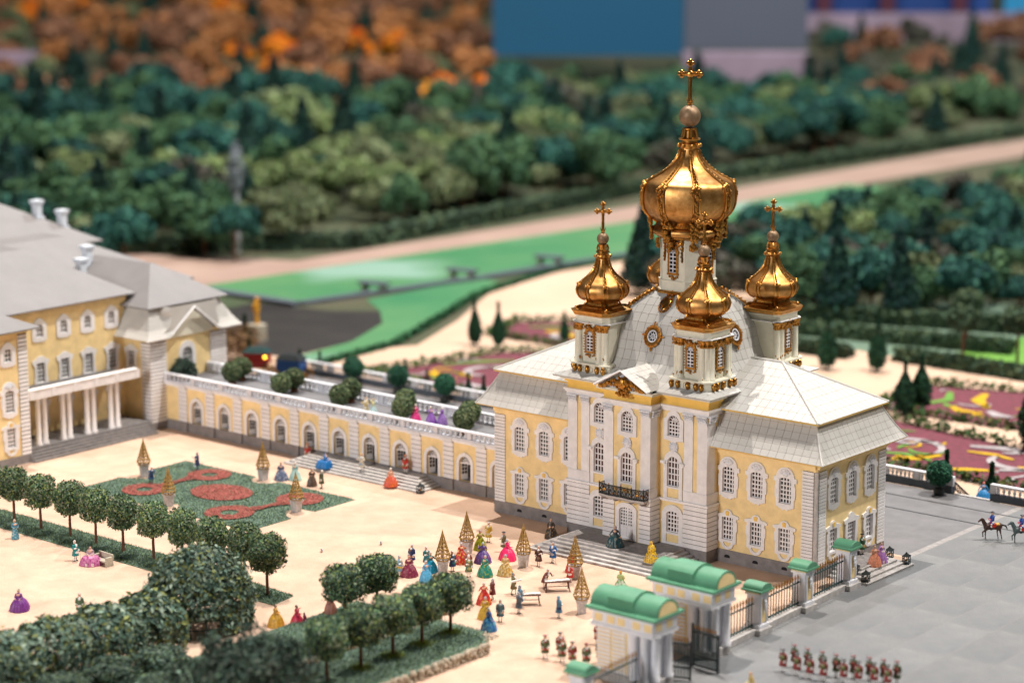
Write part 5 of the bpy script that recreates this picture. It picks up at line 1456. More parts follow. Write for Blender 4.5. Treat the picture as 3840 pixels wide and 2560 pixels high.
# ------------------------------------------------------------------ lawn with red flower rings
def lawn_outline():
    x0, x1, y0, y1 = -57.2, -32.2, -20.5, -5.8; r = 1.7
    pts = []
    cxm, cym = (x0 + x1) / 2, (y0 + y1) / 2
    # a square with a semicircular bite in the middle of every side (round the four planters)
    pts += [(x0, y0)] + [(cxm + r * math.cos(PI - PI * k / 8), y0 + r * math.sin(PI * k / 8)) for k in range(9)] + [(x1, y0)]
    pts += [(x1 - r * math.sin(PI * k / 8), cym + r * math.cos(PI - PI * k / 8)) for k in range(9)] + [(x1, y1)]
    pts += [(cxm + r * math.cos(PI * k / 8), y1 - r * math.sin(PI * k / 8)) for k in range(9)] + [(x0, y1)]
    pts += [(x0 + r * math.sin(PI * k / 8), cym + r * math.cos(PI * k / 8)) for k in range(9)]
    return pts
lo = lawn_outline()
lawn = thing('lawn', 'square green lawn with red flower rings in the courtyard', 'lawn', (0, 0, 0))
mb = MB(); mb.poly([(x, y) for x, y in lo], [], 0, 0.1); mb.v = [(x, z, 0.06 if y == 0 else -0.03) for x, y, z in mb.v]
part('turf', mb, 'grass', lawn)
g = random.Random(5); pts = []
while len(pts) < 26000:
    x, y = g.uniform(-57.2, -32.2), g.uniform(-20.5, -5.8)
    if in_poly(x, y, lo): pts.append((x, y, 0.055))
GRASS = [(0.16, 0.25, 0.19), (0.11, 0.18, 0.14), (0.22, 0.29, 0.16), (0.21, 0.27, 0.23)]
o = put('grass_blades', grass_blades(pts, 0.16, 3, GRASS), lawn); o['kind'] = 'stuff'
LC = (-44.7, -13.15)
def flower_ring(cx, cy, ro, ri, sx=1.0, seed=0):
    g = random.Random(seed); mb = MB()
    n = 24
    a = [(cx + ro * sx * math.cos(2 * PI * k / n), cy + ro * math.sin(2 * PI * k / n), 0.16) for k in range(n)]
    if ri:
        b = [(cx + ri * sx * math.cos(2 * PI * k / n), cy + ri * math.sin(2 * PI * k / n), 0.16) for k in range(n)]
        mb.add(a + b, [(k, (k + 1) % n, n + (k + 1) % n, n + k) for k in range(n)])
    else: mb.add(a, [tuple(range(n))])
    cnt = int((ro * ro - ri * ri) * sx * 90)
    for _ in range(cnt):
        t = g.random() * 2 * PI; r = math.sqrt(g.uniform(ri * ri, ro * ro)) * g.uniform(0.97, 1.04)
        x = cx + r * sx * math.cos(t); y = cy + r * math.sin(t); z = g.uniform(0.16, 0.27); w = g.uniform(0.05, 0.1); q = g.random() * PI
        mb.add([(x + w * math.cos(q), y + w * math.sin(q), z), (x - w * math.sin(q), y + w * math.cos(q), z + 0.05), (x - w * math.cos(q), y - w * math.sin(q), z), (x + w * math.sin(q), y - w * math.cos(q), z + 0.04)], [(0, 1, 2, 3)])
    return mb
for i, (x, y, ro, ri, sx) in enumerate(((-44.4, -12.6, 2.8, 0, 1.25), (-50.6, -8.5, 2.3, 0.85, 1.0), (-51.4, -16.8, 2.3, 0.85, 1.0), (-36.4, -9.4, 2.4, 0.6, 1.0), (-38.2, -17.4, 2.5, 0.95, 1.0))):
    part('flower_ring' if ri else 'flower_patch', flower_ring(x, y, ro, ri, sx, i), 'flower_red', lawn)
for (x0, y0, x1, y1) in ((-51.0, -15.2, -51.0, -10.0), (-37.4, -15.6, -36.4, -11.2)):
    mb = MB(); g = random.Random(9)
    for k in range(500):
        f = g.random(); w = 0.5 + 0.2 * math.sin(f * 9); x = x0 + (x1 - x0) * f + g.uniform(-w, w); y = y0 + (y1 - y0) * f; z = g.uniform(0.15, 0.24); q = g.random() * PI; s = 0.1
        mb.add([(x + s * math.cos(q), y + s * math.sin(q), z), (x - s * math.sin(q), y + s * math.cos(q), z + 0.04), (x - s * math.cos(q), y - s * math.sin(q), z), (x + s * math.sin(q), y - s * math.cos(q), z + 0.03)], [(0, 1, 2, 3)])
    part('flower_band', mb, 'flower_red', lawn)
# grass strip under the tree row
strip = thing('grass_strip', 'long narrow grass strip under the row of clipped trees', 'grass')
sp_ = [(-70, -34.6), (-30, -35.3), (-13.8, -35.4), (-14.3, -32.4), (-30, -31.0), (-70, -30.6)]
mb = MB(); mb.poly(sp_, [], 0, 0.1); mb.v = [(x, z, 0.05 if y == 0 else -0.03) for x, y, z in mb.v]; part('turf', mb, 'grass', strip)
g = random.Random(6); pts = []
while len(pts) < 24000:
    x, y = g.uniform(-66, -13.5), g.uniform(-35.5, -30.5)
    if in_poly(x, y, sp_): pts.append((x, y, 0.045))
o = put('grass_blades', grass_blades(pts, 0.2, 4, GRASS + [(0.12, 0.16, 0.04)]), strip); o['kind'] = 'stuff'
# raised bed with rubble edge
bed = thing('raised_bed', 'raised grass bed edged with rough rubble stones, front centre', 'flower bed')
bo = [(1.0, -70), (8.4, -70), (8.6, -33.4), (6.4, -31.0), (1.2, -31.0)]
mb = MB(); mb.poly(bo, [], 0, 1); mb.v = [(x, z, 0.78 if y == 0 else -0.02) for x, y, z in mb.v]; part('turf', mb, 'grass', bed)
g = random.Random(12); st_me = []
for i in range(5):
    mb = MB().ball((0, 0, 0), 1, 6, 4); mb.v = [(x * g.uniform(0.75, 1.2), y * g.uniform(0.75, 1.2), z * g.uniform(0.7, 1.2)) for x, y, z in mb.v]; st_me.append(mb.mesh('edging_stone', 'rubble'))
edgep = [(8.4, -62), (8.6, -33.4), (6.4, -31.0), (1.2, -31.0), (1.0, -50)]
cnt = 0
for (a, b) in zip(edgep, edgep[1:]):
    L = math.hypot(b[0] - a[0], b[1] - a[1]); n = int(L / 0.42)
    for i in range(n):
        for lvl in range(3):
            if cnt >= 295: break
            f = (i + g.random()) / n; s = g.uniform(0.2, 0.36)
            o = put('edging_stone', st_me[g.randrange(5)], bed, (a[0] + (b[0] - a[0]) * f + g.uniform(-0.05, 0.12), a[1] + (b[1] - a[1]) * f, 0.12 + lvl * 0.28), g.random() * 6, (s, s * 0.9, s * 0.75)); cnt += 1
pts = [(g.uniform(1.2, 8.3), g.uniform(-60, -31.2), 0.77) for _ in range(16000)]
o = put('grass_blades', grass_blades(pts, 0.2, 8, GRASS), bed); o['kind'] = 'stuff'
tuft = []
for (tx, ty) in ((4.4, -33.0), (4.5, -36.6), (4.65, -40.2), (4.7, -44.0)):
    for _ in range(700):
        q = g.random() * 6.28; rr = abs(g.gauss(0, 0.55)); tuft.append((tx + rr * math.cos(q), ty + rr * math.sin(q), 0.78))
o = put('grass_tufts', grass_blades(tuft, 0.24, 9, [(0.30, 0.34, 0.04), (0.22, 0.28, 0.05)]), bed); o['kind'] = 'stuff'
bed2 = thing('raised_bed', 'second rubble-edged grass bed, behind the first', 'flower bed')
mb = MB(); b2 = rect(-8.0, -0.5, -60, -31.0); mb.poly(b2, [], 0, 1); mb.v = [(x, z, 0.5 if y == 0 else -0.02) for x, y, z in mb.v]; part('turf', mb, 'grass', bed2)
o = put('grass_blades', grass_blades([(g.uniform(-7.9, -0.6), g.uniform(-52, -31.1), 0.49) for _ in range(14000)], 0.22, 18, GRASS), bed2); o['kind'] = 'stuff'
for i in range(150):
    f = g.random(); s = g.uniform(0.2, 0.36); x, y = ((-0.5, -52 + 21 * f) if i % 3 else (-8 + 7.4 * f, -31.0))
    put('edging_stone', st_me[g.randrange(5)], bed2, (x, y, 0.1 + 0.3 * (i % 2)), g.random() * 6, (s, s * 0.9, s * 0.75))

# ------------------------------------------------------------------ trellis pyramids in stone tubs
rib_me = MB().tube([(0.74, 0, 1.5), (0.98, 0, 2.0), (0.62, 0, 3.1), (0.06, 0, 5.0)], 0.07, 4, 0.05).mesh('trellis_rib', 'lattice')
def hoop(r, z):
    mb = MB().tube([(r * math.cos(2 * PI * k / 16), r * math.sin(2 * PI * k / 16), z) for k in range(17)], 0.066, 4, cap=False)
    for k in range(8):
        t = 2 * PI * k / 8 + PI / 8; mb.ball((r * 1.05 * math.cos(t), r * 1.05 * math.sin(t), z), 0.07, 5, 4)
    return mb.mesh('trellis_hoop', 'lattice')
hoops = [hoop(0.80, 1.6), hoop(0.96, 2.0), hoop(0.82, 2.5), hoop(0.66, 3.0), hoop(0.49, 3.5), hoop(0.33, 4.0), hoop(0.18, 4.5)]
diag = MB()
for (r0, z0, r1, z1) in ((0.96, 2.0, 0.82, 2.5), (0.82, 2.5, 0.66, 3.0), (0.66, 3.0, 0.49, 3.5), (0.49, 3.5, 0.33, 4.0)):
    for k in range(8):
        a, b = 2 * PI * k / 8, 2 * PI * (k + 1) / 8
        diag.tube([(r0 * math.cos(a), r0 * math.sin(a), z0), (r1 * math.cos(b), r1 * math.sin(b), z1)], 0.042, 4)
diag_me = diag.mesh('trellis_brace', 'lattice')
fin_me = MB().lathe([(0.07, 4.95), (0.12, 5.05), (0.02, 5.4)], 8).mesh('finial', 'lattice')
stake_me = MB().tube([(0, 0, 1.3), (0, 0, 5.0)], 0.06, 6, 0.05).mesh('stem', 'bark')
tub = MB(); tub.loft([[(a * q, b * q, z) for a, b in ((1, -1), (1, 1), (-1, 1), (-1, -1))] for q, z in ((0.42, 0), (0.55, 1.3), (0.64, 1.32), (0.64, 1.48), (0.5, 1.5), (0.48, 1.42))])
tub_me = tub.mesh('tub', 'planter')
mound = MB().lathe([(1.5, -0.01), (1.1, 0.06), (0.4, 0.1)], 14); mound_me = mound.mesh('mound', 'sand')
PY_ = [(-10.9, -13.2, 'trellis pyramid behind the red-gowned woman in the crowd'), (-4.2, -13.1, 'trellis pyramid between pink-gowned woman and church steps'), (1.7, -13.0, 'trellis pyramid in front of the church steps'),
       (8.2, -20.4, 'trellis pyramid nearest the near gate pylon'), (-8.5, -19.3, 'trellis pyramid left of the crowd beside turquoise gown'),
       (-55.6, -13.1, 'trellis pyramid at the far left side of the lawn'), (-44.8, -19.4, 'trellis pyramid at the front side of the lawn'),
       (-44.8, -6.3, 'trellis pyramid at the gallery side of the lawn'), (-33.4, -12.9, 'trellis pyramid at the right side of the lawn')]
for i, (x, y, lb) in enumerate(PY_):
    t = thing('trellis_pyramid', lb, 'planter', (x, y, 0), 0.2 + 0.17 * i, 'trellis pyramids in stone tubs')
    put('tub', tub_me, t, scale=(0.8, 0.8, 0.9)); put('mound', mound_me, t)
    k3 = holder('trellis', t, (0, 0, 0.2)); k3.scale = (0.72, 0.72, 0.74)
    for k in range(8): put('trellis_rib', rib_me, k3, (0, 0, 0), k * PI / 4)
    for h in hoops: put('trellis_hoop', h, k3)
    put('trellis_brace', diag_me, k3); put('finial', fin_me, k3); put('stem', stake_me, k3)

# ------------------------------------------------------------------ foreground arbour, hedge and tree (out of focus)
arb = thing('ivy_arbour', 'ivy-covered trellis arbour with domed top, front left', 'arbour', (-14.7, -43.0, 0))
mb = MB(); RA = 4.1
for k in range(20):
    t = 2 * PI * k / 20
    mb.tube([(RA * math.cos(t), RA * math.sin(t), 0), (RA * math.cos(t), RA * math.sin(t), 2.4)] + [(RA * math.cos(PI / 2 * j / 6) * math.cos(t), RA * math.cos(PI / 2 * j / 6) * math.sin(t), 2.4 + 4.1 * math.sin(PI / 2 * j / 6)) for j in range(1, 7)], 0.07, 5)
for z, r in ((0.8, RA), (1.6, RA), (2.4, RA), (3.3, RA * 0.97), (4.4, RA * 0.87), (5.6, RA * 0.62)):
    mb.tube([(r * math.cos(2 * PI * k / 24), r * math.sin(2 * PI * k / 24), z) for k in range(25)], 0.06, 5, cap=False)
part('trellis_frame', mb, 'iron_green', arb)
g_ = np.random.default_rng(81)
def dome_leaves(n, r, h, zb, seed, skip=None):
    g = np.random.default_rng(seed); P = []; N = []
    for _ in range(n):
        t = g.uniform(0, 2 * PI); u = g.random()
        if u < 0.45:
            z = g.uniform(zb * 0.15 if math.sin(t * 3 + 1) > 0.1 else zb * 0.75, zb); q = (r * math.cos(t), r * math.sin(t), z); nn = (math.cos(t), math.sin(t), 0.2)
        else:
            e = math.asin(g.random()); q = (r * math.cos(e) * math.cos(t), r * math.cos(e) * math.sin(t), zb + h * math.sin(e)); nn = (math.cos(e) * math.cos(t), math.cos(e) * math.sin(t), math.sin(e))
        k = g.normal() * 0.22; P.append((q[0] + nn[0] * k, q[1] + nn[1] * k, q[2] + nn[2] * k)); N.append(nn)
    return P, N
P_, N_ = dome_leaves(11000, RA + 0.15, 4.1, 2.4, 82)
IVY = [(0.14, 0.21, 0.155), (0.075, 0.13, 0.10), (0.24, 0.30, 0.23), (0.045, 0.085, 0.065), (0.17, 0.19, 0.06)]
put('ivy', leaf_mesh('ivy', P_, N_, 0.3, IVY, 83, 0.5), arb)
# leafy tunnel running from the arbour to the lower left
tun = thing('ivy_tunnel', 'ivy-covered pergola tunnel running from the arbour to the left corner', 'pergola', (0, 0, 0))
A_ = Vector((-14.5, -47.2, 0)); B_ = Vector((-16.5, -78.0, 0)); dv = (B_ - A_).normalized(); sv = Vector((-dv.y, dv.x, 0)); L = (B_ - A_).length
g = np.random.default_rng(84); P_ = []; N_ = []
for _ in range(16000):
    u = g.random(); t = g.uniform(-0.35, PI + 0.35); lm = 1 + 0.12 * math.sin(u * 40) + 0.08 * math.sin(u * 97 + t * 3)
    q = A_ + dv * (u * L) + sv * (3.0 * math.cos(t) * lm); z = 1.5 + 2.2 * math.sin(t) * lm if math.sin(t) > 0 else 1.5 + math.sin(t) * 4
    P_.append((q.x, q.y, max(0.1, z + g.normal() * 0.2))); N_.append((sv.x * math.cos(t), sv.y * math.cos(t), max(0.1, math.sin(t))))
put('ivy', leaf_mesh('ivy', P_, N_, 0.36, IVY, 85, 0.5), tun)
mb = MB()
for i in range(12):
    o = A_ + dv * (L * i / 11); mb.tube([(o + sv * (2.8 * math.cos(PI * k / 10))) + Vector((0, 0, 2.0 * math.sin(PI * k / 10) + 1.5)) for k in range(11)], 0.09, 5)
    for s in (-1, 1): mb.tube([tuple(o + sv * 2.8 * s), tuple(o + sv * 2.8 * s + Vector((0, 0, 1.6)))], 0.09, 5)
part('hoop_frame', mb, 'iron_green', tun)
def hedge(name, label, pts, w, h, z, cols, n, size, seed, group=None, core=True):
    g = np.random.default_rng(seed); P = []; N = []; mb = MB()
    segs = list(zip(pts, pts[1:])); Ls = [math.hypot(b[0] - a[0], b[1] - a[1]) for a, b in segs]; T = sum(Ls)
    for (a, b), l in zip(segs, Ls):
        a = Vector((*a, z)); b = Vector((*b, z)); d = (b - a).normalized(); s = Vector((-d.y, d.x, 0))
        if core:
            q = w * 0.42
            mb.loft([[tuple(p + s * q), tuple(p - s * q), tuple(p - s * q + Vector((0, 0, h * 0.9))), tuple(p + s * q + Vector((0, 0, h * 0.9)))] for p in (a, b)])
        for _ in range(int(n * l / T)):
            u = g.random() * l; f = g.random() * (w + 2 * h)
            if f < h: off, zz, nn = -w / 2, f, -s
            elif f < h + w: off, zz, nn = f - h - w / 2, h, Vector((0, 0, 1))
            else: off, zz, nn = w / 2, f - h - w, s
            p = a + d * u + s * off; k = g.normal(size=3) * 0.1 * min(1, h)
            P.append((p.x + k[0], p.y + k[1], z + zz + k[2])); N.append(tuple(nn))
    o = put(name, leaf_mesh(name, P, N, size, cols, seed + 1, 0.8, mb if core else None, ('leaf', 'foliage_core')))
    return tag(o, label, 'hedge', group)
bush_me = []
for i in range(3):
    p, d = blob_points(3600, 2.6, 2.6, 2.3, 1.7, 97 + i, 2.4, 0.18, 0.6); k = p[:, 2] > 0.05
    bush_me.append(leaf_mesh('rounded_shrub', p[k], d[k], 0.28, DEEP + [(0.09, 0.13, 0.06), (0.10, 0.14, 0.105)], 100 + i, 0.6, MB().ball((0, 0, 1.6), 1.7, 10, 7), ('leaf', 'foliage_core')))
for i, (x, y) in enumerate(((-8.8, -52.6), (-9.3, -57.2), (-9.8, -61.8), (-10.3, -66.4), (-10.8, -71.0), (-3.2, -57.5), (-3.8, -62.3), (-4.4, -67.1), (-5.0, -71.9))):
    o = put('rounded_shrub', bush_me[i % 3], None, (x, y, -0.02), i * 1.9, (0.78, 0.78, 0.46 + 0.06 * (i % 2)))
    tag(o, 'blurred rounded shrub, %s from the arbour in the %s row of the bottom left' % (ordn[i if i < 5 else i - 5], 'upper' if i < 5 else 'lower'), 'shrub', 'rounded shrubs at the bottom left')
p, d = blob_points(8000, 5.2, 4.6, 3.6, 4.0, 95, 2.0, 0.25, 0.5)
big_crown = leaf_mesh('crown', p, d, 0.3, DEEP + [(0.05, 0.07, 0.05)], 96, 0.8, MB().ball((0, 0, 4.0), 2.6, 10, 7), ('leaf', 'foliage_core'))
tree_thing('dark_tree', 'dark blurred tree head at the bottom edge, nearest the camera', 'tree', big_crown, row_trunk, (6.4, -57.5, -0.3), 0.4)
# ================================================================== painted figures
class Fig:
    def __init__(s): s.mb = MB(); s.c = []
    def _fill(s, c): s.c += [c] * (len(s.mb.v) - len(s.c))
    def cap(s, a, b, r0, r1, c, n=9):
        a = Vector(a); b = Vector(b); s.mb.tube([a, b], r0, n, r1); s.mb.ball(a, r0, n, 6); s.mb.ball(b, r1, n, 6); s._fill(c)
    def ball(s, c, r, col, sq=(1, 1, 1)): s.mb.ball(c, r, 10, 7, sq); s._fill(col)
    def lathe(s, prof, col, n=28, shape=None, cx=0, cy=0): s.mb.lathe(prof, n, cx, cy, shape); s._fill(col)
    def build(s, name, voxel=0.036, pattern=None):
        """fuse everything into one continuous skin, then paint each vertex like the nearest source piece"""
        me = bpy.data.meshes.new('tmp'); me.from_pydata(s.mb.v, [], s.mb.f)
        o = bpy.data.objects.new('tmp', me); COL.objects.link(o)
        md = o.modifiers.new('r', 'REMESH'); md.mode = 'VOXEL'; md.voxel_size = voxel
        sm = o.modifiers.new('s', 'SMOOTH'); sm.iterations = 1; sm.factor = 0.4
        dg = bpy.context.evaluated_depsgraph_get()
        out = bpy.data.meshes.new_from_object(o.evaluated_get(dg)); out.name = name
        bpy.data.objects.remove(o); bpy.data.meshes.remove(me)
        n = len(out.vertices); co = np.empty(n * 3, np.float32); out.vertices.foreach_get('co', co); co = co.reshape(-1, 3)
        cs = np.asarray([c for c in s.c], np.float32)
        kd = KDTree(len(s.mb.v))
        for i, p in enumerate(s.mb.v): kd.insert(p, i)
        kd.balance()
        idx = np.array([kd.find(p)[1] for p in co.tolist()], int)
        col = cs[idx].copy()
        if pattern:
            base, pc, sc, thr = pattern
            m = (np.abs(col - np.asarray(base)).sum(1) < 1e-4) & (np.sin(co[:, 0] * sc) * np.sin(co[:, 1] * sc * 1.1 + 1) + np.sin(co[:, 2] * sc * 0.9) * np.sin(co[:, 0] * sc * 0.7) > thr)
            col[m] = pc
        at = out.color_attributes.new('paint', 'FLOAT_COLOR', 'POINT')
        at.data.foreach_set('color', np.hstack([col, np.ones((n, 1))]).astype(np.float32).ravel())
        out.materials.clear(); out.materials.append(M['figure_paint'])
        out.polygons.foreach_set('use_smooth', [True] * len(out.polygons)); out.update()
        return out

SKIN = (0.72, 0.42, 0.28); GREY = (0.36, 0.40, 0.46); WHITE = (0.8, 0.78, 0.74); BLACK = (0.015, 0.015, 0.018); BROWN = (0.10, 0.05, 0.03)
def head(f, z, hair, turn=0.0, hat=None, lean=0.0, long=False):
    hx, hy = 0.0, -lean
    f.cap((hx, hy + 0.01, z - 0.17), (hx, hy, z - 0.05), 0.055, 0.055, SKIN)
    f.ball((hx, hy, z), 0.105, SKIN, (0.9, 1.0, 1.2))
    f.ball((hx, hy - 0.105, z - 0.01), 0.026, SKIN, (0.8, 1, 1.3))
    for sx in (-1, 1):
        f.ball((hx + sx * 0.04, hy - 0.096, z + 0.025), 0.013, BROWN); f.ball((hx + sx * 0.098, hy + 0.01, z), 0.026, SKIN, (0.6, 1, 1.3))
    f.ball((hx, hy - 0.098, z - 0.06), 0.017, (0.5, 0.12, 0.1), (1.6, 0.7, 0.6))
    f.ball((hx, hy + 0.045, z + 0.045), 0.118, hair, (0.98, 0.95, 1.05))
    for sx in (-1, 1): f.ball((hx + sx * 0.09, hy + 0.03, z - 0.01), 0.05, hair, (0.8, 1, 1.3))
    if long: f.cap((hx, hy + 0.1, z), (hx, hy + 0.13, z - 0.24), 0.06, 0.03, hair)
    if hat:
        f.ball((hx, hy + 0.01, z + 0.12), 0.1, hat, (1, 1, 0.8))
        for k in range(3):
            t = PI / 2 + k * 2 * PI / 3; f.cap((hx + 0.17 * math.cos(t - 0.9), hy + 0.17 * math.sin(t - 0.9), z + 0.13), (hx + 0.17 * math.cos(t + 0.9), hy + 0.17 * math.sin(t + 0.9), z + 0.13), 0.035, 0.035, hat)

def arm(f, side, sh, el, ha, sleeve, cuff=None, r=0.062):
    f.cap(sh, el, r, r * 0.9, sleeve); f.cap(el, ha, r * 0.9, r * 0.72, sleeve)
    d = (Vector(ha) - Vector(el)).normalized()
    if cuff: f.ball(tuple(Vector(ha) - d * 0.03), 0.065, cuff)
    h = Vector(ha) + d * 0.07
    f.ball(tuple(h), 0.043, SKIN, (1, 1, 1.1)); f.cap(tuple(h), tuple(h + d * 0.06), 0.03, 0.022, SKIN); f.ball(tuple(h + Vector((side * -0.03, -0.03, 0.01))), 0.022, SKIN)

def woman(skirt, bodice, hair=GREY, pose=0, wide=1.15, hem=0.62, train=0.0, shawl=None, hat=None, trim=None, pattern=None, h=1.68):
    f = Fig(); hem *= 0.84; wide = 1 + (wide - 1) * 0.7
    zw = h * 0.60
    def shp(t): return (1 + 0.05 * math.cos(11 * t) + 0.03 * math.cos(5 * t + 1)) * (1 + (wide - 1) * math.cos(t) ** 2) * (1 + train * max(0, math.sin(t)) ** 3)
    f.lathe([(0.04, 0.0), (hem, 0.0), (hem * 0.99, 0.1), (hem * 0.86, 0.42), (hem * 0.7, 0.68), (hem * 0.5, zw * 0.86), (0.2, zw), (0.05, zw + 0.02)], skirt, 36, shp)
    if trim:
        for a in (-0.12, 0.12): f.cap((a * 2.2, -hem * 0.93, 0.08), (a * 0.8, -0.2, zw - 0.02), 0.05, 0.03, trim)
    f.lathe([(0.17, zw - 0.02), (0.15, zw + 0.06), (0.175, zw + 0.2), (0.19, zw + 0.3), (0.13, zw + 0.38), (0.06, zw + 0.42)], bodice, 16, lambda t: 1 + 0.18 * math.cos(t) ** 2)
    f.ball((0, -0.12, zw + 0.28), 0.09, SKIN if not shawl else shawl, (1.3, 0.7, 0.8))
    z = h - 0.13
    if shawl: f.lathe([(0.36, zw - 0.05), (0.3, zw + 0.15), (0.22, zw + 0.35), (0.1, zw + 0.42)], shawl, 16)
    poses = [((-0.21, 0, zw + 0.32), (-0.3, -0.02, zw + 0.08), (-0.2, -0.24, zw + 0.02), (0.21, 0, zw + 0.32), (0.3, -0.02, zw + 0.08), (0.2, -0.24, zw + 0.02)),
             ((-0.21, 0, zw + 0.32), (-0.32, -0.05, zw + 0.1), (-0.38, -0.26, zw + 0.08), (0.21, 0, zw + 0.32), (0.32, -0.06, zw + 0.14), (0.3, -0.28, zw + 0.3)),
             ((-0.21, 0, zw + 0.32), (-0.36, 0.0, zw + 0.1), (-0.46, -0.08, zw - 0.08), (0.21, 0, zw + 0.32), (0.36, 0, zw + 0.1), (0.46, -0.08, zw - 0.08)),
             ((-0.21, 0, zw + 0.32), (-0.4, -0.1, zw + 0.3), (-0.5, -0.2, zw + 0.5), (0.21, 0, zw + 0.32), (0.38, -0.1, zw + 0.22), (0.52, -0.2, zw + 0.34))][pose]
    arm(f, -1, poses[0], poses[1], poses[2], bodice, trim); arm(f, 1, poses[3], poses[4], poses[5], bodice, trim)
    head(f, z, hair, hat=hat)
    return f.build('person', pattern=(skirt,) + pattern if pattern else None)

def man(coat, vest=WHITE, legs=WHITE, hair=GREY, pose=0, hat=None, stride=0.0, lean=0.0, h=1.72, breeches=None, musket=False, belt=None, pack=None, stick=False, shovel=False):
    f = Fig(); zh = 0.84; br = breeches or coat
    for s in (-1, 1):
        fy = -stride * s
        f.cap((s * 0.09, 0, zh), (s * 0.1, fy * 0.5 - 0.02, 0.48), 0.1, 0.075, br); f.cap((s * 0.1, fy * 0.5 - 0.02, 0.47), (s * 0.11, fy + 0.02, 0.09), 0.07, 0.05, legs)
        f.cap((s * 0.11, fy + 0.03, 0.05), (s * 0.12, fy - 0.13, 0.04), 0.055, 0.042, BLACK)
    ly = -lean
    # frock coat: flared skirt, waist, chest
    f.lathe([(0.05, 0.46), (0.27, 0.46), (0.24, 0.62), (0.175, 0.95), (0.19, 1.2), (0.2, 1.34), (0.12, 1.44), (0.05, 1.47)], coat, 22, lambda t: 1 + 0.16 * math.cos(t) ** 2)
    if lean:
        f.mb.v = [(x, y - lean * max(0, z - 0.85) * 1.5, z - 0.22 * lean * max(0, z - 0.85)) if z > 0.85 else (x, y, z) for x, y, z in f.mb.v]
        ly = lean * 0.62 * 1.5
    f.cap((0, -0.17 - ly * 0.1, 0.72), (0, -0.17 - ly * 0.9, 1.3 - lean * 0.1), 0.06, 0.055, vest)
    sh = 1.33 - 0.1 * lean
    L = lambda x, y, z: (x, y - ly, z)
    P = [(L(-0.24, 0, sh), L(-0.3, -0.02, sh - 0.28), L(-0.27, -0.12, sh - 0.5), L(0.24, 0, sh), L(0.3, -0.02, sh - 0.28), L(0.27, -0.12, sh - 0.5)),
         (L(-0.24, 0, sh), L(-0.3, -0.06, sh - 0.27), L(-0.14, -0.27, sh - 0.22), L(0.24, 0, sh), L(0.32, 0.0, sh - 0.28), L(0.32, -0.1, sh - 0.5)),
         (L(-0.24, 0, sh), L(-0.32, -0.08, sh - 0.24), L(-0.36, -0.3, sh - 0.1), L(0.24, 0, sh), L(0.32, -0.08, sh - 0.24), L(0.3, -0.32, sh - 0.14)),
         (L(-0.24, 0, sh), L(-0.3, 0.0, sh - 0.28), L(-0.24, -0.2, sh - 0.42), L(0.24, 0, sh), L(0.34, -0.02, sh - 0.26), L(0.2, -0.24, sh - 0.2))][pose]
    arm(f, -1, *P[:3], coat, WHITE); arm(f, 1, *P[3:], coat, WHITE)
    f.ball((0, -0.12 - ly, sh + 0.08), 0.06, WHITE)
    head(f, h - 0.13 - 0.14 * lean, hair, hat=hat, lean=ly, long=True)
    if belt: f.cap((-0.2, -0.16, 1.3), (0.2, -0.2, 0.85), 0.035, 0.035, belt); f.cap((0.2, 0.16, 1.3), (-0.2, 0.18, 0.85), 0.035, 0.035, belt)
    if pack: f.ball((0, 0.22, 1.12), 0.17, pack, (1, 0.7, 1.1))
    if musket: f.cap((0.27, -0.16, 0.75), (0.22, 0.02, 1.95), 0.035, 0.022, BROWN)
    if stick: f.cap((0.32, -0.22, 0.02), (0.32, -0.2, 0.85), 0.022, 0.022, BROWN)
    if shovel:
        f.cap((-0.1, -0.32, 0.95), (1.0, -0.62, 0.72), 0.028, 0.028, BROWN); f.ball((1.12, -0.65, 0.70), 0.16, (0.3, 0.32, 0.36), (1.2, 0.9, 0.3))
    return f.build('person')

def face(x, y, tx, ty): return math.atan2(ty - y, tx - x) + PI / 2
def person(me, label, x, y, z=0.0, rot=0.0, group=None, sc=1.0):
    o = put('person', me, None, (x, y, z), rot, (sc, sc, sc)); return tag(o, label, 'person', group)

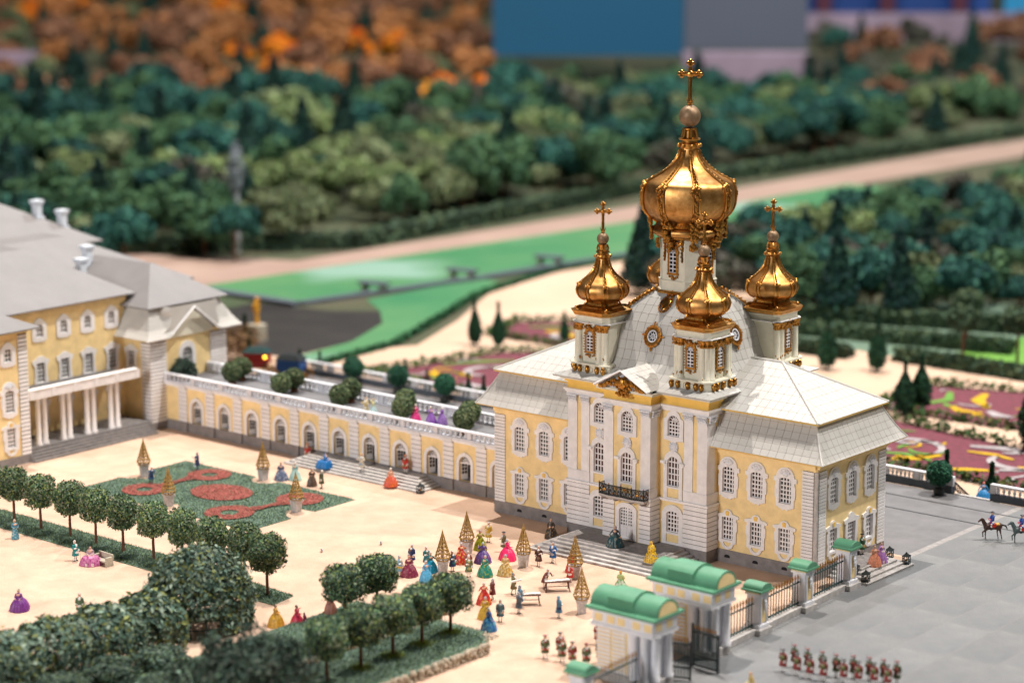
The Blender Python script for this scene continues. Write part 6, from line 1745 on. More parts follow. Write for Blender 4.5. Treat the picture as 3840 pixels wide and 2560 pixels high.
CROWD = 'court people in the courtyard'
LIME = (0.38, 0.42, 0.02); MUST = (0.52, 0.32, 0.02); PURP = (0.09, 0.05, 0.22); PINK = (0.80, 0.02, 0.13); EMER = (0.01, 0.22, 0.16); GOLDC = (0.50, 0.30, 0.06)
BLUE = (0.01, 0.12, 0.38); TURQ = (0.0, 0.28, 0.45); BURG = (0.20, 0.015, 0.05); NAVY = (0.012, 0.03, 0.10); TEAL = (0.0, 0.13, 0.15); RED = (0.48, 0.015, 0.01); ORNG = (0.60, 0.12, 0.02); SLATE = (0.10, 0.14, 0.20); OLIVE = (0.14, 0.15, 0.06); VIOL = (0.26, 0.10, 0.42); MAROON = (0.14, 0.02, 0.02)
F = lambda x, y: face(x, y, -6.5, -14.5)
W_ = [('woman in lime green gown beside the mustard-coated man', -10.9, -11.3, woman(LIME, LIME, pose=1, pattern=((0.16, 0.2, 0.02), 17, 0.5)), 0.9),
      ('woman in purple gown, centre of the crowd', -8.1, -14.2, woman(PURP, PURP, pose=1, hem=0.78, pattern=((0.2, 0.1, 0.3), 14, 0.6)), -2.2),
      ('woman in wide bright pink gown', -7.0, -12.0, woman(PINK, PINK, pose=1, wide=1.35, hem=0.82), 2.6),
      ('woman in emerald green gown at the front of the crowd', -5.2, -17.3, woman(EMER, EMER, pose=0, hem=0.7, pattern=((0.25, 0.3, 0.05), 18, 0.75)), 0.2),
      ('woman in gold brocade gown at the front of the crowd', -4.0, -15.9, woman(GOLDC, GOLDC, hair=TURQ, pose=0, hem=0.7, pattern=((0.62, 0.5, 0.28), 24, 0.3), trim=(0.6, 0.45, 0.2)), 0.5),
      ('woman in dark brown and gold gown by the church steps', -8.3, -4.0, woman((0.045, 0.03, 0.025), (0.05, 0.03, 0.02), hair=BROWN, shawl=(0.06, 0.04, 0.03), pattern=((0.25, 0.16, 0.05), 26, 0.7)), 0.8),
      ('woman in red and gold gown in the middle of the crowd', -9.5, -15.6, woman(RED, RED, pose=1, hem=0.7, pattern=((0.55, 0.25, 0.05), 20, 0.5)), 1.2),
      ('woman in turquoise gown by the left trellis pyramid', -9.7, -19.6, woman(TURQ, TEAL, pose=1, hem=0.66), 1.0),
      ('woman in burgundy gown at the left edge of the crowd', -10.5, -21.6, woman(BURG, BURG, hair=BURG, pose=0, hem=0.76, pattern=((0.3, 0.08, 0.1), 19, 0.6)), 0.7),
      ('woman in light blue gown half behind the clipped tree', -8.2, -21.9, woman((0.08, 0.36, 0.6), (0.1, 0.3, 0.5), pose=1), 1.3),
      ('woman in red gown with trailing orange skirt near the tables', 0.0, -23.6, woman(RED, RED, pose=1, train=0.9, pattern=(ORNG, 6, 0.5)), 0.6),
      ('woman in mustard yellow gown behind the blue gown', 2.7, -26.6, woman(MUST, MUST, pose=0), 0.4),
      ('woman in blue brocade gown near the front trees', 4.9, -28.7, woman((0.03, 0.17, 0.42), (0.03, 0.10, 0.3), pose=2, hem=0.7, pattern=((0.1, 0.35, 0.5), 15, 0.5)), 2.8),
      ('woman in red gown behind the trellis pyramid at the steps', 0.0, -11.4, woman(RED, RED, pose=0, hem=0.55), 1.0),
      ('woman in white floral gown near the far gate pylon', 7.0, -13.3, woman((0.5, 0.55, 0.42), (0.4, 0.5, 0.2), hair=(0.6, 0.25, 0.02), pose=0, pattern=((0.15, 0.35, 0.12), 18, 0.3)), 3.4),
      ('woman in dark teal gown on the church landing', 0.4, -5.4, woman((0.012, 0.06, 0.075), (0.02, 0.04, 0.06), hair=GREY, pose=2, hem=0.8, pattern=((0.16, 0.18, 0.16), 12, 0.75), trim=(0.10, 0.12, 0.10)), 0.35),
      ('woman in yellow flowered cloak on the church steps', 5.4, -6.6, woman((0.72, 0.46, 0.01), (0.68, 0.42, 0.01), hair=(0.6, 0.38, 0.02), shawl=(0.72, 0.46, 0.01), hem=0.66, pattern=((0.2, 0.2, 0.22), 30, 0.55)), 3.0)]
for lb, x, y, me, r in W_:
    z = 1.13 if 'landing' in lb else (0.88 if 'on the church steps' in lb else 0.0)
    person(me, lb, x, y, z, r, CROWD, 1.14)
MN = [('man in mustard coat behind the lime gown', -12.0, -8.8, man(MUST, (0.5, 0.45, 0.3), WHITE, pose=1), 0.3),
      ('man in black tricorn behind the pink gown', -8.8, -10.4, man((0.12, 0.10, 0.03), pose=1, hat=BLACK), -0.3),
      ('man in dark brown coat with black bag by the pyramid', -3.4, -11.9, man((0.07, 0.02, 0.015), (0.2, 0.12, 0.06), WHITE, pose=3, stride=0.12), 0.5),
      ('man in bright blue coat with cane at the steps', -3.1, -10.2, man(BLUE, (0.6, 0.6, 0.6), WHITE, pose=3, stride=0.1, stick=True), 0.3),
      ('man in olive coat and green breeches at the crowd front', -6.2, -18.4, man(OLIVE, (0.4, 0.35, 0.1), WHITE, breeches=(0.08, 0.16, 0.12), pose=1), 0.9),
      ('man in dark blue coat beside the red gown', -8.4, -18.1, man(NAVY, TEAL, WHITE, pose=1), 1.4),
      ('man in dark teal coat behind the turquoise gown', -11.1, -18.6, man(TEAL, (0.3, 0.2, 0.05), WHITE, pose=1), 1.2),
      ('man in pale blue and yellow coat at the far left of the crowd', -11.1, -22.2, man((0.2, 0.32, 0.42), (0.5, 0.4, 0.1), WHITE, breeches=MUST, pose=1), 1.6),
      ('man in navy coat behind the burgundy gown', -12.6, -18.9, man(NAVY, (0.2, 0.1, 0.05), WHITE, pose=0), 0.2),
      ('man in brown and white coat in the middle of the crowd', -7.3, -17.2, man((0.26, 0.07, 0.05), WHITE, WHITE, pose=1), 1.0),
      ('man in brown coat beside the trailing red gown', -0.2, -22.2, man((0.13, 0.025, 0.02), WHITE, WHITE, pose=1), -1.2),
      ('man in teal waistcoat beside the blue brocade gown', 4.2, -26.4, man((0.04, 0.12, 0.16), (0.2, 0.3, 0.3), WHITE, breeches=NAVY, pose=0), 0.6),
      ('man in grey coat seen from behind at the drawing table', 4.0, -23.7, man(SLATE, WHITE, WHITE, pose=2), 3.0),
      ('man in blue cap at the drawing table', 2.9, -22.2, man((0.06, 0.16, 0.24), WHITE, WHITE, hair=(0.08, 0.25, 0.4), pose=2), 2.4),
      ('man in olive coat holding up a paper roll', 0.2, -19.8, man((0.13, 0.10, 0.03), WHITE, WHITE, hair=SLATE, pose=2, stride=0.15), 1.9),
      ('man in slate blue coat standing alone', 7.4, -22.5, man((0.05, 0.15, 0.24), (0.4, 0.35, 0.1), WHITE, hair=(0.10, 0.28, 0.42), breeches=NAVY, pose=1), 2.6),
      ('man in red coat bending over the far drawing table', 1.9, -14.0, man(RED, WHITE, WHITE, pose=2, lean=0.5), 0.5),
      ('man in maroon coat bending over the near end of the far table', 1.1, -16.6, man(MAROON, WHITE, WHITE, pose=2, lean=0.5), 1.3),
      ('man in black coat between the front clipped trees', 1.0, -30.6, man(BLACK, BLACK, BLACK, pose=0), 0.8), ('man in brown coat behind the black-coated man', 0.3, -29.2, man((0.2, 0.12, 0.06), (0.3, 0.3, 0.1), WHITE, pose=0), 0.6)]
for lb, x, y, me, r in MN: person(me, lb, x, y, 0.0, r, CROWD, 1.12)
# around the lawn and the gallery
EX = [('gardener in navy coat with shovel on the lawn', -53.3, -7.7, 0.06, man(NAVY, NAVY, SLATE, pose=2, hair=GREY, shovel=True), -0.4),
      ('gardener in blue coat stooping at the edge of the lawn', -52.8, -14.6, 0.06, man((0.02, 0.10, 0.24), NAVY, BLACK, hair=WHITE, pose=2, lean=0.35), 1.1),
      ('woman in blue-grey gown near the gallery steps', -43.6, -4.9, 0, woman((0.10, 0.13, 0.22), (0.06, 0.08, 0.16), hair=BROWN, hem=0.72, pattern=((0.3, 0.33, 0.4), 16, 0.6)), 0.8),
      ('woman in pale aqua gown near the gallery steps', -42.4, -4.0, 0, woman((0.38, 0.60, 0.56), (0.25, 0.45, 0.45), hair=WHITE, hem=0.66), 0.4),
      ('woman in brown gown beside the green-coated man', -39.4, -4.6, 0, woman((0.10, 0.06, 0.04), (0.08, 0.04, 0.03), hair=BROWN, hem=0.55), 1.2),
      ('man in dark green coat beside the brown gown', -38.0, -4.6, 0, man((0.05, 0.06, 0.02), OLIVE, (0.1, 0.1, 0.08), hair=WHITE), -0.8),
      ('woman in orange-red gown on the lowest gallery step', -32.6, 0.0, 0.19, woman((0.62, 0.10, 0.05), (0.6, 0.3, 0.2), hair=WHITE, hem=0.72, train=0.4, pattern=(ORNG, 9, 0.5)), 0.6),
      ('woman in blue gown bowing on the gallery steps', -42.6, 0.7, 0.38, woman((0.0, 0.14, 0.42), (0.0, 0.14, 0.42), hair=(0.0, 0.14, 0.42), hem=0.8, train=0.5, h=1.35), 2.0),
      ('guard in red standing left of the gallery doors', -47.1, 2.6, 0.0, man(RED, (0.08, 0.15, 0.03), WHITE, hair=(0.3, 0.2, 0.1), hat=(0.5, 0.12, 0.02)), 0.2),
      ('guard in red standing right of the gallery doors', -33.0, 2.7, 0.95, man(RED, (0.08, 0.15, 0.03), WHITE, hat=(0.5, 0.12, 0.02)), 0.2),
      ('man in white and pale blue coat walking on the gallery steps', -38.0, 1.4, 0.57, man((0.6, 0.55, 0.45), (0.2, 0.35, 0.5), WHITE, hair=(0.6, 0.35, 0.2), stride=0.15, pose=2), 0.3),
      ('woman in pink gown on the gallery roof', -34.7, 6.2, GZ + 0.01, woman((0.75, 0.04, 0.22), (0.75, 0.04, 0.22), hair=WHITE, hem=0.6), 0.4),
      ('woman in violet gown raising an arm on the gallery roof', -32.7, 6.4, GZ + 0.01, woman(VIOL, VIOL, hair=WHITE, pose=3, hem=0.62), 1.2),
      ('woman in lilac gown beside the violet one on the gallery roof', -31.7, 7.0, GZ + 0.01, woman((0.3, 0.16, 0.46), VIOL, hair=WHITE, hem=0.62), -1.2),
      ('dancer in cream and gold coat with raised arms on the gallery roof', -40.9, 5.2, GZ + 0.01, man((0.6, 0.45, 0.2), WHITE, WHITE, hair=(0.5, 0.3, 0.1), pose=2), 0.3),
      ('woman in pale blue-white gown with the dancer on the gallery roof', -40.0, 5.4, GZ + 0.01, woman((0.5, 0.66, 0.66), (0.6, 0.6, 0.3), hair=(0.6, 0.45, 0.2), pose=3, hem=0.5), -0.6),
      ('woman in light blue gown alone at the left edge by the grass strip', -47.5, -36.4, 0, woman((0.06, 0.26, 0.38), (0.08, 0.24, 0.34), hair=(0.5, 0.45, 0.42), hem=0.4, wide=1.0, pattern=((0.35, 0.5, 0.5), 26, 0.5)), 1.2),
      ('man in teal coat with cane beside the stone bench', -37.4, -37.5, 0, man((0.0, 0.22, 0.22), WHITE, WHITE, hair=WHITE, pose=1, stick=True), 1.6),
      ('woman in pink brocade gown seated on the stone bench', -35.4, -37.4, 0, woman((0.52, 0.16, 0.34), (0.45, 0.3, 0.35), hair=(0.2, 0.06, 0.06), hem=0.95, wide=1.25, h=1.5, trim=(0.62, 0.46, 0.46), pattern=((0.35, 0.05, 0.2), 17, 0.5)), 0.7),
      ('woman in golden gown left of the crimson gown, front', -9.6, -39.2, 0, woman((0.55, 0.30, 0.03), (0.5, 0.25, 0.03), hair=BROWN, hem=0.78), 2.2),
      ('woman in crimson gown right of the golden gown, front', -8.1, -38.2, 0, woman((0.50, 0.02, 0.06), (0.45, 0.02, 0.05), hair=BROWN, hem=0.66, pose=1), 2.6),
      ('child in dark red beside the crimson gown', -7.6, -37.8, 0, man(BURG, BURG, BLACK, hair=BROWN, h=1.72), 2.6),
      ('woman in maroon and beige gown by the rear pair of trees', -7.4, -34.9, 0.5, woman((0.3, 0.12, 0.08), MAROON, hair=GREY), 2.3),
      ('woman in purple and violet gown at the left bottom edge', -29.6, -50.2, 0, woman((0.16, 0.03, 0.22), (0.16, 0.03, 0.22), hair=TEAL, hem=0.8, train=0.9), 0.6),
      ('man in green coat half hidden behind the arbour tunnel', -24.6, -47.7, 0, man((0.06, 0.12, 0.06), pose=0), 0.8),
      ('child in purple half hidden behind the arbour tunnel', -23.8, -47.2, 0, man((0.12, 0.05, 0.12), pose=0), 0.8),
      ('guard in green and red with musket at the end door, right', 18.95, 7.3, 0.925, man((0.03, 0.10, 0.04), (0.5, 0.3, 0.1), WHITE, hair=GREY, hat=BLACK, breeches=RED, musket=True, belt=WHITE), 1.4),
      ('guard in red with musket at the end door, left', 18.95, 4.6, 0.925, man(RED, (0.1, 0.25, 0.05), WHITE, hair=GREY, hat=BLACK, musket=True), 1.4),
      ('woman in salmon orange gown on the side steps', 21.3, 5.6, 0.68, woman((0.62, 0.22, 0.12), (0.6, 0.25, 0.14), hair=BROWN, pose=1, hem=0.62, train=0.3), 0.8),
      ('woman in lilac gown with white apron on the side steps', 21.2, 6.9, 0.68, woman((0.34, 0.16, 0.42), (0.34, 0.16, 0.42), hair=BROWN, pose=2, hem=0.62, trim=(0.75, 0.6, 0.5)), 1.5),
      ('woman in bright blue gown at the balustrade gap', 15.7, 36.2, -0.6, woman((0.03, 0.24, 0.55), (0.03, 0.24, 0.55), hair=PINK, pose=2, hem=0.8), 0.5)]
for lb, x, y, z, me, r in EX: person(me, lb, x, y, z, r, None, 0.72 if lb.startswith('child') else 1.12)
# soldiers: two formations of identical figures
sol = [man((0.22, 0.02, 0.015), (0.10, 0.16, 0.03), WHITE, hair=(0.32, 0.3, 0.28), hat=BLACK, breeches=RED, musket=True, belt=WHITE, pack=(0.12, 0.14, 0.04), stride=0.12),
       man((0.06, 0.09, 0.03), (0.3, 0.02, 0.02), WHITE, hair=(0.32, 0.3, 0.28), hat=(0.2, 0.02, 0.015), breeches=MAROON, musket=True, belt=WHITE, pack=(0.22, 0.03, 0.02), stride=0.12)]
for i, (x, y) in enumerate(((29.5, -21.9), (29.6, -20.4), (30.8, -21.9), (30.9, -20.5), (32.0, -21.9), (32.2, -20.4), (33.1, -21.7), (33.4, -20.3), (34.5, -21.0), (34.6, -19.7), (35.6, -20.6), (35.8, -19.3), (36.7, -20.1), (36.9, -19.0), (37.8, -19.9), (37.9, -18.7))):
    person(sol[i % 2], 'soldier in red and green with musket, marching column on the grey square', x, y, 0.03, 3.4, 'soldiers marching on the square', 1.06)
for i, (x, y) in enumerate(((13.0, -31.3), (13.5, -30.0), (14.6, -31.1), (15.7, -31.2), (16.8, -30.8), (14.2, -25.9), (17.1, -29.4))):
    person(sol[(i + 1) % 2], 'soldier in red and green with musket, squad on sand inside the gate', x, y, 0, 0.8, 'soldiers on the sand by the gate', 1.12)
person(sol[0], 'soldier standing alone in the open gateway', 19.4, -25.4, 0, 0.9, None, 1.12)
person(man((0.02, 0.09, 0.12), TEAL, BLACK, hat=(0.3, 0.6, 0.65)), 'blurred figure in dark teal behind the near gate leaf', 22.8, -28.2, 0, 1.5, None, 1.12)
person(woman((0.65, 0.55, 0.35), (0.5, 0.35, 0.1), hair=(0.6, 0.3, 0.1), train=0.6), 'blurred woman in white and gold at the bottom edge by the gate', 30.5, -27.9, 0.03, 2.4, None, 1.06)

# horses with riders
def horse(body, mane):
    f = Fig()
    f.cap((0, 0.5, 1.12), (0, -0.42, 1.15), 0.27, 0.29, body, 12); f.ball((0, 0.62, 1.16), 0.29, body, (0.95, 1, 1)); f.ball((0, -0.5, 1.12), 0.28, body, (0.9, 0.9, 1.1))
    f.cap((0, -0.58, 1.25), (0, -0.9, 1.78), 0.2, 0.11, body, 10); f.cap((0, -0.9, 1.82), (0, -1.2, 1.62), 0.115, 0.07, body)
    for s in (-1, 1): f.cap((s * 0.05, -0.86, 1.9), (s * 0.06, -0.86, 2.02), 0.035, 0.012, body)
    f.cap((0, -0.75, 1.82), (0, -0.5, 1.42), 0.05, 0.06, mane); f.cap((0, 0.88, 1.25), (0, 1.2, 1.15), 0.07, 0.08, mane); f.cap((0, 1.2, 1.15), (0, 1.38, 0.75), 0.08, 0.03, mane)
    legs = [((-0.14, -0.5, 0.95), (-0.14, -0.52, 0.55), (-0.14, -0.5, 0.06)), ((0.14, -0.5, 0.95), (0.14, -0.86, 0.72), (0.14, -0.82, 0.34)),
            ((-0.15, 0.6, 0.98), (-0.15, 0.5, 0.62), (-0.15, 0.62, 0.06)), ((0.15, 0.62, 0.98), (0.15, 0.72, 0.58), (0.15, 0.84, 0.08))]
    for i, (a, b, c) in enumerate(legs):
        f.cap(a, b, 0.14 if i > 1 else 0.11, 0.065, body); f.cap(b, c, 0.06, 0.045, body); f.ball(c, 0.062, BLACK, (1, 1.2, 0.9))
    f.ball((0, 0.1, 1.36), 0.24, RED, (1.15, 1.5, 0.4)); f.ball((0, 0.45, 1.36), 0.2, (0.6, 0.35, 0.03), (1.2, 0.9, 0.4))
    return f.build('horse', 0.04)
def rider(coat):
    f = Fig()
    for s in (-1, 1): f.cap((s * 0.12, 0.05, 0.05), (s * 0.3, -0.22, -0.12), 0.1, 0.08, WHITE); f.cap((s * 0.3, -0.22, -0.12), (s * 0.31, -0.1, -0.5), 0.075, 0.05, BLACK); f.cap((s * 0.31, -0.08, -0.52), (s * 0.31, -0.24, -0.52), 0.05, 0.04, BLACK)
    f.lathe([(0.05, -0.02), (0.22, 0.0), (0.17, 0.22), (0.19, 0.45), (0.2, 0.56), (0.1, 0.66), (0.05, 0.68)], coat, 18, lambda t: 1 + 0.15 * math.cos(t) ** 2)
    for s in (-1, 1): arm(f, s, (s * 0.23, 0, 0.56), (s * 0.29, -0.1, 0.32), (s * 0.1, -0.34, 0.3), coat, RED)
    f.cap((-0.18, -0.15, 0.55), (0.18, -0.16, 0.1), 0.03, 0.03, RED); head(f, 0.82, GREY, hat=BLACK)
    return f.build('person')
hb, rb_ = horse((0.05, 0.018, 0.01), (0.012, 0.01, 0.01)), rider((0.01, 0.06, 0.30))
hg = horse((0.07, 0.10, 0.10), (0.03, 0.04, 0.05))
for me, x, y, a, b in ((hb, 24.3, 21.9, 'dark brown horse trotting, the leading one', 'rider in blue coat on the dark brown horse'), (hg, 27.0, 22.6, 'grey-black horse following the brown one', 'rider in blue coat on the grey-black horse')):
    o = put('horse', me, None, (x, y, 0.03), -0.75, (1.12,) * 3); tag(o, a, 'horse')
    person(rb_, b, x, y, 0.03 + 1.47 * 1.12, -0.75, None, 1.12)

# ------------------------------------------------------------------ small furniture
def trestle(label, x, y, rot, L):
    t = thing('trestle_table', label, 'table', (x, y, 0), rot, 'drawing tables')
    part('table_top', MB().box(-L / 2, L / 2, -0.42, 0.42, 0.86, 0.93, 0.01), 'table_wood', t)
    for s in (-1, 1):
        mb = MB()
        for q in (-1, 1): mb.tube([(s * (L / 2 - 0.2), q * 0.12, 0.86), (s * (L / 2 - 0.08), q * 0.45, 0.0)], 0.05, 4)
        mb.tube([(s * (L / 2 - 0.14), -0.3, 0.36), (s * (L / 2 - 0.14), 0.3, 0.36)], 0.04, 4); part('trestle', mb, 'table_wood', t)
    part('stretcher', MB().tube([(-L / 2 + 0.15, 0, 0.4), (L / 2 - 0.15, 0, 0.4)], 0.035, 4), 'table_wood', t)
    g = random.Random(int(x * 10))
    for i in range(6):
        mb = MB().box(-0.28, 0.28, -0.2, 0.2, 0, 0.015 + 0.01 * i)
        o = part('paper_sheet', mb, 'paper', None, loc=(x + math.cos(rot) * (i - 2.5) * L / 7, y + math.sin(rot) * (i - 2.5) * L / 7, 0.935 + 0.004 * i), rotz=rot + g.uniform(-0.6, 0.6))
        tag(o, ('large paper sheet lying on the ' + label), 'paper', 'papers on ' + label)
trestle('drawing table at the two men in blue and grey', 3.0, -21.2, 0.75, 2.1)
trestle('drawing table below the red-coated man', 2.5, -16.6, 0.85, 2.3)
mb = MB().tube([(-0.45, 0, 0), (0.45, 0, 0.2)], 0.1, 10); o = part('paper_roll', mb, 'paper', None, True, loc=(0.75, -20.1, 1.3), rotz=0.7); tag(o, 'white paper roll held up by the olive-coated man', 'paper')
# stone bench
t = thing('stone_bench', 'carved stone bench under the pink-gowned woman', 'bench', (-34.6, -36.6, 0), -0.05)
part('seat', MB().box(-1.0, 1.0, -0.45, 0.35, 0.38, 0.5, 0.02), 'bench_stone', t); part('back', MB().box(-1.0, 1.0, 0.3, 0.45, 0.5, 1.05, 0.03), 'bench_stone', t)
for x in (-1.0, 0.82):
    o = part('leg', MB().box(x, x + 0.18, -0.42, 0.4, 0, 0.38), 'bench_stone', t); part('arm_rest', MB().box(x, x + 0.18, -0.4, 0.3, 0.5, 0.85, 0.03), 'bench_stone', t)
# lanterns
def lantern(label, x, y, z, rot=0.2):
    t = thing('lantern', label, 'lantern', (x, y, z), rot, 'black floor lanterns')
    mb = MB().box(-0.32, 0.32, -0.32, 0.32, 0, 0.08).box(-0.32, 0.32, -0.32, 0.32, 0.68, 0.74)
    for a in (-0.3, 0.26):
        for b in (-0.3, 0.26): mb.box(a, a + 0.05, b, b + 0.05, 0.08, 0.68)
    for k in range(4):
        st = len(mb.v); mb.tube([(-0.28, -0.29, 0.1), (0.28, -0.29, 0.66)], 0.025, 4); mb.tube([(0.28, -0.29, 0.1), (-0.28, -0.29, 0.66)], 0.025, 4); mb.xf(Matrix.Rotation(k * PI / 2, 4, 'Z'), st)
    part('cage', mb, 'iron', t)
    part('roof', MB().loft([[(a * q, b * q, z2) for a, b in ((1, -1), (1, 1), (-1, 1), (-1, -1))] for q, z2 in ((0.36, 0.74), (0.1, 0.95), (0.1, 1.0))]), 'iron', t)
    part('knob', MB().ball((0, 0, 1.04), 0.07, 8, 6), 'iron', t, True); part('lamp', MB().ball((0, 0, 0.35), 0.12, 8, 6), 'gold', t, True)
lantern('black lantern at the far inner corner of the side steps', 20.6, 9.4, 0.45); lantern('black lantern at the far outer corner of the side steps', 22.4, 9.35, 0.225)
lantern('black lantern against the fence side of the side steps', 20.9, 2.95, 0.45); lantern('black lantern at the near outer corner of the side steps', 22.4, 2.3, 0.225)
lantern('black lantern at the right end of the gallery steps', -28.9, 0.4, 0.0)
# pigeons
f = Fig(); f.ball((0, 0, 0.12), 0.1, (0.4, 0.42, 0.48), (0.8, 1.6, 0.8)); f.ball((0, -0.16, 0.22), 0.055, (0.3, 0.34, 0.4)); f.cap((0, 0.12, 0.12), (0, 0.3, 0.1), 0.05, 0.02, (0.5, 0.5, 0.55)); f.cap((0, -0.2, 0.21), (0, -0.24, 0.2), 0.015, 0.006, BLACK)
for s in (-1, 1): f.cap((s * 0.04, 0, 0.06), (s * 0.04, 0, 0.0), 0.015, 0.015, (0.5, 0.15, 0.1))
pm = f.build('pigeon', 0.018)
for x, y, lb in ((-19.3, -15.8, 'grey pigeon on the sand, nearer the church'), (-21.9, -21.1, 'grey pigeon on the sand, nearer the tree row')):
    o = put('pigeon', pm, None, (x, y, 0), 0.6, (1.5,) * 3); tag(o, lb, 'pigeon')
# ================================================================== lower park (far out of focus)
mb = MB().box(-900, 700, 34.4, 1500, ZP - 0.3, ZP - 0.06); struct('park_ground', mb, 'park_ground')
sheet('park_lawn', rect(-120, 60, 36, 62), ZP - 0.04, 'park_sand')
sheet('sand_plain', [(-103, 50), (-92, 40), (60, 40), (60, 112), (-60, 116), (-112, 175), (-118, 150), (-112, 110), (-100, 88), (-92, 70)], ZP - 0.03, 'park_sand')
sheet('far_path', [(-205, 60), (-150, 84), (-146, 126), (-139, 190), (-132, 345), (-128, 520), (-150, 520), (-151, 345), (-153, 205), (-155, 160), (-158, 112), (-180, 101), (-215, 92)], ZP - 0.02, 'park_path')
sheet('canal_water', [(-152, 82), (-128, 82), (-121.5, 118), (-116.5, 158), (-112, 260), (-138, 260), (-140.5, 190), (-147.5, 126)], ZP - 0.01, 'canal_green')
mb = MB()
for a, b in zip([(-128, 82), (-121.5, 118), (-116.5, 158), (-112, 260)], [(-121.5, 118), (-116.5, 158), (-112, 260)]):
    mb.loft([[(p[0], p[1], ZP - 0.3), (p[0] + 1.6, p[1], ZP - 0.3), (p[0] + 1.6, p[1], ZP + 0.55), (p[0], p[1], ZP + 0.55)] for p in (a, b)])
mb.box(-153, -127, 80, 82, ZP - 0.3, ZP + 0.6); o = part('canal_wall', mb, 'terrace_base'); tag(o, 'dark stone wall along the green canal', 'wall')
for i, y in enumerate((97.5, 116, 135.7)):
    t = thing('canal_bench', 'dark slab seat on the canal edge, %s from the left' % ordn[i], 'bench', (-126 + i * 2.6, y, ZP + 0.5), 0.2, 'seats along the canal')
    part('seat', MB().box(-2.6, 2.6, -1, 1, 0.8, 1.15), 'terrace_base', t)
    for x in (-2, 1.4): part('leg', MB().box(x, x + 0.6, -0.8, 0.8, -0.5, 0.8), 'bench_stone', t)
sheet('pond_floor', [(-134, 52), (-100, 52), (-101, 66), (-107, 79), (-114, 86), (-120, 81.5), (-134, 79)], ZP - 0.012, 'pond_dark')
sheet('pond_water', [(-114, 86), (-107, 79), (-101, 66), (-99.6, 52), (-94, 52), (-95.5, 68), (-104, 88), (-112, 104), (-117, 118), (-121.3, 118), (-122.5, 92)], ZP - 0.008, 'canal_green')
hedge('pond_hedge', 'low bright green hedge curving round the pond', [(-93, 50), (-94.5, 68), (-103, 88), (-111, 105), (-116, 130), (-112, 175)], 1.2, 0.5, ZP, [(0.03, 0.13, 0.05), (0.02, 0.09, 0.04)], 2500, 0.5, 201)

def cypress_mesh(seed, h=9.0, r=1.6):
    g = np.random.default_rng(seed); n = 1800; u = g.random(n) ** 0.8; t = g.uniform(0, 2 * PI, n)
    rr = r * np.sin(np.clip(u * 1.15 + 0.12, 0, 1) * PI) ** 0.7 * (1 - 0.55 * u) * (1 + 0.1 * np.sin(5 * t + seed)) * g.uniform(0.75, 1, n)
    P = np.c_[rr * np.cos(t), rr * np.sin(t), 0.7 + u * (h - 0.7)]; N = np.c_[np.cos(t), np.sin(t), np.full(n, 0.3)]
    core = MB().lathe([(0.25, 0), (0.25, 0.8), (r * 0.6, 1.4), (r * 0.62, h * 0.35), (r * 0.3, h * 0.7), (0.05, h * 0.95)], 8)
    return leaf_mesh('cypress', P, N, 0.45, [(0.012, 0.06, 0.03), (0.008, 0.04, 0.025), (0.025, 0.085, 0.035)], seed, 0.6, core, ('leaf', 'foliage_core'))
cy = [cypress_mesh(301, 9.0, 1.5), cypress_mesh(302, 7.6, 1.3), cypress_mesh(303, 9.5, 2.1)]
CYP = [(-85.4, 74.9, 0, 0.74, 'slim cypress on the sand left of the left corner tower, left one'), (-81.8, 75.8, 0, 0.72, 'slim cypress on the sand left of the left corner tower, right one'), (-76.6, 84.2, 1, 0.6, 'small cypress beside the flower bed at the left corner tower'),
       (-38.1, 92.5, 2, 0.76, 'cypress right of the church on the pink path, left one'), (-32.2, 95.5, 2, 0.72, 'cypress right of the church on the pink path, right one'), (-16.2, 75.3, 2, 0.72, 'dark cypress at the flower parterre corner, left one'), (-16.0, 79.0, 2, 0.74, 'dark cypress at the flower parterre corner, right one'),
       (4.5, 69.0, 2, 1.05, 'large dark cypress at the right edge'), (14.3, 40.5, 1, 0.75, 'little cypress behind the balustrade gap'), (9.6, 39.5, 0, 0.72, 'little spiral cypress behind the ball tree'), (7.2, 40.0, 1, 0.45, 'tiny cypress behind the balustrade'),
       (-71.5, 45, 1, 0.6, 'small cypress behind the far balustrade, third from left'), (-84.8, 43, 1, 0.55, 'small cypress behind the far balustrade, second from left'), (-88, 42.5, 1, 0.55, 'small cypress behind the far balustrade, first from left'), (-60, 44, 1, 0.6, 'small cypress behind the far balustrade, fifth from left'), (-57.5, 44, 1, 0.6, 'small cypress behind the far balustrade, sixth from left'), (-67.8, 45, 1, 0.5, 'small cypress behind the far balustrade, fourth from left'),
       (-102.5, 42, 1, 0.6, 'small cypress behind the carriages, left'), (-97, 42, 1, 0.6, 'small cypress behind the carriages, right'), (-104, 48, 1, 0.8, 'small cypress beside the palace pavilion')]
for x, y, k, s, lb in CYP:
    o = put('cypress', cy[k], None, (x, y, ZP - 0.02), x, (s, s, s)); tag(o, lb, 'tree', 'clipped cypresses')

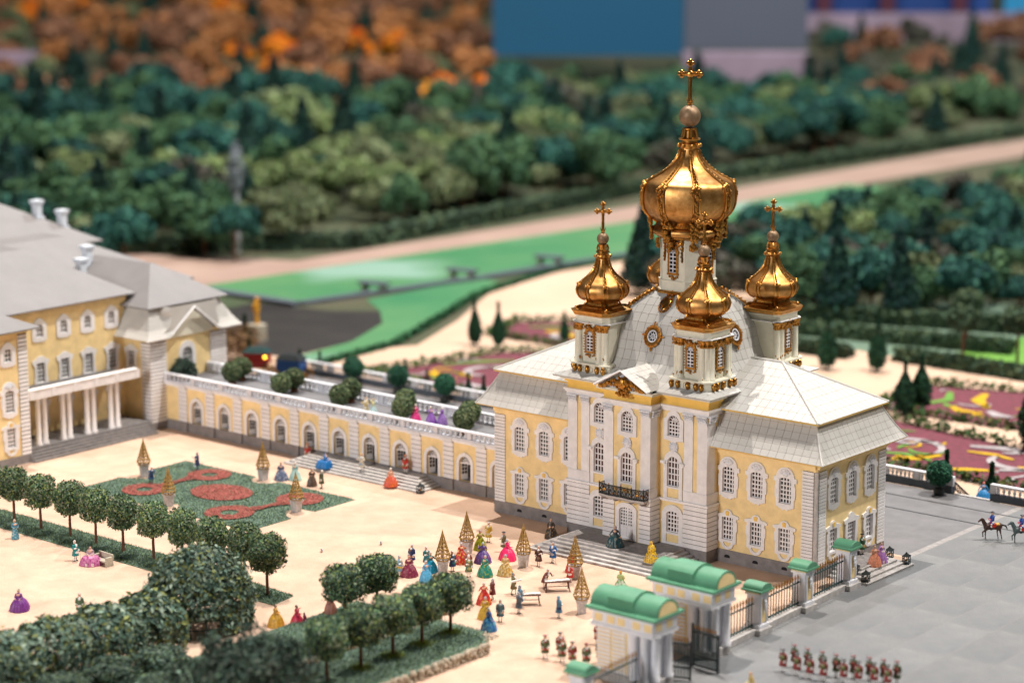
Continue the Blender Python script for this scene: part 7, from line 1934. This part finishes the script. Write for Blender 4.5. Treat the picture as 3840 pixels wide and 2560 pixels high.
# flower parterres
def parterre(label, poly, seed, motifs):
    t = thing('flower_parterre', label, 'flower bed', (0, 0, ZP))
    mb = MB(); mb.add([(x, y, 0.0) for x, y in poly], [tuple(range(len(poly)))]); part('pink_flowers', mb, 'flower_pink', t)
    for kind, pts, w in motifs:
        mb = MB(); n = len(pts); L = []; Rr = []
        for i in range(n):
            a = Vector(pts[max(0, i - 1)]); b = Vector(pts[min(n - 1, i + 1)]); d = (b - a).normalized(); s = Vector((-d.y, d.x)); ww = w * (0.5 + 0.5 * math.sin(PI * i / max(1, n - 1)))
            L.append((pts[i][0] + s.x * ww, pts[i][1] + s.y * ww, 0.12)); Rr.append((pts[i][0] - s.x * ww, pts[i][1] - s.y * ww, 0.12))
        for i in range(n - 1): mb.add([Rr[i], Rr[i + 1], L[i + 1], L[i]], [(0, 1, 2, 3)])
        part('scroll' if kind == 'flower_white' else 'yellow_patch' if kind == 'flower_yellow' else 'green_band', mb, kind, t)
    g = np.random.default_rng(seed); P = []; N = []; n = len(poly)
    for i in range(n):
        a, b = Vector(poly[i]), Vector(poly[(i + 1) % n])
        for _ in range(int((b - a).length * 16)):
            p = a + (b - a) * g.random(); P.append((p.x + g.normal() * 0.4, p.y + g.normal() * 0.4, g.random() * 1.0)); N.append((0, 0, 1))
    put('border_hedge', leaf_mesh('border_hedge', P, N, 0.5, [(0.05, 0.11, 0.03), (0.03, 0.08, 0.025), (0.10, 0.12, 0.03)], seed, 1.0), t)
    return t
def spiral(cx, cy, r0, r1, a0, a1, n=26): return [(cx + (r0 + (r1 - r0) * k / n) * math.cos(a0 + (a1 - a0) * k / n), cy + (r0 + (r1 - r0) * k / n) * math.sin(a0 + (a1 - a0) * k / n)) for k in range(n + 1)]
G_ = 'lawn_bright'
def scatter_motifs(x0, x1, y0, y1, n, seed):
    q = random.Random(seed); out = []
    for i in range(n):
        cx, cy = q.uniform(x0, x1), q.uniform(y0, y1); r = q.uniform(0.7, 2.0); a = q.random() * 6.28
        out.append((q.choice(['flower_white', 'flower_white', 'flower_yellow', G_, G_]), spiral(cx, cy, r, r * q.uniform(0.5, 1.2), a, a + q.uniform(1.2, 3.5), 9), q.uniform(0.2, 0.45)))
    return out
parterre('pink flower parterre with white scrolls right of the church, near one', [(-14, 52), (40, 52), (40, 70), (2, 69), (-16, 72), (-20, 66)], 401,
         [('flower_white', spiral(-8, 61, 5.0, 2.4, -0.6, 4.6), 0.55), ('flower_white', spiral(5, 64, 2, 7, 3.3, 6.6), 0.6), ('flower_white', spiral(14, 60, 5, 2.6, 0.2, 5), 0.55), ('flower_white', [(-2, 66), (2, 67.5), (6, 67)], 0.9), ('flower_white', [(6, 58), (11, 62), (17, 62.5)], 0.8),
          ('flower_yellow', [(-6, 55), (-4, 57), (-2.5, 60)], 1.0), ('flower_yellow', [(0, 54), (3, 56), (6, 57.5)], 0.7), ('flower_yellow', [(9, 66), (12, 67), (14, 66)], 0.9), ('flower_yellow', [(-1, 63.5), (2, 64), (5, 63.2)], 0.55), ('flower_yellow', [(15, 55), (20, 57), (26, 60)], 0.8),
          (G_, [(-10, 56), (-6, 58), (-2, 57)], 0.5), ('flower_white', spiral(27, 61, 5, 2, 0.4, 5), 0.6), ('flower_white', [(-14, 57), (-11, 56), (-8, 56)], 0.8)] + scatter_motifs(-18, 38, 53, 69, 34, 1))
parterre('pink flower parterre with white scrolls right of the church, far one', [(-21, 76), (-2, 77), (30, 76), (34, 96), (-8, 97), (-23, 92)], 402,
         [('flower_yellow', [(-14, 92), (-13, 88), (-10, 85)], 0.9), ('flower_white', spiral(-1, 89, 4.6, 2.4, 0, 5.2), 0.6), ('flower_yellow', [(-14, 83), (-12, 81.5), (-9, 82)], 0.8), ('flower_white', [(-9, 83.5), (-7, 82), (-5, 82.4)], 0.9), ('flower_yellow', [(5, 82), (7, 84), (8, 87)], 0.9), ('flower_white', spiral(14, 87, 5, 2, 0, 5), 0.6),
          ('flower_white', [(-4, 80), (0, 79.2), (4, 80)], 0.8), (G_, [(-18, 80), (-16, 86), (-18, 90)], 0.7)] + scatter_motifs(-20, 30, 78, 95, 34, 2))
parterre('pink flower parterre left of the church behind the balustrade', [(-84, 51), (-56, 50), (-50, 60), (-72, 78), (-79, 74)], 403,
         [('flower_white', spiral(-72, 62, 4.5, 2.2, 0, 5.2), 0.6), ('flower_yellow', [(-78, 57), (-75, 56), (-72, 55)], 1.0), ('flower_white', [(-70, 55), (-66, 54), (-62, 55)], 0.9), ('flower_yellow', [(-66, 52.5), (-62, 53.5), (-60, 56)], 0.8), (G_, [(-80, 62), (-77, 67), (-74, 70)], 0.6)] + scatter_motifs(-80, -58, 53, 66, 16, 3))
parterre('small pink flower parterre behind the left corner tower', [(-89, 82), (-72, 82), (-68, 96), (-86, 97), (-92, 92)], 404,
         [('flower_yellow', [(-84, 89), (-81, 90), (-78, 88)], 1.1), ('flower_white', spiral(-79, 88, 3.6, 1.6, 0, 5), 0.6), (G_, [(-88, 90), (-84, 93), (-80, 94)], 0.6)])

sheet('garden_lawn', [(-64, 108), (60, 98), (60, 165), (-30, 165), (-70, 128)], ZP - 0.02, 'grass')
sheet('bright_lawn', [(-30, 112), (0, 112), (20, 150), (-26, 150)], ZP - 0.005, 'lawn_bright')
HED = [(0.055, 0.10, 0.055), (0.035, 0.07, 0.045), (0.085, 0.12, 0.06)]
for i, (pts, w, h, lb) in enumerate((([(-62, 110), (-24, 118)], 2.6, 1.6, 'clipped park hedge right of the church, front'), ([(-66, 120), (-14, 138)], 2.8, 2.0, 'clipped park hedge right of the church, second'), ([(-20, 140), (14, 156)], 2.8, 2.0, 'clipped park hedge right of the church, third'),
                                     ([(-20, 122), (24, 124)], 2.5, 1.6, 'low hedge bordering the bright lawn'), ([(-190, 96), (-160, 128), (-164, 222), (-152, 372)], 4, 3, 'long clipped hedge in front of the far forest'), ([(-56, 100), (-40, 101)], 2.2, 1.3, 'short low hedge behind the right corner tower'), ([(-34, 104), (4, 103)], 2.0, 1.5, 'low hedge along the pink path right of the church'), ([(-50, 126), (-22, 134)], 2.4, 1.8, 'middle garden hedge right of the church'), ([(-112, 158), (-96, 152)], 3, 1.4, 'dark low hedge on the sand behind the left tower'))):
    hedge('park_hedge', lb, pts, w, h, ZP - 0.03, HED, 2600, 0.75, 410 + 2 * i, 'park hedges')
# standard trees beside the bright lawn
p, d = blob_points(900, 2.0, 2.0, 1.6, 7.0, 430, 3, 0.1, 0.6); pc = leaf_mesh('park_standard', p, d, 0.5, HED, 431, 0.8, MB().tube([(0, 0, -0.1), (0, 0, 7)], 0.22, 6, 0.18), ('leaf', 'bark'))
for i, (x, y) in enumerate(((-14, 126), (-8, 128), (-2, 130), (4, 133), (-24, 104), (-18, 108), (-10, 110), (-30, 116))):
    o = put('clipped_tree', pc, None, (x, y, ZP - 0.05), i); tag(o, 'blurred round-headed tree on a tall stem beside the bright lawn', 'tree', 'stemmed trees by the bright lawn')

# forest: several kinds of tree, each tree one object with trunk and crown
def forest_mesh(seed, cols, h, r, conical=False, n=1500, size=0.85):
    g = np.random.default_rng(seed); P = []; N = []
    nl = 9
    for i in range(nl):
        if conical:
            u = (i + 0.5) / nl; c = np.array([0, 0, h * (0.18 + 0.8 * u)]); rr = r * (1.05 - 0.95 * u)
            p, d = blob_points(n // nl, rr, rr, h * 0.12, 0, seed * 31 + i, 2, 0.2, 0.5)
        else:
            a = i * 2.4; q = r * 0.64 * (i > 0) * (0.7 + 0.5 * g.random()); c = np.array([q * math.cos(a), q * math.sin(a), h * (0.60 + 0.3 * g.random() - (0.16 if i % 3 else 0))]); rr = r * g.uniform(0.34, 0.55)
            p, d = blob_points(n // nl, rr, rr, rr * 0.8, 0, seed * 31 + i, 2, 0.2, 0.6)
        P.append(p + c); N.append(d)
    core = MB().tube([(0, 0, -0.3), (0.1, 0, h * 0.45), (0, 0.1, h * 0.72)], 0.3, 6, 0.12)
    for a in range(4): core.tube([(0, 0, h * 0.4), (r * 0.4 * math.cos(a * 1.6), r * 0.4 * math.sin(a * 1.6), h * 0.66)], 0.16, 5, 0.06)
    return leaf_mesh('forest_tree', np.vstack(P), np.vstack(N), size, cols, seed, 0.55, core, ('leaf', 'bark'))
KIND = {'teal': forest_mesh(501, [(0.020, 0.088, 0.073), (0.011, 0.053, 0.053), (0.032, 0.118, 0.087)], 12, 4.6), 'green': forest_mesh(502, [(0.049, 0.118, 0.060), (0.027, 0.077, 0.040), (0.076, 0.154, 0.067)], 11, 5.0),
        'olive': forest_mesh(503, [(0.130, 0.165, 0.080), (0.087, 0.118, 0.060), (0.174, 0.201, 0.107)], 10.5, 4.8), 'lime': forest_mesh(504, [(0.162, 0.224, 0.080), (0.108, 0.176, 0.067), (0.217, 0.271, 0.133)], 11, 4.6), 'dark': forest_mesh(505, [(0.011, 0.041, 0.037), (0.017, 0.059, 0.040), (0.006, 0.024, 0.024)], 14, 3.6, True),
        'brown': forest_mesh(506, [(0.108, 0.100, 0.087), (0.076, 0.071, 0.060), (0.065, 0.083, 0.053)], 11, 4.6), 'orange': forest_mesh(507, [(0.36, 0.15, 0.05), (0.26, 0.10, 0.035), (0.42, 0.20, 0.08)], 15, 7.5, size=1.5), 'rust': forest_mesh(508, [(0.22, 0.10, 0.055), (0.15, 0.065, 0.035), (0.28, 0.15, 0.09)], 15, 7.5, size=1.5),
        'fire': forest_mesh(509, [(0.75, 0.20, 0.01), (0.65, 0.30, 0.02), (0.55, 0.08, 0.01)], 14, 7.0, size=1.5)}
KL = {'teal': 'blue-green', 'green': 'mid-green', 'olive': 'olive-green', 'lime': 'light yellow-green', 'dark': 'dark conical', 'brown': 'brownish', 'orange': 'orange-brown autumn', 'rust': 'rust-brown autumn', 'fire': 'vivid orange autumn'}
def ftree(kind, x, y, z, s, place, group, name='forest_tree'):
    o = put(name, KIND[kind], None, (x, y, z), (x * 7 + y) % 6.28, (s, s, s * 1.0)); tag(o, '%s tree %s' % (KL[kind], place), 'tree', group)
g = random.Random(77)
def hill_z(x, y):
    # the park rises gently far behind
    d = max(0.0, (-x - 300) * 0.5 + (y - 250) * 0.12)
    return ZP + 0.06 * d
cnt = 0
pts = []
tries = 0
while len(pts) < 298 and tries < 40000:
    tries += 1
    u = g.random() ** 0.9; x = -166 + max(0, g.uniform(60, 430) - 330) * 0.0 - 190 * u; y = g.uniform(60, 470)
    # keep to the view: bearing from the camera
    bx, by = x - CAM_POS.x, y - CAM_POS.y; fwd = -0.639 * bx + 0.769 * by; side = 0.769 * bx + 0.639 * by
    if abs(side / fwd) > 0.245: continue
    if fwd > (590 if side / fwd < -0.012 else 640): continue
    dmin = 5.6 + 4.0 * u
    if any((x - a) ** 2 + (y - b) ** 2 < dmin * dmin for a, b, _ in pts): continue
    pts.append((x, y, u))
for x, y, u in pts:
    side = (0.769 * (x - CAM_POS.x) + 0.639 * (y - CAM_POS.y)) / (-0.639 * (x - CAM_POS.x) + 0.769 * (y - CAM_POS.y))
    w = {'teal': 5, 'green': 6, 'olive': 3, 'dark': 2, 'lime': 1, 'brown': 1}
    if -0.13 < side < 0.02 and u < 0.3: w = {'lime': 5, 'olive': 5, 'green': 3, 'teal': 1, 'dark': 1}
    if u > 0.6: w = {'teal': 6, 'green': 4, 'dark': 3}
    k = g.choices(list(w), list(w.values()))[0]
    ftree(k, x, y, ZP - 0.1 + max(0, u - 0.2) * 5, g.uniform(0.8, 1.25) * (1 + 0.25 * u), 'in the blurred forest beyond the canal', 'forest trees beyond the canal')
# wood behind the church, right of the canal
pts = []; tries = 0
while len(pts) < 150 and tries < 14000:
    tries += 1; x = g.uniform(-108, 40); y = g.uniform(112, 340)
    bx, by = x - CAM_POS.x, y - CAM_POS.y; fwd = -0.639 * bx + 0.769 * by; side = 0.769 * bx + 0.639 * by
    if not 0.055 < side / fwd < 0.245: continue
    if y < 122 + max(0, (x + 55)) * 0.85: continue
    if x < -100 + (y - 120) * 0.05: continue
    if any((x - a) ** 2 + (y - b) ** 2 < 34 for a, b in pts): continue
    pts.append((x, y))
for x, y in pts:
    k = g.choices(['teal', 'green', 'olive', 'dark', 'brown', 'lime'], [5, 5, 2, 4, 4, 1])[0]
    ftree(k, x, y, ZP - 0.1, g.uniform(0.6, 0.95), 'in the wood right of the church', 'trees of the wood right of the church', 'wood_tree')

# far hill with autumn trees
mb = MB(); NX, NY = 26, 16; vs = []; fs = []
for j in range(NY + 1):
    for i in range(NX + 1):
        s = -0.34 + 0.68 * i / NX; f = 560 + 640 * j / NY
        x = CAM_POS.x - 0.639 * f + 0.769 * s * f; y = CAM_POS.y + 0.769 * f + 0.639 * s * f
        z = ZP + 0.02 + 26 * (j / NY) ** 1.2 * (1.0 if s < 0 else 0.8) + (2.0 * math.sin(i * 1.3) * math.sin(j * 0.9) if j else -1)
        vs.append((x, y, z))
for j in range(NY):
    for i in range(NX): a = j * (NX + 1) + i; fs.append((a, a + 1, a + NX + 2, a + NX + 1))
mb.add(vs, fs); struct('far_hill', mb, 'park_ground')
def hz(f, s): j = max(0, min(1, (f - 560) / 640)); return ZP + 26 * j ** 1.2 * (1.0 if s < 0 else 0.8)
n = 0; pts = []; tries = 0
while len(pts) < 190 and tries < 9000:
    tries += 1; s = g.uniform(-0.235, 0.235); f = g.uniform(600, 980)
    if -0.012 < s < 0.13 and f > 640: continue
    if s >= 0.13 and f > 800: continue
    if any(((s - a) * f) ** 2 + ((f - b) * 0.4) ** 2 < 90 for a, b in pts): continue
    pts.append((s, f))
for s, f in pts:
    x = CAM_POS.x - 0.639 * f + 0.769 * s * f; y = CAM_POS.y + 0.769 * f + 0.639 * s * f
    if s < -0.012 and f > 600: k = g.choices(['orange', 'rust', 'fire', 'olive', 'dark'], [6, 5, 1.0 + (4 if s > -0.12 and f < 760 else 0), 1.2 + (2 if s < -0.16 else 0), 1.6 + (3 if s < -0.15 else 0)])[0]
    elif s < 0.13: k = g.choices(['teal', 'green', 'dark'], [6, 3, 3])[0]
    else: k = g.choices(['brown', 'rust', 'teal', 'dark', 'green'], [4, 2.5, 2, 3, 1])[0]
    ftree(k, x, y, hz(f, s) - 0.3, g.uniform(0.8, 1.2) * (0.8 if k in ('orange', 'rust', 'fire') else 1), 'on the far blurred hillside', 'trees on the far hillside', 'hillside_tree')

# exhibition boards and other displays behind the landscape
def at(f, s, z): return (CAM_POS.x - 0.639 * f + 0.769 * s * f, CAM_POS.y + 0.769 * f + 0.639 * s * f, z)
def board(name, label, f, s0, s1, z0, z1, m, cat='panel', dep=3):
    w = (s1 - s0) * f; t = part(name, MB().box(-w / 2, w / 2, 0, dep, 0, z1 - z0, 0.3), m, None, loc=at(f, (s0 + s1) / 2, z0), rotz=0.693); tag(t, label, cat); return t
mat('pale_lilac', (0.26, 0.20, 0.27), 0.8, scale=0.05, vary=0.3)
mat('cyan_panel', (0.02, 0.26, 0.52), 0.5, scale=0.03, vary=0.3)
mat('deep_blue', (0.01, 0.05, 0.22), 0.5, scale=0.03, vary=0.3)
mat('wine_red', (0.07, 0.012, 0.03), 0.6, scale=0.05, vary=0.3)
board('display_board', 'large flat blue display board at the top edge', 705, -0.0075, 0.074, 8.6, 60, 'panel_blue')
board('display_board', 'flat grey display board right of the blue one', 706, 0.0745, 0.127, 10.5, 60, 'panel_grey')
board('backdrop_panel', 'deep blue backdrop panel at the top right', 860, 0.127, 0.205, 9, 70, 'deep_blue')
board('backdrop_panel', 'light blue backdrop panel in the top right corner', 850, 0.211, 0.30, 6, 70, 'cyan_panel')
for i, s in enumerate((0.131, 0.158, 0.189)): board('red_post', 'dark red post before the blue backdrop, %s from left' % ordn[i], 845, s, s + 0.006, 8, 70, 'wine_red', 'post')
board('rock_bank', 'pale lilac rock bank below the blue backdrop', 830, 0.125, 0.30, -3, 13.5, 'pale_lilac', 'bank', 14)
board('rock_bank', 'pale lilac strip under the grey board', 690, 0.074, 0.128, -3, 10.5, 'pale_lilac', 'bank', 8)
board('rock_bank', 'pale lilac bank at the left edge beside the autumn trees', 700, -0.25, -0.205, -3, 10, 'pale_lilac', 'bank', 10)
board('backdrop_panel', 'pale blue backdrop panel at the top left corner', 1150, -0.26, -0.15, 2, 30, 'cyan_panel')
board('backdrop_panel', 'dark teal backdrop wall behind the autumn hill', 1240, -0.32, 0.32, -4, 140, 'panel_blue')

# white birch-like pole in the forest edge, carriages on the terrace
t = thing('birch_tree', 'tall pale thin birch trunk at the forest edge', 'tree', (-172.7, 112.2, ZP - 0.05))
part('trunk', MB().tube([(0, 0, 0), (0.2, 0, 6), (-0.1, 0.2, 13), (0.1, 0, 18)], 0.55, 7, 0.2), 'birch', t, True)
p, d = blob_points(500, 1.4, 1.4, 4.5, 15, 601, 2, 0.3, 0.3); put('crown', leaf_mesh('crown', p, d, 0.5, [(0.3, 0.33, 0.38), (0.2, 0.24, 0.26)], 602), t)
def carriage(label, x, y, rot, body, roof):
    t = thing('carriage', label, 'carriage', (x, y, -0.02), rot)
    mb = MB().loft([[(-1.2, -0.8, 0.9), (1.2, -0.8, 0.9), (1.2, 0.8, 0.9), (-1.2, 0.8, 0.9)], [(-1.5, -0.95, 1.6), (1.5, -0.95, 1.6), (1.5, 0.95, 1.6), (-1.5, 0.95, 1.6)], [(-1.4, -0.9, 2.6), (1.4, -0.9, 2.6), (1.4, 0.9, 2.6), (-1.4, 0.9, 2.6)]]); part('body', mb, body, t)
    part('roof', MB().loft([[(-1.6, -1.05, 2.6), (1.6, -1.05, 2.6), (1.6, 1.05, 2.6), (-1.6, 1.05, 2.6)], [(-1.0, -0.6, 3.1), (1.0, -0.6, 3.1), (1.0, 0.6, 3.1), (-1.0, 0.6, 3.1)]]), roof, t)
    wh = MB().tube([(0.7 * math.cos(2 * PI * k / 16), 0, 0.7 + 0.7 * math.sin(2 * PI * k / 16)) for k in range(17)], 0.08, 5, cap=False)
    for k in range(8): wh.tube([(0, 0, 0.7), (0.7 * math.cos(k * PI / 4), 0, 0.7 + 0.7 * math.sin(k * PI / 4))], 0.04, 4)
    wm = wh.mesh('wheel', 'gold_dark')
    for sx in (-1.6, 1.6):
        for sy in (-1.0, 1.0): put('wheel', wm, t, (sx, sy, 0))
    t.scale = (1.1, 1.1, 1.1)
    part('undercarriage', MB().box(-2.2, 2.2, -0.15, 0.15, 0.65, 0.85), 'gold_dark', t)
    return t
carriage('red carriage on the terrace behind the gallery', -83.6, 30.5, 0.5, 'red_paint', 'iron_green')
carriage('blue carriage with dark roof on the terrace behind the gallery', -77.2, 30.2, 0.35, 'blue_paint', 'iron')
mat('amber_glow', (1.0, 0.5, 0.05), 0.5)
nt = M['amber_glow'].node_tree; b_ = nt.nodes['Principled BSDF']; b_.inputs['Emission Color'].default_value = (1.0, 0.45, 0.03, 1); b_.inputs['Emission Strength'].default_value = 5.0
t = thing('signal_lamp', 'glowing amber lamp between the carriages', 'lamp', (-80.6, 29.0, -0.02))
part('stem', MB().tube([(0, 0, 0), (0, 0, 2.6)], 0.08, 6), 'iron', t); part('bulb', MB().ball((0, 0, 2.8), 0.22, 10, 7), 'amber_glow', t, True)
p, d = blob_points(1500, 4.2, 2.6, 2.4, 2.6, 611, 2, 0.3, 0.3)
o = put('dry_shrub', leaf_mesh('dry_shrub', p, d, 0.3, [(0.25, 0.15, 0.08), (0.16, 0.10, 0.06), (0.34, 0.20, 0.09)], 612), None, (-104, 46, ZP)); tag(o, 'dry brown shrub beside the palace roof corner', 'shrub')
t = thing('gilded_statue', 'small golden statue on a pedestal behind the palace roof', 'statue', (-112, 58, ZP))
part('pedestal', MB().box(-1, 1, -1, 1, 0, 2.4, 0.1), 'bench_stone', t); f = Fig(); GD = (0.8, 0.4, 0.03)
f.cap((0, 0, 0.0), (0, 0, 0.9), 0.16, 0.14, GD); f.lathe([(0.05, 0.7), (0.2, 0.75), (0.24, 1.3), (0.1, 1.5), (0.05, 1.5)], GD, 14); f.ball((0, 0, 1.66), 0.13, GD); f.cap((0.2, 0, 1.35), (0.4, -0.1, 1.8), 0.07, 0.05, GD); f.cap((-0.2, 0, 1.35), (-0.36, -0.1, 0.9), 0.07, 0.05, GD)
put('figure', f.build('figure', 0.05), t, (0, 0, 2.4), 0, (2.2,) * 3)
# woods going on beyond both sides of the view, one mass
P_ = []; N_ = []; g = random.Random(99)
for i in range(110):
    s = g.uniform(0.25, 0.40) * (1 if i % 3 else -1); f = g.uniform(330 if s > 0 else 360, 660)
    x, y, _ = at(f, s, 0)
    if y < 175 + max(0, (x + 40)) * 0.35: continue
    for k in range(3):
        p, d = blob_points(170, 3.6, 3.6, 3.0, 0, 700 + i * 3 + k, 2, 0.2, 0.6)
        P_.append(p + np.array([x + g.uniform(-3, 3), y + g.uniform(-3, 3), ZP + g.uniform(4, 9)])); N_.append(d)
o = put('side_woods', leaf_mesh('side_woods', np.vstack(P_), np.vstack(N_), 1.1, [(0.03, 0.085, 0.06), (0.05, 0.10, 0.05), (0.10, 0.13, 0.06), (0.02, 0.05, 0.04)], 711, 0.55)); o['kind'] = 'stuff'
tag(o, 'blurred green woods continuing beyond the edges of the view', 'woods')
